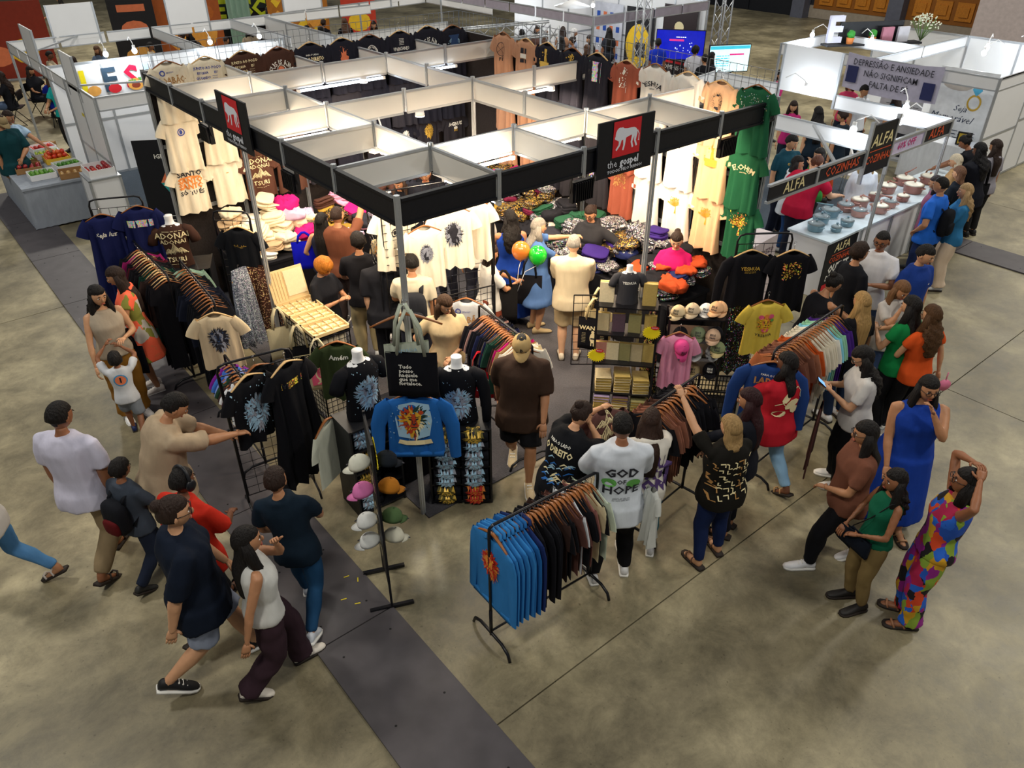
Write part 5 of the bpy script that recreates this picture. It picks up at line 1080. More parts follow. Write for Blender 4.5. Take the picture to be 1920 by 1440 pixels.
def lionfold(loc, rz, c, label, group, k=0):
    key = (k % 3)
    if key not in LIONS:
        m = M(); m.box((0, 0, .05), (.27, .2, .1), smooth=True); m.v[-1] *= 1; a = Art().lion(0, .02, .115, (0, 1, 2), 20+k, 34)
        m2 = M(); n = 10; ys = np.linspace(-.02, .13, n)
        prof = [(-.1, .0), (.1, 0), (.118, .02), (.118, .06), (.1, .095), (.05, .105), (-.1, .1)]
        m2.loft([[(x*(1-.02*abs(q)), y, z+.004*math.sin(9*x+k)) for (y, z) in prof] for q, x in enumerate(np.linspace(-.14, .14, 7))], (True, True)); 
        def fn(x, y, h):
            # wraps over the front edge: y from -.1 (front face, low) to +.12 (top)
            if y < .0: return np.array([-x, .121+h, .075+y*.55])
            return np.array([-x, .1-y*.9, .107+h])
        LIONS[key] = (m2.mesh('folded'), a.lay(fn).mesh('print'))
    me, pr = LIONS[key]; o = bpy.data.objects.new('folded_garment', me); COL.objects.link(o); o.location = loc; o.rotation_euler = (0, 0, rz)
    if not len(me.materials): me.materials.append(cloth(blkcl))
    p = bpy.data.objects.new('print', pr); COL.objects.link(p); p.parent = o
    if not len(pr.materials):
        for q in (iklb, ikgrey, inkb): pr.materials.append(q)
    pal = {'pale': (iklb, ikgrey, inkb), 'gold': (gold, mat('olive print', '#5a5220', .7), inkb), 'red': (ikred, inkor, ikyel)}[c]
    for i, q in enumerate(pal): p.material_slots[i].link = 'OBJECT'; p.material_slots[i].material = q
    tag(o, label, 'clothes', group)
for r in range(4):
    for c in range(2):
        for s_ in range(2):
            p = off((.5, .02), -.14+.28*c, -.1-.02, .04+.222*r+.1*s_); pal = 'gold' if r == 3 and s_ == 1 else ('red' if r == 0 and c == 1 else ('gold' if r == 0 else 'pale'))
            lionfold(p, FC+.05+RD.uniform(-.05, .05), pal, 'folded black T-shirt with %s lion print, %s shelf from the floor, %s, %s' % (pal, NORD[r], ('left', 'right')[c], ('lower', 'upper')[s_]), 'lion T-shirts folded on the right shelf', r+c)
for r in range(4):
    for s_ in range(2):
        p = off((-.26, .5), -.07, -.1, .04+.255*r+.1*s_); pal = ('pale', 'gold', 'gold', 'pale')[r]
        lionfold(p, FC+.65, pal, 'folded black T-shirt with %s lion print on the left shelf, %s tier, %s' % (pal, NORD[r], ('lower', 'upper')[s_]), 'lion T-shirts folded on the left shelf', r)
# black cloth covered counter between the two shelves
table(.05, .42, .45, .95, .86, 'black cloth-covered stand behind the corner post')
H_((-.6, .62, 1.15), FC+1.2, 'rk', '#c9cdbd', 'pale cream garment hung on the side of the left lion shelf', None, name='tee_shirt', hm=wood, L=.9)
ARTS['lioncol'] = Art().poly([(-.15, -.17), (-.17, .02), (-.13, .17), (0, .2), (.14, .17), (.16, 0), (.13, -.17), (0, -.2)], 3).lion(0, .01, .16, (1, 0, 2), 9, 44, (6, 7, 2)).stroke([(-.15, -.21), (-.08, -.235), (0, -.22), (.08, -.235), (.15, -.21)], .05, 4).text('Yeshua', .05, 0, -.225, 5, .0, shear=.4).flecks(0, .0, .46, .5, 3, 26, 8, .006)
H_((-.06, -.09, 1.6), FC+.02, 'jk', '#1f5fa8', 'blue denim jacket with a painted lion head, hung on the front corner post', None, 'lioncol', (mat('amber print', '#e0a92c', .7), mat('rust print', '#b8401c', .7), inkb, iklb, cream, inkb, mat('petrol print', '#1c3c38', .7), cream), acy=-.34, name='denim_jacket', cat='jacket', W=.27, L=.62)
# ------------------------------------------------------------------ tote bags
def tote(loc, rz, w, h, col, label, art=None, am=None, strap=.24, scol=None, ay=0., group=None, kind='tote_bag'):
    e = empty(kind, loc, rz, label, 'bag', group); n = 9
    m = M(); rings = []
    for z in np.linspace(0, -h, 7):
        u = -z/h; P = []
        for s_ in (1, -1):
            for x in np.linspace(-w/2, w/2, n)*s_: P.append((x, s_*(.012+.02*math.sin(math.pi*min(1, u*1.1))*(1-(2*x/w)**2)+.004*math.sin(20*x+z*9)), z-.006*math.cos(6*x)))
        rings.append(P)
    m.loft(np.array(rings), (False, True)); mk('bag_body', m, cloth(col), e)
    for s_ in (1, -1):
        m = M(); m.tube([(-w*.27, s_*.014, -.03), (-w*.2, s_*.02, strap*.6), (-.02, s_*.012, strap), (.02, s_*.012, strap), (w*.2, s_*.02, strap*.6), (w*.27, s_*.014, -.03)], .014, 6, ry=.003, ref=(1, 0, 0)); mk('handle', m, cloth(scol or col), e)
    if art: mk('print', lay_flat(ARTS[art], (0, .04, -h*.5+ay), (-1, 0, 0), (0, 0, 1), .002), list(am), e)
    return e
ARTS['tudo'] = Art()
for i, t in enumerate(('Tudo', 'posso', 'naquele', 'que me', 'fortalece.')): ARTS['tudo'].text(t, .052, (-.05, -.045, -.03, -.035, -.015)[i], .1-.042*i, 0, .03)
ARTS['fish'] = Art().rect(0, 0, .21, .25, 0).ell(0, .02, .06, .09, 1, 18, .75).stroke([(-.03, -.06), (.05, -.11)], .02, 1).stroke([(.03, -.06), (-.05, -.11)], .02, 1).text('JESUS', .035, 0, .02, 1, .02, rot=1.57).flecks(0, 0, .19, .23, 1, 0)
ARTS['isthe'] = Art().rect(0, 0, .22, .2, 0).rect(0, 0, .2, .18, 1).text('JESUS', .085, 0, .045, 0, .02, sx=.8).text('IS THE', .07, 0, -.04, 0, .02, sx=.85)
ARTS['wanted'] = Art().text('WANTED', .075, 0, .11, 0, .03).ell(0, -.02, .035, .07, 0, 12).rect(0, -.03, .05, .02, 1).ell(0, .06, .02, .02, 0, 8).stroke([(-.015, -.08), (-.015, -.13)], .012, 0).stroke([(.015, -.08), (.015, -.13)], .012, 0).scrib(-.11, -.02, .05, .14, 0, 7, th=.003).scrib(.11, -.02, .05, .14, 0, 7, th=.003)
ARTS['redbag'] = Art().text('Salvação', .05, 0, 0, 0, .03).scrib(0, .04, .06, .01, 0, 1).ell(.07, .06, .025, .025, 0, 12, .7); ARTS['wm'] = Art().text('AMADA', .05, 0, 0, 0, .0)
hb = mk('hanger', HANG, None, None, (-.06, -.08, 2.4), FC+.1, label='wooden hanger over the tote bags, hooked on the front corner post chain', cat='hanger'); hb.scale = (1.5, 1.3, 1.3)
tote((-.07, -.07, 2.04), FC+.2, .38, .42, '#b8bfae', 'grey green tote bag behind the black lettered tote bag', 'wm', (iklb,), .36, ay=.15)
tote((-.08, -.15, 1.98), FC-.05, .44, .44, '#0f1017', 'black tote bag lettered Tudo posso naquele que me fortalece', 'tudo', (inkw,), .4, '#b8bfae')
m = M(); 
for k in range(16):
    z = 2.98-.075*k; th = np.linspace(0, 2*math.pi, 9); ax = (1, 0) if k % 2 else (0, 1)
    m.tube([(.013*math.cos(t)*ax[0], .013*math.cos(t)*ax[1], z+.042*math.sin(t)) for t in th], .005, 5)
mk('steel_chain', m, blackmetal, None, (.05, .06, 0), label='dark chain hanging beside the front corner post', cat='chain', kind='stuff')
m = M()
for k in range(24):
    z = 2.98-.075*k; th = np.linspace(0, 2*math.pi, 9); ax = (1, 0) if k % 2 else (0, 1)
    m.tube([(.013*math.cos(t)*ax[0], .013*math.cos(t)*ax[1], z+.042*math.sin(t)) for t in th], .005, 5)
mk('steel_chain', m, blackmetal, None, (3.05, .06, 0), label='dark chain hanging beside the right front post', cat='chain', kind='stuff')
tote((-.06, 1.82, 1.0), FC+.35, .34, .4, '#d2c7a6', 'cream tote bag with a pink fish print, hung below the jewellery tray', 'fish', (ikpink, mat('tote cream', '#d2c7a6', .9)), .22)
tote((-.1, 2.2, .98), FC+.35, .34, .4, '#101016', 'black tote bag lettered JESUS IS THE, behind the fish tote bag', 'isthe', (cream, inkb), .26, '#cbbf9a')
tote((-.12, 2.62, 1.05), FC+.5, .3, .4, '#cbbf9a', 'cream tote bag hung by the left post, farthest of three', None, None, .24)
H_((.04, 1.52, 1.36), FC+.1, 'ws', '#2f3a20', 'olive green T-shirt lettered Amém beside the fish tote bag', None, 'amem', (inkw,), acy=-.24, name='tee_shirt', L=.8)
tote((2.86, .55, 1.0), FC-.25, .36, .42, '#14141a', 'black tote bag lettered WANTED, left of the book shelf', 'wanted', (cream, inkb), .26, '#cbb98c', ay=-.02)
tote((2.98, .6, 1.05), FC-.5, .34, .42, '#cbb98c', 'cream tote bag behind the WANTED tote bag', None, None, .28)
tote((3.1, 2.0, .95), FC-.1, .34, .42, '#16161c', 'black tote bag with a light bulb outline under the cream shopper', None, None, .26)
tote((1.12, .5, 1.02), FC, .3, .36, '#b01020', 'red bag with white script hung at the left end of the inner rail', 'redbag', (inkw,), .2)
# low stand that carries the tote bags on the left of WANTED
grid((2.93, .62, .3), -.7, .5, .95, .1, .1, .0025, label='wire grid behind the WANTED tote bag', cat='wire grid')
# ------------------------------------------------------------------ jewellery trays on a wire stand
e = empty('wire_counter', (.2, 2.42, .014), 0, 'white-lined wire grid counter under the jewellery trays', 'counter')
for (x, y, rz_, w_) in ((-.2, 0, math.pi/2, .96), (.2, 0, math.pi/2, .96), (0, -.48, 0, .4), (0, .48, 0, .4)): g_ = grid((x, y, 0), rz_, w_, 1.1, .07, .07, .003, parent=e); g_.name = 'grid_panel'
m = M(); m.box((0, 0, .55), (.34, .88, 1.04)); mk('cloth_lining', m, cloth('#c9c0aa'), e)
m = M(); m.box((0, 0, 1.11), (.42, .98, .015)); mk('grid_top', m, blackmetal, e)
pine = mat('pale pine box', '#d8bc8a', .6, 0, 'wood', .05, 5, .08); felt = mat('cream felt', '#d9cba6', .9, 0, 'plain', .1, 30, .04)
def tray(loc, w, d, nx, ny, label, lid=False):
    e = empty('jewellery_tray', loc, 0, label, 'tray'); h = .05
    m = M(); m.box((0, 0, .006), (w, d, .012)); mk('tray_base', m, felt, e)
    m = M()
    for q in (-1, 1): m.box((q*(w/2-.006), 0, h/2), (.012, d, h)); m.box((0, q*(d/2-.006), h/2), (w, .012, h))
    mk('rim', m, pine, e)
    m = M()
    for i in range(1, nx): m.box((-w/2+w*i/nx, 0, h*.4), (.006, d-.03, h*.55))
    for j in range(1, ny): m.box((0, -d/2+d*j/ny, h*.4), (w-.03, .006, h*.55))
    mk('divider', m, pine, e)
    for i in range(nx):
        for j in range(ny):
            x, y = -w/2+w*(i+.5)/nx, -d/2+d*(j+.5)/ny; m = M(); r = .011; th = np.linspace(0, 2*math.pi, 9)
            m.tube([(x+r*math.cos(t), y+r*.8*math.sin(t), .018) for t in th], .0018, 5, 0); m.tube([(x, y-r, .016), (x+.003, y-r*2.1, .015)], .003, 5, 0)
            mk('trinket', m, gold if (i+j) % 3 else chrome, e)
    if lid:
        m = M(); m.box((0, .0, .19), (w, .014, .38)); 
        for q in range(1, 6): m.box((-w/2+w*q/12, -.01, .19), (.005, .01, .34))
        o = mk('lid', m, pine, e, (0, d/2+.01, .04), rot=(math.radians(-18), 0, 0)); m = M(); m.box((w*.2, -.012, .2), (w*.52, .006, .3)); mk('lid_lining', m, felt, o)
tray((.2, 2.72, 1.135), .44, .36, 5, 4, 'pine tray of trinkets with raised lid, farthest on the wire counter', True)
tray((.2, 2.4, 1.135), .44, .26, 4, 3, 'pine tray of earrings, middle on the wire counter'); tray((.2, 2.1, 1.135), .44, .32, 5, 3, 'pine tray of rings, nearest on the wire counter')
# ------------------------------------------------------------------ caps
def cap_m(letters=True):
    m = M()
    def kf(v):
        v = v.copy(); v[:, 2] = np.where(v[:, 2] < 0, 0, v[:, 2]); return v
    m.ball((0, 0, 0), (.085, .098, .1), 18, 12, 0, kf)
    th = np.linspace(-1.15, 1.15, 11); inn = [(.083*math.sin(t), .094*math.cos(t), .004) for t in th]; out = [(.084*math.sin(t), .094*math.cos(t)+.075*math.cos(t*1.25), -.012) for t in th]
    n = 11; V = inn+out+[(a, b, c-.005) for a, b, c in inn+out]; F_ = [(i, n+i, n+i+1, i+1) for i in range(n-1)]+[(2*n+i, 2*n+i+1, 3*n+i+1, 3*n+i) for i in range(n-1)]+[(n+i, 3*n+i, 3*n+i+1, n+i+1) for i in range(n-1)]
    m.add(V, F_, 1); m.ball((0, 0, .101), .008, 6, 4, 1); return m
CAPM = cap_m(); CAPME = CAPM.mesh('cap'); CAPME.materials.append(cloth('#ddd')); CAPME.materials.append(cloth('#ddd'))
_cb = bvh_of(CAPM); CAPP = lay_on(Art().text('JESUS', .026, 0, .008, 0, .03).text('KING', .026, 0, -.018, 0, .03), _cb, (0, .05, .055), (-1, 0, 0), (0, 0, 1), .002, .3).mesh('print'); CAPP.materials.append(inkb)
CAPB = Art().ell(0, 0, .011, .011, 0, 10).lay(lambda x, y, h: np.array([-x+.05, .135+y, .003+h])).mesh('sticker'); CAPB.materials.append(inkb)
def caph(loc, rz, c1, label, c2=None, ink=None, group=None, rx=0., ry=0.):
    o = mk('cap', CAPME, None, None, loc, label=label, cat='cap', group=group); o.rotation_euler = (rx, ry, rz); o.rotation_mode = 'XYZ'
    for i, c in enumerate((c1, c2 or c1)): o.material_slots[i].link = 'OBJECT'; o.material_slots[i].material = cloth(c)
    for nm, me, q in (('print', CAPP, ink or inkb), ('sticker', CAPB, inkb)):
        p = bpy.data.objects.new(nm, me); COL.objects.link(p); p.parent = o; p.material_slots[0].link = 'OBJECT'; p.material_slots[0].material = q
# caps stand, right of the books
caps0 = (3.5, -.42)
e = empty('cap_stand', (*caps0, .34), FC-.1, 'black stepped rack of caps, right of the book shelf', 'display rack')
for i in range(4): m = M(); m.box((0, .0, .18+.24*i), (.62, .3, .018)); mk('shelf', m, blackmetal, e)
for q in (-1, 1):
    for s_ in (-1, 1): m = M(); m.bar((q*.31, s_*.14, 0), (q*.31, s_*.14, .92), .025); mk('upright', m, blackmetal, e)
def crate(loc, rz, label):
    e = empty('plastic_crate', loc, rz, label, 'crate'); bl = mat('black plastic', '#111216', .5); m = M(); m.box((0, 0, .01), (.56, .36, .02)); mk('crate_base', m, bl, e); m = M()
    for z in (.02, .31): 
        for q in (-1, 1): m.bar((-.28, q*.18, z), (.28, q*.18, z), .014, .02); m.bar((q*.28, -.18, z), (q*.28, .18, z), .014, .02)
    for i in range(15): 
        for q in (-1, 1): x = -.28+.04*i; m.bar((x, q*.18, .02), (x, q*.18, .31), .01)
    for i in range(10):
        for q in (-1, 1): y = -.18+.04*i; m.bar((q*.28, y, .02), (q*.28, y, .31), .01)
    for z in (.1, .17, .24):
        for q in (-1, 1): m.bar((-.28, q*.18, z), (.28, q*.18, z), .01); m.bar((q*.28, -.18, z), (q*.28, .18, z), .01)
    mk('lattice_wall', m, bl, e)
crate((3.44, -.2, .014), FC-.1, 'black plastic crate under the left half of the caps rack'); crate((3.72, -.62, .004), FC-.1, 'black plastic crate under the right half of the caps rack')
CW = [('#d9c39a', 'sand'), ('#cdb89a', 'beige'), ('#e6e2dc', 'white'), ('#e2b184', 'peach')]
for i, (c, nm) in enumerate(CW): caph(off(caps0, -.22+.16*i, -.02+.02*i, .34+.735+.26 if False else 1.255+.015*(i % 2)), FC+.3-.9+.12*i, c, '%s cap on top of the caps rack, %s from the left' % (nm, NORD[i]), group='caps on the rack')
caph(off(caps0, .2, -.02, 1.3), FC-.6, '#e2b184', 'peach cap stacked at the right end of the top of the caps rack', group='caps on the rack')
for r, row in enumerate([[('#2a4a8c', 'blue'), ('#c8b48a', 'khaki'), ('#18181e', 'black')], [('#2c4a3a', 'green'), ('#d8dde0', 'white'), ('#a9adb0', 'grey')], [('#18181e', 'black'), ('#7d8a6a', 'olive'), ('#18181e', 'black')]]):
    for i, (c, nm) in enumerate(row): caph(off(caps0, -.18+.2*i, -.09, .54+.24*r), FC-.3, c, '%s cap on the %s shelf of the caps rack, %s from the left' % (nm, ('bottom', 'middle', 'upper')[r], NORD[i]), c2='#d8c58e' if nm == 'khaki' else None, ink=inkw if nm in ('black', 'blue') else inkb, group='caps on the rack')
caph(off(caps0, .16, -.2, 1.05), FC-.35, '#b89a80', 'tan cap hooked on the front of the caps rack', group='caps on the rack'); caph(off(caps0, .23, -.22, .9), FC-.4, '#7b8560', 'olive cap with beige visor on the front of the caps rack', c2='#b8a878', group='caps on the rack')
pinkst = mat('pink striped cloth', '#dd8fb0', .85, 0, 'plain', .1, 3, .1)
H_((3.12, -.5, 1.24), FC-.1, 'wl', '#dd93b2', 'pink pleated T-shirt hanging on the left side of the caps rack', None, name='tee_shirt', L=.74, rip=.03, sc=(.8, 1, .95)); caph((3.1, -.56, 1.02), FC+.2, '#d64a8a', 'hot pink cap hung over the pink T-shirt', rx=-.9)
# book shelf
sh = (2.74, -.06); e = empty('book_shelf', (*sh, .005), FC-.35+.2, 'tall black metal book shelf with boxed books, topped by a grey T-shirt form', 'shelf'); bw = .66
SZ = [.12, .42, .78, 1.12, 1.44]
for i, z in enumerate(SZ): m = M(); m.box((0, .13-.05*i if False else .1-.045*i, z), (bw, .3, .016)); mk('shelf', m, blackmetal, e)
for q in (-1, 1):
    m = M(); m.bar((q*bw/2, .27, 0), (q*bw/2, .04, 1.5), .025); mk('front_upright', m, blackmetal, e); m = M(); m.bar((q*bw/2, -.12, 0), (q*bw/2, -.2, 1.5), .025); mk('rear_upright', m, blackmetal, e)
gp_ = mat('gilt page edge', '#b59a50', .45, .3, 'plain', .05, 60, .12); cov = {'gold': '#b29a58', 'beige': '#b7a884', 'plum': '#5a4652', 'rose': '#a8746c', 'olive': '#8a8458', 'lilac': '#a794b4', 'cream': '#d6c9a6'}
BKM = {}
def book(parent_loc, rz, dims, c, label, group, rx=0.):
    k = dims
    if k not in BKM:
        w, d, t = dims; m = M(); m.box((0, 0, t/2), (w-.008, d-.008, t-.01), 1); m.box((0, 0, .003), (w, d, .006), 0); m.box((0, 0, t-.003), (w, d, .006), 0); m.box((-w/2+.003, 0, t/2), (.006, d, t), 0); BKM[k] = m.mesh('book'); BKM[k].materials.append(gp_); BKM[k].materials.append(gp_)
    o = mk('book', BKM[k], None, None, parent_loc, label=label, cat='book', group=group); o.rotation_euler = (rx, 0, rz); o.material_slots[0].link = 'OBJECT'; o.material_slots[0].material = mat('book cover', cov[c], .5, 0, 'plain', .1, 40, .08); return o
def shp(x, y, z): a = e.rotation_euler.z; return (sh[0]+x*math.cos(a)-y*math.sin(a), sh[1]+x*math.sin(a)+y*math.cos(a), z)
A_ = e.rotation_euler.z
for r, (zz, hmx) in enumerate(((.135, 7), (.435, 6))):
    for c in range(3):
        x = .21-.21*c
        for i in range((7, 7, 6)[c] if r == 0 else (5, 6, 5)[c]): book(shp(x, .12-.04*r, zz+.036*i), A_+RD.uniform(-.05, .05)+(.1 if r else 0), (.18, .22, .036), (('lilac', 'plum', 'olive') if i > 4 else ('gold', 'cream', 'olive'))[c] if r == 0 else ('gold', 'beige', 'cream')[(c+i) % 3], 'boxed book in the %s stack on the %s shelf, %s from below' % (('left', 'middle', 'right')[c], ('bottom', 'second')[r], NORD[i]), 'books on the black book shelf')
for r, (zz, row) in enumerate(((.79, ('rose', 'cream', 'olive', 'beige', 'gold')), (1.13, ('beige', 'plum', 'olive', 'gold')))):
    for i, c in enumerate(row): book(shp(.26-.52*i/(len(row)-1), .16-.045*(r+2), zz+.11), A_+RD.uniform(-.1, .1), (.14, .22, .05), c, '%s book standing on the %s shelf, %s from the left' % (c, ('third', 'fourth')[r], NORD[i]), 'books on the black book shelf', math.pi/2)
book(shp(.24, -.04, 1.57), A_, (.16, .24, .06), 'cream', 'cream woven-cover book on top of the book shelf', None, math.pi/2); book(shp(-.22, -.02, 1.58), A_, (.15, .26, .07), 'gold', 'gold boxed book on top of the book shelf', None, math.pi/2)
bust(shp(.02, -.08, 1.45), A_+.15, '#35353a', 'dark grey T-shirt lettered YESHUA on a small white bust form atop the book shelf', 'yesh_s', (inkw,), sc=.62) if False else None
ARTS['yesh_s'] = Art().text('YESHUA', .06, 0, .12, 0, .03); bust(shp(.02, -.08, 1.455), A_+.15, '#35353a', 'dark grey T-shirt lettered YESHUA on a small white bust form atop the book shelf', 'yesh_s', (inkw,), sc=.66)
for (p, lb) in ((shp(-.27, .17, 1.23), 'yellow starburst price card at the right of the upper book shelf'), (shp(.3, .26, .95), 'yellow starburst price card at the left of the third book shelf')):
    s_ = empty('price_card', p, A_, lb, 'price card'); m = M(); th = np.arange(44)*2*math.pi/44; rr = np.where(np.arange(44) % 2, .1, .077); P = np.stack([rr*np.cos(th), np.zeros(44), rr*np.sin(th)*.85], 1); m.loft([P, P+[0, .006, 0]], smooth=False); mk('card', m, mat('fluo yellow card', '#e9d416', .6), s_)
    a = Art().ell(.03, .065, .045, .022, 0, 14).text('NOVO', .02, .03, .065, 1, .02); mk('badge', lay_flat(a, (0, .008, 0), (-1, 0, 0), (0, 0, 1), .002), [redm, signw], s_)
H_((3.1, -.12, 1.5), FC+1.3, 'dr', mat('sequinned multicolour cloth', '#22201f', .5, 0, 'sequin', .3, 60, .4, col2='#ffd080'), 'dark sequinned dress hanging edge-on between book shelf and caps rack', None, name='dress', cat='dress', L=.9, sc=(.6, .7, 1))
# ------------------------------------------------------------------ cap board seen edge-on in front of the corner
bx = np.array([-.8, -.62]); bd_ = np.array([.17, .41]); bd_ /= np.linalg.norm(bd_); rzb = math.atan2(bd_[1], bd_[0])
e = empty('cap_board', (*bx, .005), rzb, 'tall narrow black board for caps standing edge-on in front of the corner', 'display board')
m = M(); m.loft([[(x, y, .25), (x, y, 1.5), (x*.93, y, 1.72), (x*.6, y, 1.8)] for x, y in ((-.23, -.012), (-.23, .012))], (True, True), smooth=False) if False else m.box((0, 0, 1.03), (.46, .02, 1.5)); mk('board', m, blackfab, e)
m = M()
for q in (-1, 1): m.bar((q*.225, 0, .03), (q*.225, 0, 1.8), .02); mk('upright', m, blackmetal, e); m = M(); m.bar((q*.225, -.19, .02), (q*.225, .19, .02), .03); mk('foot', m, blackmetal, e); m = M()
a = Art().text('LEVE 3', .1, 0, .42, 0, .03).text('CAPS', .13, 0, .28, 0, .04).flecks(0, .0, .34, .9, 0, 60, 4, .02); 
for s_ in (1, -1): mk('lettering', lay_flat(a, (0, s_*.012, 1.0), (-s_, 0, 0), (0, 0, 1), .002), [cream], e)
def bp_(x, y, z): return (bx[0]+x*bd_[0]-y*bd_[1], bx[1]+x*bd_[1]+y*bd_[0], z)
for i, (z, c1, n1, c2, n2) in enumerate(((1.5, '#141a22', 'black and gold', '#d8d8c8', 'white'), (1.2, '#a86a1e', 'mustard orange', '#d97ab4', 'pink'), (.85, '#48603c', 'moss green', '#dfe2e0', 'white grey'), (.6, '#c9c7b6', 'pale beige', '#dfe2e0', 'off-white'))):
    caph(bp_(-.08+.03*i, -.1, z), rzb+math.pi+.4, c1, '%s cap on the right side of the cap board, %s from the top' % (n1, NORD[i]), group='caps on the cap board', rx=-.35)
    caph(bp_(.0+.02*i, .09, z-.05), rzb-.4, c2, '%s cap on the left side of the cap board, %s from the top' % (n2, NORD[i]), group='caps on the cap board', rx=-.35)
m = M(); th = np.arange(44)*2*math.pi/44; rr = np.where(np.arange(44) % 2, .13, .1); P = np.stack([rr*np.cos(th), np.zeros(44), rr*np.sin(th)], 1); m.loft([P, P+[0, .006, 0]], smooth=False); mk('price_card', m, mat('fluo yellow card', '#e9d416', .6), None, bp_(-.1, -.03, 1.62), rzb, label='yellow starburst card on top of the cap board', cat='price card')
# jewellery display & dark banner in the back
m = M(); ARTS['ban'] = Art().text('IGREJA', .09, 0, .5, 0, .02).poly([(-.12, .1), (.0, .3), (.08, .1)], 1).poly([(.08, .1), (.0, -.1), (-.12, .1)], 2).scrib(0, -.5, .3, .2, 0, 3, th=.01)
e = empty('roll_up_banner', (.35, 7.3, .01), math.pi-.5, 'dark roll-up banner with coloured star, left behind the booth', 'banner'); m = M(); m.box((0, 0, 1.05), (.8, .01, 2.0)); mk('banner_sheet', m, blackfab, e); m = M(); m.box((0, 0, .04), (.85, .12, .08)); mk('base', m, alu, e); mk('print', lay_flat(ARTS['ban'], (0, .006, 1.3), (-1, 0, 0), (0, 0, 1), .002), [inkw, coral, mat('teal print', '#2a9d9a', .6)], e)
# ================================================================== the crowd
def pr(art, mats, z, back=True, x=0., sc=1.):
    def f(o, bv):
        a = ARTS[art]; u = (1., 0, 0) if back else (-1., 0, 0)
        m = lay_on(a, bv, (x, 0, z), u, (0, 0, 1), .006, .6); mk('print', m, list(mats), o)
    return f
S1, S2, S3, S4, S5 = '#c4936f', '#b07d5a', '#8e5c3e', '#6b432e', '#d3a583'     # skin tones
HB, HD, HL = '#14100f', '#2a1c16', '#8a6a48'
ARTS['god'] = Art().ell(-.1, -.0, .06, .045, 1, 12).ell(.1, -.01, .06, .045, 1, 12).text('GOD', .12, 0, .1, 0, .03).text('OF', .06, 0, .01, 0, .02).text('HOPE', .12, 0, -.08, 0, .02).scrib(0, -.17, .16, .03, 0, 3, th=.003)
ARTS['salv'] = Art().text('SAL', .16, .02, .1, 0, .06, shear=.1).text('VATI', .13, .0, -.02, 0, .06).text('ON', .14, .02, -.13, 0, .06)
ARTS['direito'] = Art().text('PARA O LADO', .035, 0, .2, 0, .02).text('O DIREITO', .08, 0, .13, 1, .03, sx=.8)
rdd = random.Random(4)
for i in range(34): x = rdd.uniform(-.14, .14); y = rdd.uniform(-.2, .06); ARTS['direito'].stroke([(x, y), (x+.04, y+.03), (x+.07, y+.02)], [.006, .014, .004], (2, 3, 1)[i % 3])
ARTS['flor'] = Art().ell(0, 0, .08, .05, 0, 9, rot=.5).ell(.05, -.07, .06, .045, 0, 8, rot=-.8).ell(-.07, .08, .06, .04, 0, 8, rot=1).ell(-.1, -.1, .06, .04, 0, 9).ell(.12, .1, .05, .05, 0, 9).stroke([(-.02, .12), (.05, .18), (.1, .12), (.12, .02)], .008, 0).stroke([(-.16, 0), (-.1, .03), (-.04, -.04)], .008, 0)
ARTS['maze'] = Art()
for i in range(46):
    x = -.2+.057*(i % 8)+rdd.uniform(-.01, .01); y = .2-.065*(i//8); k = rdd.random(); l = rdd.uniform(.03, .055)
    P = [(x, y), (x+l, y), (x+l, y-l*.8)] if k < .3 else ([(x, y), (x, y-l), (x+l*.7, y-l)] if k < .6 else ([(x, y), (x+l*.4, y-.01), (x+l*.4, y-l), (x+l, y-l)] if k < .8 else [(x, y), (x+.5*l, y+.01), (x+l, y)])); ARTS['maze'].stroke(P, .011, 0 if i % 4 else 1)
ARTS['num'] = Art().ell(0, 0, .07, .07, 0, 20, .8).ell(0, 0, .056, .056, 1, 18).text('1', .08, 0, 0, 2, .05)
ARTS['crest'] = Art().rect(.07, .05, .05, .012, 0).ell(-.06, .04, .02, .02, 1, 8, .6).ell(.06, .04, .022, .022, 1, 10, .6).scrib(0, -.08, .14, .02, 1, 1)
pfl = mat('coral floral cloth', '#ff6a48', .85, 0, 'patch', 0, 5, 0, col2=['#ff6a48', '#ff6a48', '#c9c2b8', '#f46f4a', '#8a8a3a'])
ptrop = mat('tropical printed cloth', '#aa2255', .8, 0, 'patch', 0, 7, 0, col2=['#1c50b4', '#a81a48', '#161018', '#7f9a32', '#d0451e', '#8a1a80', '#c9981e', '#2160c8'])
cream_s, whs = '#cfc0a4', '#dcdce0'
U = lambda z: ((.09, .3, z), (.5, -.2, -1))
P = person
P(('head', 108, 755), -8, 1.82, S3, 'short', HB, ('tee', '#c5c3d6'), ('pants', '#8f7c5e'), ('#241a14', 'sandal'), legs='walk', w=1.2, belly=1.15, head=(-12, 18), label='man in white T-shirt and khaki trousers walking away at the left')
boy1 = P(('head', 222, 862), -25, 1.38, S3, 'curlyshort', HB, ('tee', '#3b434f'), ('pants', '#1c2436'), ('#222', 'shoe'), legs='walk', aR='front', head=(-5, 12), label='boy in grey T-shirt with black backpack beside the white-shirted man')
P(('head', 338, 740), -58, 1.8, S2, 'short', HB, ('over', '#a8957c'), ('pants', '#171b28'), ('#222', 'sneaker'), lean=22, head=(-8, 28), aR=((.05, .36, .68), (.5, -.3, -1)), aL='reachlow', w=1.2, belly=1.2, label='man in beige T-shirt leaning to touch the black lion shirt')
hp = P(('head', 337, 880), -22, 1.64, S4, 'short', HB, ('over', '#b82818'), ('pants', '#15161c'), ('#241a14', 'sandal'), legs='stride', lean=8, head=(-8, 5), aR='front', w=1.12, label='man in red T-shirt wearing black headphones at the left')
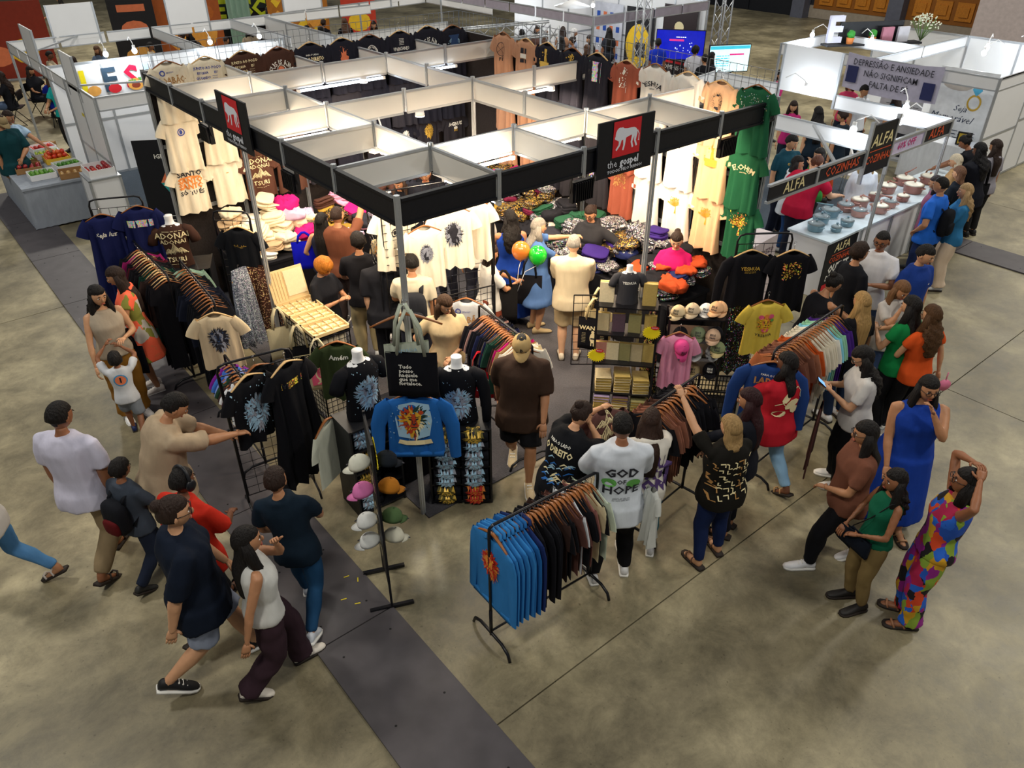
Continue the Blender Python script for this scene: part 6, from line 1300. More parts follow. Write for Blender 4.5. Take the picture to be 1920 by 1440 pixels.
P(('head', 318, 935), -62, 1.86, S1, 'bun', HD, ('over', '#0f1828'), ('shorts', '#8d96aa'), ('#101013', 'sneaker'), legs='stride', aL='swingf', aR='swingb', w=1.16, belly=1.08, head=(-4, 4), glasses=True, label='man in navy T-shirt and pale shorts with tied hair walking right')
P(('head', 455, 992), -58, 1.66, S2, 'long', HB, ('tank', '#c8c8c4'), ('wide', '#33222a'), ('#d8d0c4', 'shoe'), legs='walk', aR='swingb', aL='chin', fem=True, w=1.02, head=(-10, 0), label='woman with long black hair, white sleeveless top and brown wide trousers')
P(('head', 512, 878), 2, 1.66, S2, 'short', HD, ('tee', '#10202e'), ('jeans', '#1d4468'), ('#c9ced6', 'sneaker'), legs='stride', aR='front', aL='swingf', side=-5, head=(-8, 10), label='boy in dark navy T-shirt and jeans running away in the foreground')
P(('head', 178, 537), -138, 1.7, S1, 'curly', HB, ('tank', '#a79a88'), ('wide', '#8a5f22'), ('#eeeeee', 'sneaker'), aL=((.05, .14, .66), (.6, -.4, -.8)), aR=((.16, .1, .5), (.6, -.5, 0)), fem=True, head=(10, 10), label='woman with long curly hair, beige top and mustard trousers at the far left')
P(('head', 212, 664), 22, 1.12, S3, 'curlyshort', HB, ('tee', '#c6c9ce'), ('shorts', '#7e848c'), ('#1c2a5a', 'shoe'), aL=((.07, .15, 1.0), (1, .1, -.3)), aR=((.05, .18, .95), (1, .1, -.3)), legs='walk', after=pr('num', (mat('badge blue', '#3f8fc0', .7), coral, inkb), .8), head=(0, -6), label='small boy in white T-shirt with numbered badge reaching up to the woman')
P((-1.3, 3.98), 118, 1.68, S2, 'long', HD, ('dress', '#ff6a48', pfl, .45), ('none', ''), ('#e6ddd6', 'sneaker'), aL='belly', aR='belly', fem=True, head=(-6, 18), lean=5, label='woman in coral and grey floral dress holding a black bag')
P(('head', 978, 634), 178, 1.78, S2, 'short', '#222', ('over', '#38281f'), ('shorts', '#101014'), ('#d8c29a', 'sneaker'), legs='walk', w=1.15, belly=1.15, head=(0, 25), aL='swingf', aR='swingb', cap=('#b79a68', True), label='man in brown T-shirt and sand cap walking towards the camera')
P(('head', 1100, 755), -48, 1.66, S1, 'bun', HD, ('over', '#0d0f14'), ('jeans', '#152240'), ('#ddd', 'sneaker'), lean=18, fem=True, w=1.18, belly=1.15, aR='chin', aL='reach', head=(-5, 28), after=pr('direito', (inkw, cream, mat('vivid blue print', '#2a6fc0', .7), iklb), 1.12), label='woman in black T-shirt with yellow lettering O DIREITO on her back')
P(('head', 1168, 774), 3, 1.8, S3, 'buzz', HB, ('over', '#c9cfd8'), ('pants', '#101014'), ('#dcdcdc', 'sneaker'), aR='front', aL='front', detail=3, head=(3, 14), w=1.08, after=pr('god', (inkb, ikgreen), 1.22), legs='apart', label='man in white T-shirt lettered GOD OF HOPE on the back')
P(('head', 1224, 766), -6, 1.6, S2, 'long', '#2e1c14', ('tee', '#cfcac0'), ('jeans', '#3f7482'), ('#ccc', 'sneaker'), fem=True, lean=10, aR='reach', aL='front', head=(-10, 20), detail=3, after=pr('salv', (purple,), 1.06, x=.05), legs='apart', label='woman with long brown hair and white top with purple lettering')
P(('head', 1372, 780), 22, 1.63, S1, 'bob', '#9a7c50', ('tee', '#15130f'), ('jeans', '#14234a'), ('#6a4a34', 'sandal'), fem=True, w=1.2, belly=1.15, aL=((.14, .3, 1.02), (1, .1, -.2)), aR='front', detail=3, head=(8, 12), after=pr('maze', (cream, inktan), 1.06), legs='apart', label='woman with blonde bob and black blouse with cream maze print')
P(('head', 1408, 730), 55, 1.66, S2, 'long', '#2a1014', ('long', '#14161f'), ('pants', '#14141c'), ('#1a1a1a', 'sandal'), fem=True, w=1.1, aL='reachlow', head=(8, 10), label='woman with dark red hair and gold headband, all in black')
P(('head', 1480, 662), 28, 1.66, S4, 'mid', HB, ('over', '#b01c2a'), ('jeans', '#7fa3c0'), ('#b08858', 'sandal'), fem=True, w=1.12, aR=((.12, .14, .6), (.6, -.6, 0)), aL='reachlow', head=(25, 5), legs='walk', after=pr('flor', (cream,), 1.14), label='woman in red T-shirt with white flowers and pale jeans')
wc = P(('head', 1612, 652), 78, 1.66, S1, 'curly', HB, ('tee', '#c9c6c2'), ('wide', '#0c0c10'), ('#e2e2e2', 'sneaker'), fem=True, aL='phone', aR='phone', head=(0, 30), w=1.1, lean=6, glasses=True, label='woman with curly dark hair and white top looking at her phone')
P(('head', 1712, 556), 32, 1.68, S1, 'straight', HB, ('tee', '#107a3e', None, .5), ('wide', '#0f0f14'), ('#2a2f38', 'sneaker'), fem=True, aL='phone', aR='reachlow', head=(5, 14), label='woman with very long black hair and green top')
P(('head', 1752, 573), 20, 1.66, S1, 'curly', '#4a3018', ('tee', '#d0501c', None, .5), ('leggings', '#101014'), ('#ddd', 'sneaker'), fem=True, aR=((.2, -.02, .48), (.6, -.5, 0)), aL='belly', head=(10, 8), label='woman with curly ombre hair and orange top holding a pink fan')
P(('head', 1748, 708), 172, 1.72, S2, 'straight', HB, ('maxi', '#163a96'), ('none', ''), ('#a8805c', 'sandal'), fem=True, w=1.25, belly=1.2, aL='chin', aR='swingf', legs='walk', head=(6, 6), glasses=True, label='woman in cobalt blue dress with glasses walking on the right')
P(('head', 1628, 792), 82, 1.66, S2, 'straight', HB, ('tee', '#6b4232'), ('pants', '#121217'), ('#e8e8ec', 'sneaker'), fem=True, w=1.15, legs='walk', aL='belly', aR='swingb', head=(0, 8), glasses=True, label='woman in brown T-shirt and black trousers with white trainers striding left')
gk = P(('head', 1686, 882), 98, 1.52, S3, 'curly', HB, ('tank', '#0e5a40'), ('pants', '#7a6640'), ('#1a1614', 'shoe'), fem=True, w=.86, aL='belly', aR=((.1, .12, .56), (.6, -.6, -.2)), head=(0, 2), label='girl in dark green top and khaki trousers with small black bag')
P(('head', 1826, 882), 74, 1.67, S3, 'mid', HB, ('tank', '#aa2255', ptrop), ('wide', '#aa2255', ptrop), ('#a07050', 'sandal'), fem=True, aL='head', aR='head', detail=3, lean=-3, head=(2, -6), w=1.02, glasses=True, label='woman in tropical print jumpsuit with both hands on her head')
# right group
P(('head', 1618, 548), 18, 1.64, S2, 'straight', '#a07f4e', ('tee', '#121217'), ('jeans', '#1b2a44'), ('#ddd', 'shoe'), fem=True, head=(6, 16), aL='phone', label='woman with long blonde hair and black top behind the right rail')
P(('head', 1575, 517), -78, 1.64, S2, 'bun', HB, ('tank', '#15151b'), ('pants', '#15151b'), ('#333', 'shoe'), fem=True, w=1.15, lean=16, aL='reachlow', aR='reachlow', head=(0, 30), glasses=True, label='woman in black sleeveless top bending over the right rail')
P(('head', 1617, 456), -72, 1.78, S2, 'curlyshort', '#2a1c14', ('tee', '#0f1118'), ('pants', '#1b1b22'), ('#333', 'sneaker'), head=(-5, 8), label='young man with curly brown hair and black T-shirt')
P(('head', 1658, 435), 150, 1.82, S3, 'buzz', HB, ('tee', '#dcdce0'), ('pants', '#31405c'), ('#ddd', 'sneaker'), aL=((.02, .17, .68), (.6, .1, -.8)), aR=((.06, .16, .58), (.6, -.4, -.8)), head=(-8, 12), glasses=True, label='young man in white T-shirt and glasses gesturing')
P(('head', 1745, 462), -158, 1.78, S1, 'short', HB, ('tee', '#1c3a86'), ('pants', '#222836'), ('#ddd', 'sneaker'), head=(16, 20), after=pr('smalltag', (inkw,), 1.3, False, -.09), label='young man in royal blue T-shirt looking down to the right')
P(('head', 1700, 532), -175, 1.62, S2, 'long', '#6d4c30', ('tee', '#b9b3ae'), ('jeans', '#35486c'), ('#ddd', 'shoe'), fem=True, aL='phone', aR='chin', head=(10, 30), label='woman with light brown hair holding a phone, facing the green-topped woman')
bb = P(('head', 1768, 332), 42, 1.78, S2, 'buzz', HB, ('tee', '#1f5fc0'), ('jeans', '#1c2a52'), ('#222', 'sneaker'), aL='hip', head=(12, 8), w=1.12, label='man in bright blue T-shirt with a black drawstring bag on his back')
cb = P(('head', 1815, 345), 72, 1.66, S1, 'curly', '#a88a62', ('long', '#2d6f9e'), ('wide', '#d6c0a8'), ('#ccc', 'shoe'), fem=True, aL='cross', aR='cross', head=(5, 4), label='woman with curly blonde hair, denim jacket and cream trousers')
tl = P(('head', 1838, 268), 30, 1.76, S4, 'curly', '#0f0d10', ('over', '#12141e'), ('pants', '#12141e'), ('#222', 'shoe'), w=1.25, belly=1.1, aL='front', aR='front', head=(4, 20), label='tall person with bushy black hair and loose black clothes')
P(('head', 1806, 255), 45, 1.7, S3, 'bun', HB, ('tee', '#15161c'), ('pants', '#1c1c24'), ('#222', 'shoe'), lean=22, aR='reachlow', aL='reachlow', head=(0, 26), label='person in black T-shirt bending over the jewellery table at the right')
P(('head', 1868, 262), 20, 1.68, S2, 'long', HD, ('tee', '#8d8a92'), ('pants', '#222'), ('#222', 'shoe'), fem=True, head=(12, 22), label='woman in grey T-shirt behind the tall person in black')
P(('head', 1792, 290), 62, 1.62, S1, 'bob', '#c9bca4', ('long', '#b08c60'), ('pants', '#333'), ('#222', 'shoe'), fem=True, head=(0, 22), detail=2, label='woman with pale blonde hair and tan quilted jacket')
P(('head', 1800, 312), 40, 1.6, S1, 'bob', '#6d4c38', ('tee', '#101822'), ('pants', '#222'), ('#222', 'shoe'), fem=True, head=(0, 16), label='woman with short brown hair and dark top')
P(('head', 1757, 330), 60, 1.58, S2, 'mid', '#2a2023', ('long', '#7d4a62'), ('pants', '#222'), ('#222', 'shoe'), fem=True, head=(0, 12), label='woman in plum top at the end of the pan counter')
# behind the pan counter
P((8.05, 1.2), -50, 1.78, S5, 'short', '#5a3424', ('tee', '#b01636'), ('pants', '#1c2030'), ('#222', 'shoe'), w=1.2, belly=1.15, lean=28, aR=((.2, .3, .62), (.4, -.3, -.8)), aL='hip', head=(-10, 25), label='man in crimson T-shirt reaching over the pan counter')
P(('head', 1490, 254), -158, 1.8, S1, 'short', HB, ('tee', '#123c4a'), ('pants', '#1c2030'), ('#222', 'shoe'), head=(20, 20), aL='front', after=pr('crest', (gold, gold), 1.3, False), label='bearded man in dark teal shirt behind the pan counter')
P(('head', 1500, 293), -120, 1.62, S1, 'long', HB, ('over', '#d5dae0'), ('jeans', '#2a4a7a'), ('#ccc', 'shoe'), fem=True, aL='cross', aR='cross', head=(10, 14), label='dark-haired woman in white top behind the pan counter')
P(('head', 1538, 278), 110, 1.62, S1, 'long', HB, ('tee', '#2f7a34'), ('pants', '#222'), ('#ccc', 'shoe'), fem=True, aL='chin', head=(0, 10), label='woman in green top facing the bearded man')
P(('head', 1632, 290), 170, 1.68, S1, 'long', '#b59a6a', ('long', '#d6dde6'), ('pants', '#cfd4da'), ('#ccc', 'shoe'), fem=True, head=(0, 14), detail=2, label='woman in white shirt behind the pan counter sign')
# shoppers inside the booth
P(('head', 602, 400), -12, 1.64, S1, 'straight', HB, ('tank', '#222433'), ('jeans', '#8fa6c4'), ('#ccc', 'shoe'), fem=True, aL=((.13, .1, .55), (.6, -.6, 0)), head=(-8, 10), label='woman with straight black hair carrying a shiny blue bag')
P(('head', 630, 388), -14, 1.76, S2, 'buzz', HD, ('tee', '#6e4230'), ('pants', '#3a3030'), ('#333', 'sneaker'), w=1.12, aR=((.1, .28, 1.0), (1, .1, -.3)), aL='front', head=(-8, 4), label='man in rust brown T-shirt reaching up to the heap')
P(('head', 668, 436), 12, 1.74, S2, 'curlyshort', HB, ('tee', '#16161b'), ('cargo', '#a0926e'), ('#ddd', 'sneaker'), aL='front', aR='front', head=(18, 18), label='young man in black T-shirt and khaki cargo trousers')
P(('head', 612, 489), -118, 1.62, S2, 'afro', '#a8661e', ('tee', '#14151b'), ('jeans', '#8fa6c4'), ('#ccc', 'shoe'), fem=True, w=1.08, aL='phone', aR='phone', head=(0, 38), label='woman with curly copper hair looking down, black T-shirt')
P(('head', 716, 456), 8, 1.76, S5, 'short', HD, ('over', '#1b1c22'), ('pants', '#1b1c22'), ('#d9ccb8', 'sneaker'), w=1.18, cap=('#c08a3e', False), head=(20, 14), belly=1.1, label='man in orange cap and black T-shirt with his back turned')
P(('head', 728, 404), 5, 1.78, S1, 'short', HD, ('over', '#c7b086'), ('pants', '#3a3a44'), ('#ccc', 'shoe'), head=(0, 8), label='man in sand T-shirt half hidden by the corner fascia')
wb = P(('head', 770, 476), 6, 1.76, S2, 'buzz', HB, ('tee', '#cfc6ae'), ('pants', '#2a2c38'), ('#ccc', 'shoe'), head=(25, 5), aL='front', label='young man in cream T-shirt with a black backpack behind the corner post')
P(('head', 838, 558), -168, 1.62, S1, 'long', '#3a2616', ('tee', '#c2ab84'), ('pants', '#14151b'), ('#ccc', 'shoe'), fem=True, w=1.12, aR='hip', aL='belly', head=(30, 30), label='woman with long brown hair and beige T-shirt by the inner rail')
wg = P(('head', 924, 460), -62, 1.6, S2, 'bob', HD, ('tee', '#dad6cd'), ('skirt', '#7a3a28'), ('#222', 'shoe'), fem=True, w=1.05, aR=((.05, .22, .66), (.6, -.3, -1)), aL='reachlow', head=(-4, 22), label='woman in white top and rust skirt holding two balloons')
P(('head', 955, 394), 12, 1.68, S2, 'curly', HB, ('maxi', '#153a94'), ('none', ''), ('#222', 'shoe'), fem=True, w=1.08, aL='reachlow', head=(15, 18), label='woman in royal blue dress with wavy black hair')
P(('head', 1012, 410), -72, 1.66, S1, 'mid', '#8b857c', ('dress', '#4a6a9e', None, .8), ('none', ''), ('#b8a27a', 'shoe'), fem=True, w=1.15, belly=1.1, aR='reachlow', aL=((-.03, .36, .82), (.6, -.3, -1)), head=(-6, 12), label='grey-haired woman in denim dress reaching to the girl')
P(('head', 1077, 440), -6, 1.74, S5, 'buzz', '#8d8880', ('long', '#cfc0a2'), ('shorts', '#b09c78'), ('#d6cab4', 'shoe'), w=1.2, belly=1.15, aL='cross', aR='cross', head=(-4, 12), label='older man in cream top and beige shorts with crossed arms')
P(('head', 1106, 388), 142, 1.66, S2, 'pony', HD, ('hoodie', '#2a2a2e'), ('pants', '#6a1c28'), ('#222', 'shoe'), fem=True, w=1.08, aL=((.2, .02, .58), (.8, -.4, 0)), aR='belly', head=(10, 22), glasses=True, label='girl in black hoodie and glasses trying on a garment')
P(('head', 1270, 438), 158, 1.64, S5, 'bun', HD, ('long', '#bf1560'), ('pants', '#1a1a22'), ('#222', 'shoe'), fem=True, w=1.08, aL='belly', aR='belly', head=(8, 22), label='seller in hot pink top behind the caps')
P(('head', 745, 332), 175, 1.64, S2, 'long', '#3a2a20', ('tee', '#101118'), ('pants', '#1a1a22'), ('#222', 'shoe'), fem=True, head=(-18, 26), label='woman in black seen through the roof beams')
P(('head', 795, 312), 178, 1.8, S2, 'short', HB, ('long', '#15161e'), ('pants', '#1a1a22'), ('#222', 'shoe'), w=1.2, head=(0, 20), aL='front', label='man in black with silver neck chain seen through the roof beams')
P(('head', 893, 372), 8, 1.76, S2, 'short', HB, ('tee', '#d8d2c6'), ('pants', '#2a2c38'), ('#222', 'shoe'), head=(0, 12), label='person in white T-shirt beside the white T-shirt display')
P(('head', 829, 368), 150, 1.66, S3, 'mid', HD, ('tee', '#c9a860'), ('pants', '#2a2c38'), ('#222', 'shoe'), fem=True, head=(0, 18), label='person in mustard top behind the white T-shirt display')
# left edge
P((-3.36, 1.46), 98, 1.66, S2, 'long', HD, ('long', '#d4cfc8'), ('jeans', '#4f80b0'), ('#b5aca4', 'sandal'), legs='stride', fem=True, label='person in blue jeans walking in at the left edge, only legs in view'); tote((-3.62, 1.75, 1.0), FC+.5, .34, .28, '#c9c2b6', 'pale bag with looped strap at the left edge', None, None, .2, kind='handbag')
P(('head', 2, 218), -118, 1.8, S2, 'short', HD, ('over', '#0f3a40'), ('pants', '#151c30'), ('#222', 'sneaker'), w=1.15, cap=('#8f7d5c', False), aL='belly', head=(0, 30), label='man in dark teal shirt and cap by the fruit stand')
P(('head', 14, 208), -100, 1.78, S2, 'short', HD, ('tee', '#9fb8d0'), ('pants', '#222'), ('#1c2a4a', 'sneaker'), aL='reachlow', head=(0, 20), label='person in pale blue patterned shirt by the fruit stand')
P(('head', 96, 140), 160, 1.7, S2, 'short', HD, ('tee', '#22b8b4'), ('pants', '#222'), ('#222', 'shoe'), detail=2, aL='front', aR='front', label='seller in turquoise polo behind the fruit stand')
# carried things
def world_obj(name, m, mats, J, pl, label, cat, rot=0.):
    p = wpt(J, pl); return mk(name, m, mats, None, tuple(p), J['rz']+rot, label=label, cat=cat)
def backpack(J, col, label, strapcol=None, sc=1., acc=None):
    h = J['h']; Nk = J['Nk']*h; T = J['T2']; c = Nk+T@np.array([0, -.11, -.19])*h; p = wpt(J, c); e = empty('backpack', tuple(p), J['rz'], label, 'bag'); e.scale = (sc*h/1.75,)*3
    def fn(v): return np.sign(v)*np.abs(v)**.6
    m = M(); m.ball((0, 0, 0), (.15, .085, .22), 14, 10, 0, fn); mk('bag_body', m, cloth(col), e)
    m = M(); m.ball((0, -.08, -.08), (.11, .04, .1), 12, 8, 0, fn); mk('front_pocket', m, cloth(acc or col), e)
    for q in (-1, 1):
        m = M(); m.tube([(q*.09, .04, .19), (q*.1, .12, .27), (q*.11, .22, .2), (q*.12, .2, .0), (q*.12, .08, -.15)], .026, 6, ry=.008, ref=(1, 0, 0)); mk('strap', m, cloth(strapcol or col), e)
backpack(boy1, '#15171d', 'black backpack with red trim on the boy in grey', acc='#5a1216'); backpack(wb, '#22242a', 'black backpack on the young man in cream behind the corner post'); backpack(bb, '#0e1016', 'black drawstring bag on the man in bright blue', sc=.9)
# headphones on the red-shirted man
e = hp['e']; m = M(); h = hp['h']; u_ = M(); th = np.linspace(0, math.pi, 11)
u_.tube([(.055*math.cos(t), -.005, .01+.072*math.sin(t)) for t in th], .009, 8)
for q in (-1, 1): u_.ball((q*.055, 0, -.004), (.014, .028, .032), 10, 7)
m.add((u_.V()@hp['HR'].T+hp['Hd'])*h, u_.f); mk('headphones', m, mat('black plastic', '#15171c', .4), e)
# balloons
def balloon(x, y, z, c, label, J):
    e = empty('balloon', (x, y, z), 0, label, 'balloon'); m = M(); m.ball((0, 0, 0), (.115, .115, .125), 20, 14, 0, lambda v: np.column_stack([v[:, 0]*(1+.06*v[:, 2]), v[:, 1]*(1+.06*v[:, 2]), v[:, 2]])); m.tube([(0, 0, -.12), (0, 0, -.14)], [.006, .014], 8); mk('skin', m, mat('balloon rubber', c, .15, 0, 'plain', 0, 1, .02, spec=.7), e)
    p = wpt(J, J['hand1']) if False else wpt(J, (J['arms'][1][2])*J['h']); m = M(); d = np.array(p)-np.array([x, y, z]); m.tube([(0, 0, -.13), d*.6, d+[0, 0, -.15]], .004, 6); mk('stick', m, white, e)
g1 = gp(944, 487, 1.55); g1 = wpt(wg, (.06, .42, 1.46)); balloon(g1[0], g1[1], g1[2], '#c8702a', 'orange balloon held by the woman in the white top', wg); g2 = wpt(wg, (.2, .58, 1.42)); balloon(g2[0], g2[1], g2[2], '#10b02a', 'green balloon held by the woman in the white top', wg)
ph = M(); ph.box((0, 0, 0), (.07, .008, .145)); 
def phone(J, hand, label, scr='#6fa8e8', em=1.2):
    e = empty('mobile_phone', tuple(wpt(J, J['hand%d' % hand]+np.array([0, .03, .02]))), J['rz'], label, 'phone'); e.rotation_euler = (math.radians(-50), 0, J['rz']); m = M(); m.box((0, 0, 0), (.072, .009, .15)); mk('phone_case', m, blackmetal, e); m = M(); m.box((0, -.006, 0), (.064, .002, .138)); mk('screen', m, mat('phone screen', scr, .2, emit=em), e)
phone(wc, -1, 'phone with pale blue screen held by the curly-haired woman in white')
e = tote(tuple(wpt(gk, (.02, .17, .86))), gk['rz']+.3, .3, .17, '#0d1420', 'small navy handbag worn by the girl in khaki trousers', None, None, .0, kind='handbag'); 
m = M(); a_, b_ = wpt(gk, (-.09, .0, 1.25)), wpt(gk, (.02, .14, .86)); m.tube([wpt(gk, (.1, .16, .86)), wpt(gk, (-.02, .12, 1.05)), wpt(gk, (-.11, .06, 1.26)), wpt(gk, (-.1, -.06, 1.26)), wpt(gk, (.06, -.12, 1.0)), wpt(gk, (.16, .02, .86))], .005, 5); o = mk('strap', m, blackmetal, e); o.matrix_parent_inverse = Matrix.LocRotScale(e.location, e.rotation_euler, (1, 1, 1)).inverted()
sb = gp(575, 480, 1.0); tote((sb[0], sb[1], 1.22), FC+.3, .36, .4, '#0b12c0', 'shiny blue carrier bag held by the black-haired woman', None, None, .12, kind='carrier_bag')
q_ = (-1.5, 3.75); tote((q_[0], q_[1], .8), FC, .3, .36, '#10121c', 'black bag held by the woman in the coral dress', None, None, .16, kind='handbag')
q_ = gp(222, 640, .8); tote((q_[0], q_[1], .95), FC+.4, .3, .34, '#1c0e12', 'dark burgundy bag on the arm of the curly-haired woman', None, None, .2, kind='handbag')
q_ = gp(945, 560, .9); tote((q_[0], q_[1], 1.1), FC, .34, .5, '#1a1818', 'large black bag carried by the woman with balloons', None, None, .18, kind='handbag')
q_ = gp(1340, 950, .5); tote((q_[0]+.2, q_[1]+.1, .78), FC+.8, .28, .4, '#4a2418', 'brown shoulder bag of the woman with dark red hair', None, None, .3, kind='handbag')
q_ = gp(1770, 722, .75); e = empty('hand_fan', tuple(q_), FC, 'round pink hand fan held low by the woman in orange', 'fan'); m = M(); m.loft([[(r*math.cos(t), y, r*math.sin(t)) for t in np.linspace(0, 2*math.pi, 20, endpoint=False)] for y, r in ((-.006, .07), (.006, .07))]); mk('fan_disc', m, mat('pink plastic', '#e07a9c', .4), e); m = M(); m.tube([(0, 0, .06), (0, 0, .16)], .007, 6); mk('fan_handle', m, mat('pink plastic', '#e07a9c', .4), e)
q_ = wpt(cb, (.24, -.02, 0)); tote((q_[0], q_[1], 1.0), FC+.8, .3, .28, '#7a4a28', 'tan leather shoulder bag of the curly blonde woman', None, None, .3, kind='handbag')
q_ = wpt(tl, (.3, -.02, 0)); tote((q_[0], q_[1], 1.05), FC, .28, .26, '#101014', 'black shoulder bag of the tall person in black', None, None, .34, kind='handbag')
# garments held or draped
H_(tuple(gp(1228, 905, 1.2)), FC-1.2, 'wl', '#c9cbc6', 'white T-shirt carried by the woman with the purple lettering', None, name='tee_shirt', hanger=False, sc=(.42, .8, .8))
H_(tuple(gp(1140, 762, 1.5)), FC+.3, 'ws', '#5a3c38', 'brown T-shirt with cream print held up by the bending woman', None, 'mountb', (cream,), name='tee_shirt', hanger=False) if 'mountb' in ARTS else None
ARTS['mountb'] = Art().mount(0, -.1, .34, 0, 5).mount(.02, .05, .3, 0, 8)
H_(tuple(gp(1135, 755, 1.5)), FC+.5, 'ws', '#5a3c38', 'brown T-shirt with cream print held up by the bending woman', None, 'mountb', (cream,), name='tee_shirt', hanger=False, acy=-.28)
H_(tuple(gp(1545, 745, 1.05)), FC+1.1, 'rkl', '#4a2c28', 'brown long-sleeved garment over the arm of the phone-reading woman', None, name='sweatshirt', hanger=False)
# ================================================================== neighbouring booths
H2 = 2.25
def booth2(name_label, posts, walls, beams, raised=(), z=H2, bm=None, diag=()):
    """posts [(x, y)], walls [((x,y),(x,y))] one per panel, beams [(a, b)], raised [(a, b, h)] blank name boards"""
    e = empty('exhibition_booth', (0, 0, .004), 0, name_label, 'booth'); pm_ = post_mesh(z); pm_.materials.append(alu)
    for x, y in posts: mk('post', pm_, None, e, (x, y, 0))
    for a, b in walls:
        m = M(); m.bar((*a, z*.25+.02), (*b, z*.25+.02), .02, z*.5-.06); mk('wall_panel', m, whitepan, e); m = M(); m.bar((*a, z*.75), (*b, z*.75), .02, z*.5-.06); mk('wall_panel', m, whitepan, e)
        for zz in (.03, z*.5, z-.02): m = M(); m.bar((*a, zz), (*b, zz), .03, .045); mk('rail', m, alu, e)
        m = M(); m.bar((*b, 0), (*b, z), .045); mk('post', m, alu, e)
    for a, b in beams: beam(a, b, bm or whitepan, z=z, h=.24, par=e, name='header_panel')
    for a, b in diag: m = M(); m.bar((*a, z-.03), (*b, z-.03), .04, .03); mk('brace', m, alu, e)
    for a, b, hh in raised:
        m = M(); m.bar((*a, z+hh/2-.1), (*b, z+hh/2-.1), .02, hh); mk('name_board', m, whitepan, e)
        for p in (a, b): m = M(); m.bar((*p, z-.24), (*p, z+hh-.1), .04); mk('board_post', m, alu, e)
    return e
def spot(loc, p, label, ang=0., arm=.35, col=(.85, .93, 1)):
    e = empty('spotlight', loc, ang, label, 'lamp'); m = M(); m.tube([(0, -arm, .12), (0, -arm*.6, .2), (0, -.03, .1), (0, 0, .05)], .008, 6); mk('arm', m, white, e)
    m = M(); m.tube([(0, 0, .06), (0, 0, 0)], [.03, .03], 10); mk('lamp_holder', m, white, e); m = M(); m.ball((0, 0, -.045), (.05, .05, .055), 14, 9); mk('bulb', m, mat('lit cool bulb', '#e6f2ff', .3, emit=14), e)
    l = bpy.data.lights.new('spotlight_light', 'POINT'); l.energy = p; l.color = col; l.shadow_soft_size = .06; o = bpy.data.objects.new('spotlight_light', l); COL.objects.link(o); o.location = (loc[0], loc[1], loc[2]-.13)
# --- fruit side booth (left)
def seg(a, b, n): a = np.array(a, float); b = np.array(b, float); return [(tuple(a+(b-a)*i/n), tuple(a+(b-a)*(i+1)/n)) for i in range(n)]
fx, fy = .15, 9.75
booth2('white panel booth with food-shaped letters beside the fruit stand', [(fx, fy), (fx, 11.6), (fx, 13), (fx, 16.5), (5, 9.75), (5, 13)], seg((fx, fy), (fx, 11.7), 2)+seg((fx, 13), (5.1, 13), 5), seg((fx, fy), (5, fy), 5)+seg((fx, 11.7), (fx, 16.5), 5)+seg((fx, 16.5), (9.5, 16.5), 9)+[((3.3, 13.0), (3.3, 16.5)), ((5.3, 16.5), (5.3, 13))], [((fx, 10.6), (fx, 11.4), .62), ((fx, 13.4), (fx, 14.4), .7), ((1.1, 16.5), (2.1, 16.5), .75), ((3.75, 16.5), (4.75, 16.5), .75)], diag=[((fx+.1, 11.0), (3.0, 9.9)), ((fx+.2, 15), (1.6, 16.5))])
for i, x in enumerate((1.2, 1.75, 3.3, 4.4)): spot((x, 12.65, 2.45), 15, 'clip-on spotlight over the food-lettered wall, %s from the left' % NORD[i], math.pi, .3)
fl = empty('wall_sign', (1.0, 12.97, 1.95), 0, 'cut-out coloured letters L E S with snack drawings on the white wall', 'sign')
cols_ = [mat('letter yellow', '#f2d80f', .5), mat('letter slate', '#2f4456', .5), mat('letter crimson', '#cf1440', .5), mat('letter pale blue', '#bcd6ea', .5)]
def letter(s, x, ci, size=.62):
    V, Fc = textpoly(s, size, .03); m = M(); m.add([(x-p[0]*-1, -.01, p[1]-.1) for p in V], Fc, 0, False); m.add([(x+p[0], .0, p[1]-.1) for p in V], Fc, 0, False); mk('letter', m, cols_[ci], fl)
for s, x, ci in (('L', -.2, 0), ('F', .22, 1), ('S', .66, 2), ('L', 1.05, 3)): letter(s, x, ci)
a = Art().ell(-.12, -.25, .13, .1, 0, 12).ell(.28, -.25, .13, .09, 1, 12).ell(.7, -.22, .16, .12, 0, 12).ell(.7, -.24, .09, .06, 2, 10).flecks(.7, -.14, .26, .08, 3, 16, 4, .02); mk('snack_drawing', lay_flat(a, (0, -.014, 0), (1, 0, 0), (0, 0, 1), .002), [mat('bread', '#e0a04a', .6), redm, mat('sausage', '#8c3a22', .6), ikgreen], fl)
m = M(); m.box((0, -.005, 0), (.16, .004, .06)); mk('yellow_tag', m, mat('yellow tape', '#d8c325', .6), None, (fx-.014, 10.9, 1.75), math.pi/2, label='small yellow sticker on the white booth side wall', cat='sticker')
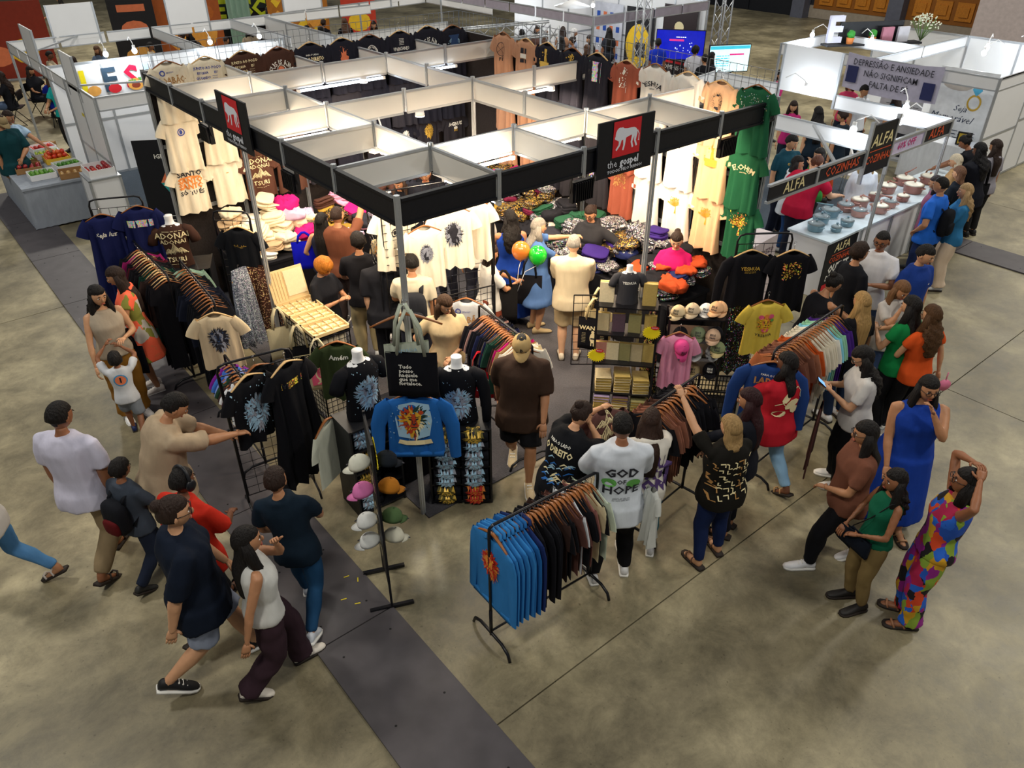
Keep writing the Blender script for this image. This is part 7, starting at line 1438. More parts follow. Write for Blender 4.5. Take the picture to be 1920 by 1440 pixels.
# counter in front corner with fruit box
ce = empty('panel_counter', (fx-.22, 9.9, .004), 0, 'white panel counter with a fruit box on top at the booth corner', 'counter'); m = M(); m.box((0, 0, .47), (.5, .56, .94)); mk('counter_body', m, whitepan, ce); m = M(); m.box((0, 0, .955), (.54, .6, .03)); mk('counter_top', m, alu, ce)
for q in (-1, 1):
    for s_ in (-1, 1): m = M(); m.bar((q*.25, s_*.28, 0), (q*.25, s_*.28, .95), .04); mk('edge_profile', m, alu, ce)
cardb = mat('corrugated cardboard', '#9c7448', .8, 0, 'plain', .1, 20, .08); foil = mat('dark fruit tray', '#2a2224', .7)
def fruitbox(loc, rz, w, d, kind, n, r, cols, label, boxm, seed, art=False, hh=.14):
    e = empty('fruit_crate', loc, rz, label, 'crate'); m = M(); m.box((0, 0, .006), (w, d, .012))
    for q in (-1, 1): m.box((q*(w/2), 0, hh/2), (.01, d, hh)); m.box((0, q*d/2, hh/2), (w, .01, hh))
    mk('crate_box', m, boxm, e)
    if art: a = Art().rect(0, 0, w*.7, hh*.8, 0).text('CILE', .09, .05, 0, 1, .03).rect(-w*.35, 0, w*.2, hh*.7, 2); mk('print', lay_flat(a, (0, -d/2-.006, hh/2), (1, 0, 0), (0, 0, 1), .002), [mat('crate blue', '#1f3f9a', .6), inkw, ikred], e)
    rd = random.Random(seed); fm_ = []
    mm = M(); mm.ball((0, 0, 0), (r, r, r*.9), 10, 7); me = mm.mesh(kind); me.materials.append(mat('fruit skin', cols[0], .3, spec=.6))
    k = 0; nx = max(1, int(w/(2.1*r))); ny = max(1, int(d/(2.1*r)))
    while k < n:
        l = k//(nx*ny); i = k % nx; j = (k//nx) % ny; x = -w/2+r*1.1+(w-2.2*r)*(i/(max(1, nx-1)) if nx > 1 else .5); y = -d/2+r*1.1+(d-2.2*r)*(j/max(1, ny-1) if ny > 1 else .5)
        o = bpy.data.objects.new(kind, me); COL.objects.link(o); ca, sa = math.cos(rz), math.sin(rz); x *= 1-.15*l; y *= 1-.15*l; o.location = (loc[0]+x*ca-y*sa, loc[1]+x*sa+y*ca, loc[2]+.012+r+1.5*r*l+rd.uniform(0, .006)); o.material_slots[0].link = 'OBJECT'; o.material_slots[0].material = mat('fruit skin', rd.choice(cols), .3, spec=.6)
        tag(o, '%s among those piled in the %s' % (kind.replace('_', ' '), label.split(' in ')[0] if ' in ' in label else label), 'fruit', '%s in the %s' % (kind.replace('_', ' '), label)); k += 1
fruitbox((fx-.22, 9.92, .97), math.pi/2, .52, .42, 'red_apple', 26, .042, ['#a02020', '#c03828', '#8c1c22'], 'blue and white crate of red apples', white, 1, True)
table(-1.25, -.12, 10.5, 12.9, .78, 'trestle table under a grey cloth holding the fruit crates', cloth('#9aa1ac'), True, 'fruit_table')
tb = [(-.35, 10.75, 'red_apple', ['#c8a060', '#b08850'], 'cardboard crate of pale fruit', cardb, .04, 12), (-.8, 11.0, 'lime', ['#4f8a24', '#6aa034'], 'white crate of limes', white, .035, 34), (-.3, 11.3, 'lime', ['#5a9a2c', '#3f7a20'], 'second white crate of limes', white, .035, 30), (-.9, 11.55, 'red_apple', ['#8c1c22', '#a83030'], 'crate of dark red apples', cardb, .042, 18), (-.35, 11.85, 'peach', ['#e0602c', '#d83c24', '#e89040'], 'yellow crate of peaches', mat('yellow tray', '#e0b838', .6), .045, 30),
      (-.9, 12.05, 'green_grape', ['#9cb82c', '#86a824'], 'crate of green grapes', cardb, .026, 60), (-.42, 12.3, 'lime', ['#b8c828', '#88a830'], 'white crate of green grapes and limes', white, .03, 34), (-.98, 12.6, 'plum', ['#1c1428', '#2a1a34', '#120e1c'], 'crate of dark plums', cardb, .04, 34), (-.4, 12.75, 'tomato', ['#d03020', '#b82818'], 'crate of tomatoes and aubergines', white, .038, 22)]
for i, (x, y, k, c, lb, bx_, r, n_) in enumerate(tb): fruitbox((x, y, .785), .12*(i % 3-1), .42, .36, k, n_, r, c, lb, bx_, 20+i, hh=.1)
for i, (x, y, z) in enumerate(((-.55, 13.6, 0), (-.5, 13.6, .31), (-.15, 14.0, 0), (-.2, 13.95, .31), (-.5, 14.3, 0))):
    e = empty('cardboard_box', (x, y, z+.004), .3*i, 'brown cardboard box behind the fruit table, %s of five' % NORD[i], 'box'); m = M(); m.box((0, 0, .15), (.44, .34, .3)); mk('box_body', m, cardb, e); m = M(); m.box((0, -.172, .16), (.2, .002, .14)); mk('paper_label', m, white, e)
# --- pan shop (right)
ax = 5.09
booth2('white panel booth of the pan shop with black name boards', [(8.05, .0), (9.85, 0), (10, 4.5), (5.2, 3.9), (8.05, 2.4)], [], [((8.05, 0), (8.05, 2.4)), ((8.05, 2.4), (8.05, 4.2)), ((9.9, 0), (9.9, 2.0)), ((9.9, 3.1), (9.9, 4.5)), ((5.2, 4.2), (8.05, 4.2)), ((8.05, 4.2), (9.9, 4.5))], [((9.9, 2.0), (9.9, 3.1), .75)], diag=[((6.6, .0), (8.0, 1.2))])
e = empty('shop_sign_band', (0, 0, 0), 0, 'black and aluminium name band of the pan shop, raised board in the middle', 'sign')
A1, A2, A3 = [mat('sign lettering cream', '#e8d9a0', .5), mat('sign lettering orange', '#d8552a', .5), mat('sign lettering pink', '#c8327c', .5)]
def band(x0, x1, mt, z0=H2-.24, z1=H2):
    m = M(); m.box(((x0+x1)/2, -.0, (z0+z1)/2), (x1-x0-.04, .02, z1-z0-.06)); mk('band_panel', m, mt, e)
    for zz in (z0+.015, z1-.015): m = M(); m.box(((x0+x1)/2, 0, zz), (x1-x0, .045, .03)); mk('band_rail', m, alu, e)
    m = M(); m.box((x1, 0, (z0+z1)/2), (.045, .05, z1-z0)); mk('band_joint', m, alu, e)
band(5.15, 6.2, blackfab); band(6.2, 7.35, blackfab); band(8.05, 9.0, mat('pink sale board', '#cfc4dc', .5)); band(9.0, 9.85, blackfab)
m = M(); m.box((7.7, -.01, H2-.02), (.68, .03, .66)); mk('name_board', m, blackfab, e)
for x in (7.36, 8.04): m = M(); m.box((x, -.01, H2-.05), (.04, .05, .84)); mk('board_post', m, alu, e)
a = Art().text('ALFA', .2, 5.7, H2-.12, 0, .01).text('COZINHAS', .17, 6.8, H2-.12, 1, .01, sx=.95).text('60% OFF', .14, 8.5, H2-.12, 2, .02).text('ALFA', .2, 9.4, H2-.12, 1, .01)
mk('lettering', lay_flat(a, (0, -.012, 0), (1, 0, 0), (0, 0, 1), .002), [A1, A1, A3] if False else [A1, A2, A3], e)
a = Art().text('ALFA', .24, 0, .11, 0, .012, shear=.1).rect(0, -.02, .56, .012, 1).text('COZINHAS', .155, 0, -.14, 1, .012, sx=.86); mk('name_lettering', lay_flat(a, (7.7, -.026, H2-.02), (1, 0, 0), (0, 0, 1), .002), [A1, A2], e)
for i, (x, y) in enumerate(((7.95, .55), (8.9, .35), (9.75, .7), (9.6, 2.4), (6.9, 3.6))): spot((x, y, 2.35), 20, 'bare cool bulb on a white arm over the pan counter, %s from the left' % NORD[i], 1.2*i)
cn = empty('shop_counter', (7.2, .12, .004), 0, 'long white counter of pans with black front board', 'counter')
for i in range(5): x = .45+.9*i; m = M(); m.box((x, .33, .45), (.87, .66, .9)); mk('counter_unit', m, whitepan, cn); m = M(); m.box((x+.45, -.005, .45), (.04, .03, .9)); mk('edge_profile', m, alu, cn)
m = M(); m.box((2.25, .33, .91), (4.54, .72, .03)); mk('counter_top', m, mat('pale counter top', '#c4d2da', .25), cn)
m = M(); m.box((.36, -.02, .46), (.82, .012, .84)); mk('front_board', m, blackfab, cn)
a = Art().text('ALFA', .18, .36, .78, 0, .012, shear=.1).rect(.36, .68, .5, .01, 1).text('COZINHAS', .125, .36, .6, 1, .012, sx=.95).text('OUTLET', .17, .36, .45, 2, .05, sx=.85, shear=.1).text('DESCONTO', .11, .36, .32, 2, .04, shear=.1).rect(.36, .16, .7, .14, 3); mk('front_lettering', lay_flat(a, (0, -.028, 0), (1, 0, 0), (0, 0, 1), .002), [A1, A2, inkw, redm], cn)
potc = {'blue grey': '#6f8f9c', 'rose': '#b48478', 'copper rose': '#9a6458'}; glassm = mat('pan lid glass', '#cfe0e6', .08, 0, 'plain', 0, 1, 0, alpha=.35, spec=.8)
def pot(x, y, r, c, label, lid='glass', handle=False):
    e = empty('cooking_pot', (x, y, .935), RD.uniform(0, 6), label, 'pan'); h = r*.75; m = M(); m.tube([(0, 0, 0), (0, 0, .01), (0, 0, h), (0, 0, h+.006), (0, 0, h+.006), (0, 0, .02)], [r*.86, r*.9, r, r*1.02, r*.94, r*.85], 24, ref=(1, 0, 0)); mk('pot_body', m, mat('enamelled pot', potc[c], .35, spec=.6), e)
    m = M()
    for q in (-1, 1): m.tube([(q*r*.98, -.04, h*.8), (q*r*1.22, -.03, h*.85), (q*r*1.22, .03, h*.85), (q*r*.98, .04, h*.8)], .01, 6)
    mk('side_handle', m, mat('enamelled pot', potc[c], .35), e)
    m = M(); m.tube([(0, 0, h+.01), (0, 0, h+.03), (0, 0, h+.042)], [r, r*.7, .01], 24, ref=(1, 0, 0)); l = mk('lid', m, glassm if lid == 'glass' else mat('cream lid', '#ddd8c8', .3), e); m = M(); m.tube([(0, 0, h+.04), (0, 0, h+.06), (0, 0, h+.075)], [.01, .02, .014], 10, ref=(1, 0, 0)); mk('lid_knob', m, mat('enamelled pot', potc[c], .35), l)
    if handle: m = M(); m.tube([(-.02, .02, h+.07), (.1, .1, h+.1), (.2, .18, h+.13)], [.022, .009, .009], 7, ry=[.01, .008, .008]); mk('ladle', m, mat('enamelled pot', potc[c], .4), e)
for i, (x, y, r, c, ld, hd) in enumerate([(7.42, .5, .125, 'blue grey', 'glass', 1), (7.75, .62, .125, 'blue grey', 'glass', 1), (8.1, .68, .14, 'blue grey', 'glass', 1), (7.62, .28, .08, 'blue grey', 'glass', 0), (7.95, .3, .1, 'blue grey', 'glass', 0), (8.45, .4, .12, 'rose', 'glass', 0), (8.5, .66, .13, 'rose', 'glass', 0), (8.85, .62, .14, 'rose', 'cream', 1), (8.85, .28, .13, 'rose', 'cream', 0), (9.2, .3, .11, 'rose', 'glass', 1), (9.3, .66, .15, 'copper rose', 'cream', 0), (9.62, .3, .1, 'copper rose', 'cream', 0), (9.8, .68, .15, 'copper rose', 'cream', 1), (10.15, .4, .16, 'copper rose', 'cream', 0), (10.4, .68, .15, 'copper rose', 'cream', 1), (10.8, .45, .15, 'copper rose', 'cream', 0)]):
    pot(x, y, r, c, '%s pot with %s lid, %s along the counter from the left' % (c, ld, NORD[i]), ld, hd)
# shoe boxes and leaflets stand by the right rail
e = empty('carton', (6.1, .75, .004), .1, 'tall pale carton printed with sandals beside the green T-shirts', 'box'); m = M(); m.box((0, 0, .55), (.75, .5, 1.1)); mk('carton_body', m, mat('pale pink carton', '#d8c9c8', .7), e)
a = Art().text('Arezzo', .17, .05, .38, 0, .0).ell(-.1, .12, .1, .06, 1, 12, .6, .5).ell(.1, .15, .1, .06, 1, 12, .6, .5).ell(0, .02, .12, .06, 1, 12, .6, .4).scrib(0, -.2, .5, .2, 1, 5, th=.02); mk('print', lay_flat(a, (0, -.252, .55), (1, 0, 0), (0, 0, 1), .002), [mat('plum print', '#6a4a58', .7), mat('brown print', '#5a4240', .7)], e)
# --- banner booth further right
booth2('white panel booth with the long lettered cloth banner', [(13.35, 5.4), (13.35, 3.2), (13.35, .75), (17.5, 5.4)], seg((14.9, .9), (17.5, .9), 2)+seg((17.5, .9), (17.5, 5.4), 4)+seg((13.4, .75), (14.9, .75), 1), seg((13.35, .75), (13.35, 5.4), 4)+[((13.35, 5.4), (15.4, 5.4)), ((15.4, 5.4), (17.5, 5.4)), ((13.35, .75), (14.9, .75)), ((15.4, 3.2), (15.4, 5.4)), ((13.35, 3.2), (15.4, 3.2)), ((15.4, 3.2), (17.5, 3.2))])
e = empty('cloth_banner', (13.3, 2.75, 2.0), -math.pi/2, 'grey cloth banner with two book covers and dark serif lettering', 'banner'); m = M(); n = 14
m.loft([[(-1.0+2*i/n, .012*math.sin(2.2*i), z-.06*math.sin(math.pi*i/n)) for i in range(n+1)] for z in (.3, .1, -.1, -.38)], (False, False), closed=False); mk('banner_cloth', m, mat('grey satin cloth', '#b9b6cc', .6), e)
a = Art().text('DEPRESSÃO E ANSIEDADE', .17, 0, .16, 0, .005, sx=.85).text('NÃO SIGNIFICAM', .17, 0, -.03, 0, .005, sx=.85).text('FALTA DE FÉ', .17, 0, -.22, 0, .005, sx=.85).rect(-.82, -.08, .24, .32, 1).rect(.8, -.16, .24, .32, 1); mk('lettering', lay_flat(a, (0, -.03, -.02), (1, 0, 0), (0, 0, 1), .002), [mat('dark grey lettering', '#33333f', .7), mat('book navy', '#232a5c', .6)], e)
def poster(loc, rz, w, h, mt, label, art=None, am=None, name='poster', cat='poster', base=True):
    e = empty(name, loc, rz, label, cat); m = M(); m.box((0, 0, h/2), (w, .012, h)); mk('poster_sheet', m, mt, e)
    if art: mk('print', lay_flat(art, (0, -.008, h/2), (1, 0, 0), (0, 0, 1), .002), list(am), e)
    if base: m = M(); m.box((0, 0, .02), (w*1.04, .1, .05)); mk('base', m, alu, e)
    return e
pg = mat('grey poster', '#b8b8bc', .6); whp = mat('white poster', '#dfe2e4', .5)
ar = -math.pi/2
poster((14.6, 3.0, .004), ar, .95, 1.9, pg, 'grey roll-up poster about hope behind the banner booth front', Art().text('TESTEMUNHO', .15, 0, .75, 0, .0, sx=.85).text('ESPERANÇA.', .15, 0, .58, 0, .04, sx=.85).text('FÉ.', .17, -.28, .38, 0, .04).scrib(0, .05, .8, .4, 0, 7, th=.012).rect(0, -.6, .9, .5, 0), (mat('dark print', '#26262e', .7),))
poster((14.5, 1.75, .004), ar, 1.15, 2.1, whp, 'white roll-up poster with rings and dove lettered Seja Memorável', Art().ell(-.15, .75, .3, .12, 1, 14).ell(.25, .45, .14, .16, 0, 18, .75).poly([(.15, .7), (.25, .85), (.35, .7), (.25, .58)], 2).text('Seja', .17, .02, .3, 3, .0, shear=.4).text('Memorável', .19, -.12, .1, 3, .0, shear=.4).scrib(0, -.2, .9, .2, 3, 3, th=.015), (gold, mat('feather beige', '#b7b0a8', .7), ikdk if False else mat('gem blue', '#58b4dc', .3), mat('script navy', '#2a3850', .7)))
e = empty('display_shelf', (15.7, 4.55, 2.1), -.5, 'small black shelf with letter E, plants, books and white flowers', 'shelf'); m = M(); m.box((0, 0, 0), (2.4, .3, .04)); m.box((0, .14, .2), (1.6, .03, .5)); mk('shelf_board', m, blackfab, e)
V, Fc = textpoly('E', .75, .04); me = M(); me.add([(p[0], -.03, p[1]) for p in V], Fc, 0, False); me.add([(p[0], .05, p[1]) for p in V], Fc, 0, False)
for ed in range(len(V)): pass
def atp(x, y, z): a = -.5; return (15.7+x*math.cos(a)-y*math.sin(a), 4.55+x*math.sin(a)+y*math.cos(a), z)
mk('letter_ornament', me, mat('pale lilac letter', '#cfd0e0', .5), None, atp(-1.0, 0, 2.4), -.5, label='large pale letter E ornament on the black shelf', cat='ornament')
for i, x in enumerate((-.6, -.05)):
    e = empty('potted_plant', atp(x, -.05, 2.12), 0, 'tiny green plant in an orange pot, %s on the black shelf' % ('left' if i == 0 else 'right'), 'plant'); m = M(); m.tube([(0, 0, 0), (0, 0, .13)], [.07, .09], 10); mk('plant_pot', m, mat('orange pot', '#c9783a', .6), e); m = M(); m.ball((0, 0, .2), (.09, .09, .09), 10, 7, 0, lambda v: v*(1+.15*np.sin(9*v[:, :1])*np.cos(9*v[:, 1:2]))); mk('foliage', m, mat('leaf green', '#2f8a2f', .6), e)
for i, (x, c) in enumerate(((.35, '#b8788c'), (.75, '#c9c9d2'))): m = M(); m.box((0, 0, .16), (.3, .06, .32)); mk('book', m, mat('book cover plain', c, .5), None, atp(x, 0, 2.12), -.4, label='%s book standing on the black shelf' % ('rose' if i == 0 else 'pale grey'), cat='book')
e = empty('flower_vase', atp(1.25, 0, 2.12), 0, 'spray of tiny white flowers at the right end of the black shelf', 'flowers'); m = M(); rd = random.Random(3)
for i in range(26): a = rd.uniform(0, 6.28); t = rd.uniform(.1, .34); m.tube([(0, 0, 0), (t*.5*math.cos(a), t*.5*math.sin(a), .2), (t*math.cos(a), t*math.sin(a), rd.uniform(.3, .5))], .005, 4, 0)
o = mk('stem', m, mat('stem green', '#5a7a3a', .7), e); m = M()
for i in range(110): a = rd.uniform(0, 6.28); t = rd.uniform(.0, .36); m.ball((t*math.cos(a), t*math.sin(a), .52-.5*t*t*2+rd.uniform(-.12, .06)), .017, 5, 4)
o = mk('blossom', m, mat('white blossom', '#e2e6cf', .7), e); o['kind'] = 'stuff'
for i, (x, y) in enumerate(((14.2, 5.2), (15.0, 1.8), (15.6, 2.0), (16.2, 1.0), (16.6, 1.4), (14.6, 4.0))): spot((x, y, 2.4), 26, 'white arm lamp over the banner booth, %s from the left' % NORD[i], .9*i)
e = empty('folding_chair', (11.8, 2.2, .004), .6, 'white folding chair behind the pan shop', 'chair'); m = M(); m.box((0, 0, .45), (.42, .4, .025)); mk('seat', m, white, e); m = M(); m.box((0, .2, .75), (.42, .03, .22)); mk('backrest', m, white, e)
for q in (-1, 1):
    for s_ in (-1, 1): m = M(); m.tube([(q*.19, s_*.22, 0), (q*.19, -s_*.1, .45)] if s_ < 0 else [(q*.19, .25, 0), (q*.19, .2, .86)], .011, 6); mk('leg', m, alu, e)
tb_ = table(13.6, 14.2, .95, 2.3, .85, 'white cloth table with a small gold framed card', cloth('#d8dce2')); m = M(); m.box((0, 0, .13), (.26, .02, .26), 0); m.box((0, -.012, .13), (.2, .004, .2), 1); mk('framed_card', m, [blackmetal, mat('gilt card', '#b59a2c', .5)], None, (13.75, 1.2, .86), -1.3, label='small black framed gold card standing on the white cloth table', cat='frame')
# --- booth behind the right wall, screens and truss
booth2('lilac grey header booth with posters behind the booth', [(11.6, 9.55), (13.7, 9.55), (16, 9.55), (11.6, 16)], seg((16, 9.6), (16, 14), 4)+seg((12.8, 14), (16, 14), 3), seg((11.6, 9.55), (11.6, 16), 6)+seg((11.6, 9.55), (16, 9.55), 4), z=2.5, bm=mat('lilac header', '#9b93a0', .5))
ppl = [(15.9, 10.4, 1.2, 2.3, '#2a1a1c', 'dark poster of a speaker with microphone', Art().ell(0, .45, .2, .28, 0, 14).ell(0, .05, .4, .35, 1, 14).ell(0, .6, .17, .14, 2, 12).text('HOMENS QUE', .17, 0, -.5, 3, .0).text('MUDARAM', .17, 0, -.75, 3, .0).rect(0, -.35, .9, .06, 4), (mat('poster skin', '#8a5a42', .6), inkb, cream, inkw, redm)),
       (15.9, 11.9, 1.1, 2.1, '#15151c', 'black poster with a large yellow arc', Art().ell(0, 0, .5, .6, 0, 24, .0).rect(.1, -.1, .4, .4, 1).text('LANÇAMENTO', .14, -.05, .85, 2, .03), (ikyel, inkb, inkw)), (15.9, 13.2, 1.2, 2.1, '#cdd0dc', 'pale poster chequered with small blue and red logos', None, None)]
for x, y, w, h, c, lb, a, am in ppl:
    if a is None:
        a = Art(); am = (mat('logo blue', '#1f4fb0', .6), coral)
        for i in range(5):
            for j in range(4): a.rect(-.42+.28*j, -.8+.38*i, .14, .16, (i+j) % 2)
    poster((x, y, .004), ar, w, h, mat('poster ground', c, .5), lb, a, am)
for i, (x, y) in enumerate(((12.6, 10.6), (14.2, 11.5), (13.2, 13))): spot((x, y, 2.6), 32, 'white pendant lamp in the poster booth, %s from the front' % NORD[i], 0)
m = M(); m.tube([(0, 0, .0), (0, 0, .16)], [.5, .05], 20); mk('lamp_shade', m, white, None, (13.2, 12.0, 2.35), label='wide white cone lampshade in the poster booth', cat='lamp')
def truss(a, b, label, w=.25, n=10):
    e = empty('truss', tuple(a), 0, label, 'truss'); a0 = np.zeros(3); b = np.array(b, float)-np.array(a, float); L = np.linalg.norm(b); t = b/L; up = np.array([0, 0, 1.]) if abs(t[2]) < .9 else np.array([1., 0, 0]); u = np.cross(t, up); u /= np.linalg.norm(u); v = np.cross(u, t); m = M(); cs = [u*w/2*x+v*w/2*y for x, y in ((-1, -1), (1, -1), (1, 1), (-1, 1))]
    for c in cs: m.tube([c, b+c], .02, 6)
    mk('chord', m, alu, e); m = M()
    for i in range(n):
        for k in range(4): p, q = cs[k], cs[(k+1) % 4]; s0, s1 = t*L*i/n, t*L*(i+1)/n; m.tube([s0+p, s1+q] if i % 2 else [s0+q, s1+p], .01, 5)
    mk('lattice', m, alu, e)
truss((7.3, 10.6, 2.3), (9.4, 8.7, 2.55), 'silver box truss beam above the black T-shirts at the back', .28, 9); truss((7.3, 10.6, 0), (7.3, 10.6, 2.3), 'left leg of the silver box truss', .28, 8); truss((9.4, 8.7, 0), (9.4, 8.7, 2.6), 'right leg of the silver box truss', .28, 8)
truss((15.0, 8.3, 0), (15.0, 8.3, 4.2), 'tall silver truss tower by the screens', .3, 14); truss((13.0, 9.2, 0), (13.0, 9.2, 3.4), 'silver truss tower at the corner of the poster booth', .25, 12)
def screen(loc, rz, w, h, c, label, art, am, z):
    e = empty('screen', loc, rz, label, 'screen'); m = M(); m.box((0, 0, z), (w, .05, h)); mk('screen_body', m, blackmetal, e); m = M(); m.box((0, -.028, z), (w-.04, .004, h-.04)); mk('display', m, mat('lit screen', c, .2, emit=1.1), e); mk('picture', lay_flat(art, (0, -.031, z), (1, 0, 0), (0, 0, 1), .002), list(am), e)
    for q in (-1, 1): m = M(); m.bar((q*.12, .05, 0), (q*.12, .05, z), .05); mk('stand_post', m, blackmetal, e)
    m = M(); m.box((0, .05, .02), (.8, .5, .03)); mk('stand_base', m, blackmetal, e)
lg = mat('screen red', '#c8307c', .4, emit=1.0); lw = mat('screen pale', '#e0f0ff', .4, emit=1.0)
p = gp(1270, 115, 0); screen((15.4, 9.9, .004), -.9, 1.35, .78, '#101a9c', 'large blue screen on a black stand at the back', Art().rect(-.1, .12, .4, .05, 0).scrib(0, .2, .3, .04, 1, 1, th=.02).flecks(.1, -.05, .5, .3, 1, 12, 4, .015), (lg, lw), 1.4)
screen((15.1, 8.0, .004), -.5, 1.15, .68, '#c8e8f0', 'pale turquoise screen beside the truss tower', Art().rect(.2, .1, .4, .04, 0).rect(0, .27, 1.1, .08, 1).scrib(-.2, -.05, .4, .3, 1, 5, th=.02), (lg, mat('screen teal', '#38b4cc', .4, emit=1.0)), 1.35)
P(('head', 1237, 42), 150, 1.78, S3, 'short', HB, ('tee', '#1a35b8'), ('pants', '#222'), ('#222', 'shoe'), detail=1, aL='front', aR='front', head=(0, 30), label='bearded man in blue T-shirt left of the blue screen')
P(('head', 1235, 72), 0, 1.7, S3, 'short', HB, ('tee', '#1a35b8'), ('pants', '#222'), ('#222', 'shoe'), detail=1, label='person in blue T-shirt seen from behind near the blue screen')
P(('head', 1306, 88), -170, 1.66, S2, 'afro', HB, ('tee', '#c9c9d2'), ('pants', '#222'), ('#222', 'shoe'), detail=1, head=(0, 25), label='person with curly black hair below the turquoise screen')
P(('head', 1322, 102), 20, 1.66, S2, 'short', HB, ('tee', '#15161c'), ('pants', '#222'), ('#222', 'shoe'), detail=1, label='person in black beside the curly-haired person'); P(('head', 1336, 98), -60, 1.62, S1, 'long', HB, ('tee', '#2a2a34'), ('pants', '#222'), ('#222', 'shoe'), detail=1, fem=True, label='dark-haired person right of the curly-haired person')
bgd = [(978, 55, 'mid', '#22242c', 20), (1008, 48, 'long', '#5a4038', 170), (1025, 58, 'long', '#1c1c24', -60), (1052, 68, 'mid', '#6a5648', 10), (1072, 70, 'bun', '#3a3a44', 60), (1078, 54, 'bob', '#8d96a8', -100), (1105, 66, 'long', '#2a2a30', 90), (1100, 84, 'mid', '#c9c9d0', 30), (1142, 52, 'straight', '#262830', 10), (1056, 50, 'long', '#a87a5c', -30)]
hc_ = [HB, HD, '#5a4030', '#15110f', '#2a1c16']
for i, (x, y, hr, c, dg) in enumerate(bgd): P(('head', x, y), dg, 1.62+.02*(i % 4), [S1, S2, S3][i % 3], hr, hc_[i % 5] if i != 5 else '#b9b4b0', ('tee', c), ('pants', '#26262e'), ('#222', 'shoe'), detail=1, fem=True, head=(10, 15), label='%s visitor from the left among the women behind the right wall' % NORD[i], group='visitors in front of the poster booth')
bgd2 = [(1535, 200, 'straight', '#12202c', 10, 1.72), (1580, 205, 'short', '#12202c', 40, 1.76), (1597, 150, 'bob', '#c23a5c', 150, 1.66), (1625, 160, 'short', '#d0d4dc', -160, 1.74), (1683, 168, 'long', '#1c3a4c', 20, 1.64), (1465, 132, 'bob', '#b02a6c', -140, 1.64), (1490, 190, 'mid', '#b02a6c', 170, 1.6)]
for i, (x, y, hr, c, dg, hh) in enumerate(bgd2): P(('head', x, y), dg, hh, [S1, S2][i % 2], hr, hc_[i % 5], ('tee', c), ('pants', '#b84a28' if i == 1 else '#1d2734'), ('#222', 'shoe'), detail=1, fem=hr != 'short', head=(0, 18), label='%s visitor from the left between the pan shop and the banner booth' % NORD[i], group='visitors by the banner booth')
P(('head', 1908, 88), -20, 1.75, '#8a4a2a', 'curlyshort', '#8a4a24', ('tee', '#6a3020'), ('pants', '#222'), ('#222', 'shoe'), detail=1, label='person with reddish hair behind the banner booth at the right edge')
# --- food court at the back left
posters = [(1.2, 24.5, 2.6, 2.2, '#8a2a14', 'red and orange food poster at the far left', Art().ell(-.3, -.4, .5, .3, 0, 14).ell(.5, -.3, .4, .35, 1, 12), (coral, ikyel)), (4.6, 22.6, 1.3, 2.3, '#17161a', 'black menu banner with orange burger', Art().ell(0, .2, .4, .25, 0, 12).ell(0, -.6, .45, .3, 1, 12).rect(0, .8, .8, .2, 0), (coral, mat('bread', '#e0a04a', .6))), (6.3, 22.6, 2.0, 2.3, '#a8541c', 'orange poster with golden fried snack', Art().ell(0, -.1, .8, .6, 0, 16).ell(.3, .5, .5, .3, 1, 14), (mat('fried', '#e8a040', .6), mat('fried dark', '#b8601c', .6))), (9.6, 21.5, 2.0, 2.3, '#b06c1c', 'poster of golden chips', Art().flecks(0, 0, 1.6, 1.8, (0, 1), 60, 4, .16), (ikyel, mat('fried', '#e8a040', .6))), (11.6, 21.0, 1.2, 2.2, '#c23a24', 'red snack menu banner', Art().ell(0, 0, .4, .3, 0, 12), (ikyel,))]
for x, y, w, h, c, lb, a, am in posters: poster((x, y, .004), -.25, w, h, mat('poster ground', c, .5), lb, a, am)
e = empty('food_truck', (9.2, 24.0, .004), -.25, 'black food van with yellow lettering at the back left', 'van'); m = M(); m.box((0, 0, 1.4), (4.4, 2, 2.2), smooth=False); mk('van_body', m, mat('black van paint', '#15171c', .3), e); m = M(); m.box((-.4, -1.01, 1.9), (3.2, .03, .7)); mk('hatch', m, mat('dark hatch', '#1c2a2c', .4), e); mk('lettering', lay_flat(Art().text('PETISCOS', .75, -.4, 0, 0, .04, sx=.9), (0, -1.04, 1.55), (1, 0, 0), (0, 0, 1), .002), [mat('fluo lettering', '#c8d82a', .5)], e)
for q in (-1.4, 1.4):
    m = M(); m.tube([(q, -1.03, .36), (q, -.8, .36)], .36, 20); w_ = mk('wheel', m, mat('tyre', '#121214', .8), e); m = M(); m.tube([(q, -1.05, .36), (q, -1.0, .36)], .2, 14); mk('hub', m, chrome, w_)
e = empty('curtain', (8.0, 22.6, 0), 0, 'pale green cloth hanging beside the food van', 'curtain'); m = M(); m.loft([[(-.4+.04*i, .05*math.sin(i*1.3), z) for i in range(21)] for z in (2.6, 1.3, .02)], (False, False), closed=False); mk('cloth_sheet', m, cloth('#8fae9c'), e)
def ftable(x, y, i):
    e = empty('folding_table', (x, y, .004), .3*i, 'dark folding table in the food court, %s from the left' % NORD[i], 'table'); m = M(); m.box((0, 0, .73), (.72, .72, .03)); mk('tabletop', m, mat('brown table', '#3a2622', .5), e)
    for q in (-1, 1):
        for s_ in (-1, 1): m = M(); m.tube([(q*.3, s_*.3, 0), (q*.3, -s_*.3, .72)], .012, 6); mk('leg', m, blackmetal, e)
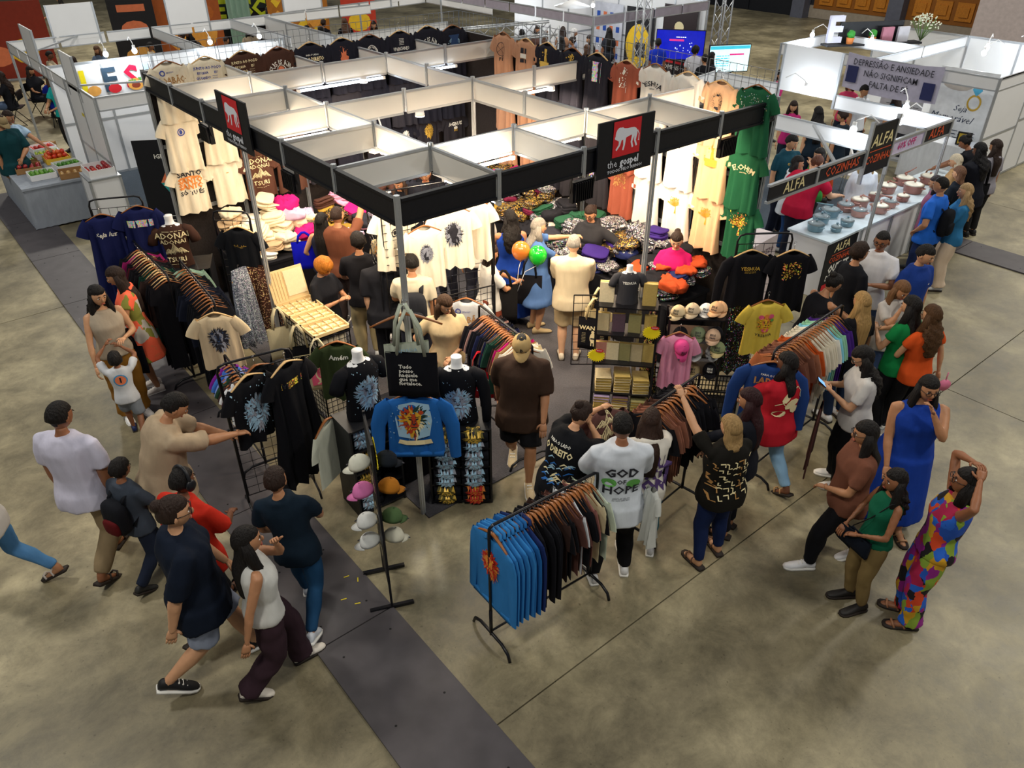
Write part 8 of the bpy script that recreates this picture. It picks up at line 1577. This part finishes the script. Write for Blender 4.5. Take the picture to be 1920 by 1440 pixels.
def fchair(x, y, rz, lb):
    e = empty('folding_chair', (x, y, .004), rz, lb, 'chair', 'dark folding chairs in the food court'); m = M(); m.box((0, 0, .43), (.4, .4, .025)); mk('seat', m, blackmetal, e); m = M(); m.box((0, -.2, .72), (.4, .03, .2)); mk('backrest', m, blackmetal, e)
    for q in (-1, 1):
        m = M(); m.tube([(q*.18, .2, 0), (q*.18, -.2, .82)], .011, 5); mk('leg', m, blackmetal, e); m = M(); m.tube([(q*.18, -.22, 0), (q*.18, .15, .43)], .011, 5); mk('leg', m, blackmetal, e)
spots = [(1.3, 18.6), (3.6, 18.3), (5.8, 18.2), (-.6, 19.0), (8.0, 18.4), (2.4, 20.6), (5.0, 20.2), (7.2, 20.4)]
rd = random.Random(12); tcs = ['#c9c9c4', '#15161c', '#1c2c9c', '#8a7a64', '#2f4a3a', '#b5a58a', '#3a2228', '#5a6a80', '#ccc0a8', '#22242c']; k = 0
for i, (x, y) in enumerate(spots):
    ftable(x, y, i)
    for j in range(3):
        a = rd.uniform(-.4, .4)+j*2.1+.5*i; cx_, cy_ = x+.78*math.cos(a), y+.78*math.sin(a); hd = math.degrees(a+math.pi-YAW); rzc = a+math.pi-math.pi/2
        fchair(cx_-.05*math.cos(a+math.pi), cy_, rzc, 'dark folding chair in the food court, seat %s' % (NORD[k] if k < 30 else str(k)))
        P((cx_, cy_), hd, 1.64+.03*(k % 4), [S1, S2, S3, S4][k % 4], ['short', 'long', 'mid', 'buzz', 'straight', 'curly'][k % 6], hc_[k % 5], ('tee', tcs[k % 10]), ('jeans', ['#2a3a5a', '#22242c', '#4a5a74'][k % 3]), ('#222', 'shoe'), detail=1, legs='sit', aL='lap', aR=['lap', 'front', 'phone'][k % 3], fem=k % 6 in (1, 2, 4), head=(0, 20), label='%s %s seated visitor at the %s food court table from the left' % (['pale-shirted', 'black-shirted', 'blue-shirted', 'khaki-shirted', 'green-shirted', 'tan-shirted', 'maroon-shirted', 'slate-shirted', 'cream-shirted', 'charcoal-shirted'][k % 10], NORD[j], NORD[i]), group='people seated in the food court'); k += 1
stand = [(42, 2, 20, '#c9c6cc', 'long', 'woman in white top with crossed bag strap standing at the far left', 1.66, '#15161c'), (62, 0, -60, '#c2a37c', 'short', 'man in sand T-shirt standing at the far left', 1.78, '#15161c'), (108, -8, 100, '#c9a884', 'long', 'woman in beige top and white trousers standing at the far left', 1.66, '#d8d8dc'), (420, -10, 100, '#c8b0a0', 'long', 'woman in pale top standing in the back', 1.66, '#2a3a5a'), (438, -14, 10, '#dcdce0', 'short', 'person in white and blue jeans standing in the back', 1.72, '#2a4a80'), (462, -22, 0, '#1c2c5c', 'short', 'person in dark blue standing in the back', 1.76, '#2a4a80'), (490, -25, 0, '#7a7a58', 'mid', 'person in olive standing in the back', 1.7, '#55604a'), (512, -22, 30, '#101014', 'long', 'woman in black top and rust skirt in the back', 1.62, '#8a3420'), (545, -60, -20, '#15161c', 'short', 'man in dark trousers walking in the back', 1.8, '#22242c'), (500, 14, 60, '#101014', 'mid', 'dark-haired person leaning at the back table', 1.6, '#15161c'), (497, 10, 170, '#6a1f2c', 'long', 'smiling woman with long red-brown hair in the back', 1.62, '#22242c')]
for x, y, dg, c, hr, lb, hh, pc in stand: P(('head', x, y), dg, hh, [S1, S2, S3][x % 3], hr, '#4a1c18' if 'red-brown' in lb else hc_[x % 5], ('tee', c), ('pants', pc), ('#222', 'shoe'), detail=1, fem=hr in ('long', 'mid'), head=(0, 12), aR=['down', 'front', 'phone'][x % 3], label=lb)
for i, (x, y) in enumerate(((575, 48), (606, 36), (645, 34), (600, 50), (338, 60), (350, 55), (700, 40))): P(('head', x, y), 40*i-60, 1.66, [S2, S3, S4][i % 3], ['mid', 'short', 'curly'][i % 3], hc_[i % 5], ('tee', ['#22242c', '#15161c', '#101014', '#4a3a34'][i % 4]), ('pants', '#222'), ('#222', 'shoe'), detail=1, label='%s visitor from the left behind the black T-shirts of the back wall' % NORD[i], group='visitors behind the back wall')
# stall with a rail of clothes and small white stalls at the back
f, n = seqf([(2, 'rk', 'cream', '#b8b090'), (2, 'rk', 'tan', '#b07c3c'), (2, 'rk', 'blue', '#2a4ab0'), (2, 'rk', 'red', '#a82030'), (2, 'rk', 'navy', '#1c2a4c'), (2, 'rk', 'white', '#d8d8dc'), (3, 'rk', 'green', '#2a5a3c'), (2, 'rk', 'olive', '#8a8a5c'), (3, 'rk', 'red', '#b42438'), (2, 'rk', 'purple', '#8a1c7c'), (1, 'rk', 'cream', '#c8c0a8')])
rail((4.3, 14.2), (6.7, 14.0), 1.5, 'clothes rail of bright T-shirts in the stall behind the booth', n, None, 'garments on the back rail', 'back rail', f, seed=21)
booth2('white panel stalls in a row behind the booth', [(6.0, 12), (9.4, 12.6), (9.4, 17)], seg((6.2, 16.4), (6.2, 12.6), 3), seg((5.4, 16.5), (12.0, 17.4), 6)+[((6.2, 12.6), (9.4, 12.6)), ((12, 17.4), (12, 14))], [((7.0, 16.9), (8.2, 17.0), .8), ((10.6, 17.2), (11.8, 17.4), .8)])
P(('head', 1000, 640), 0, 1.7) if False else None
finish_all()
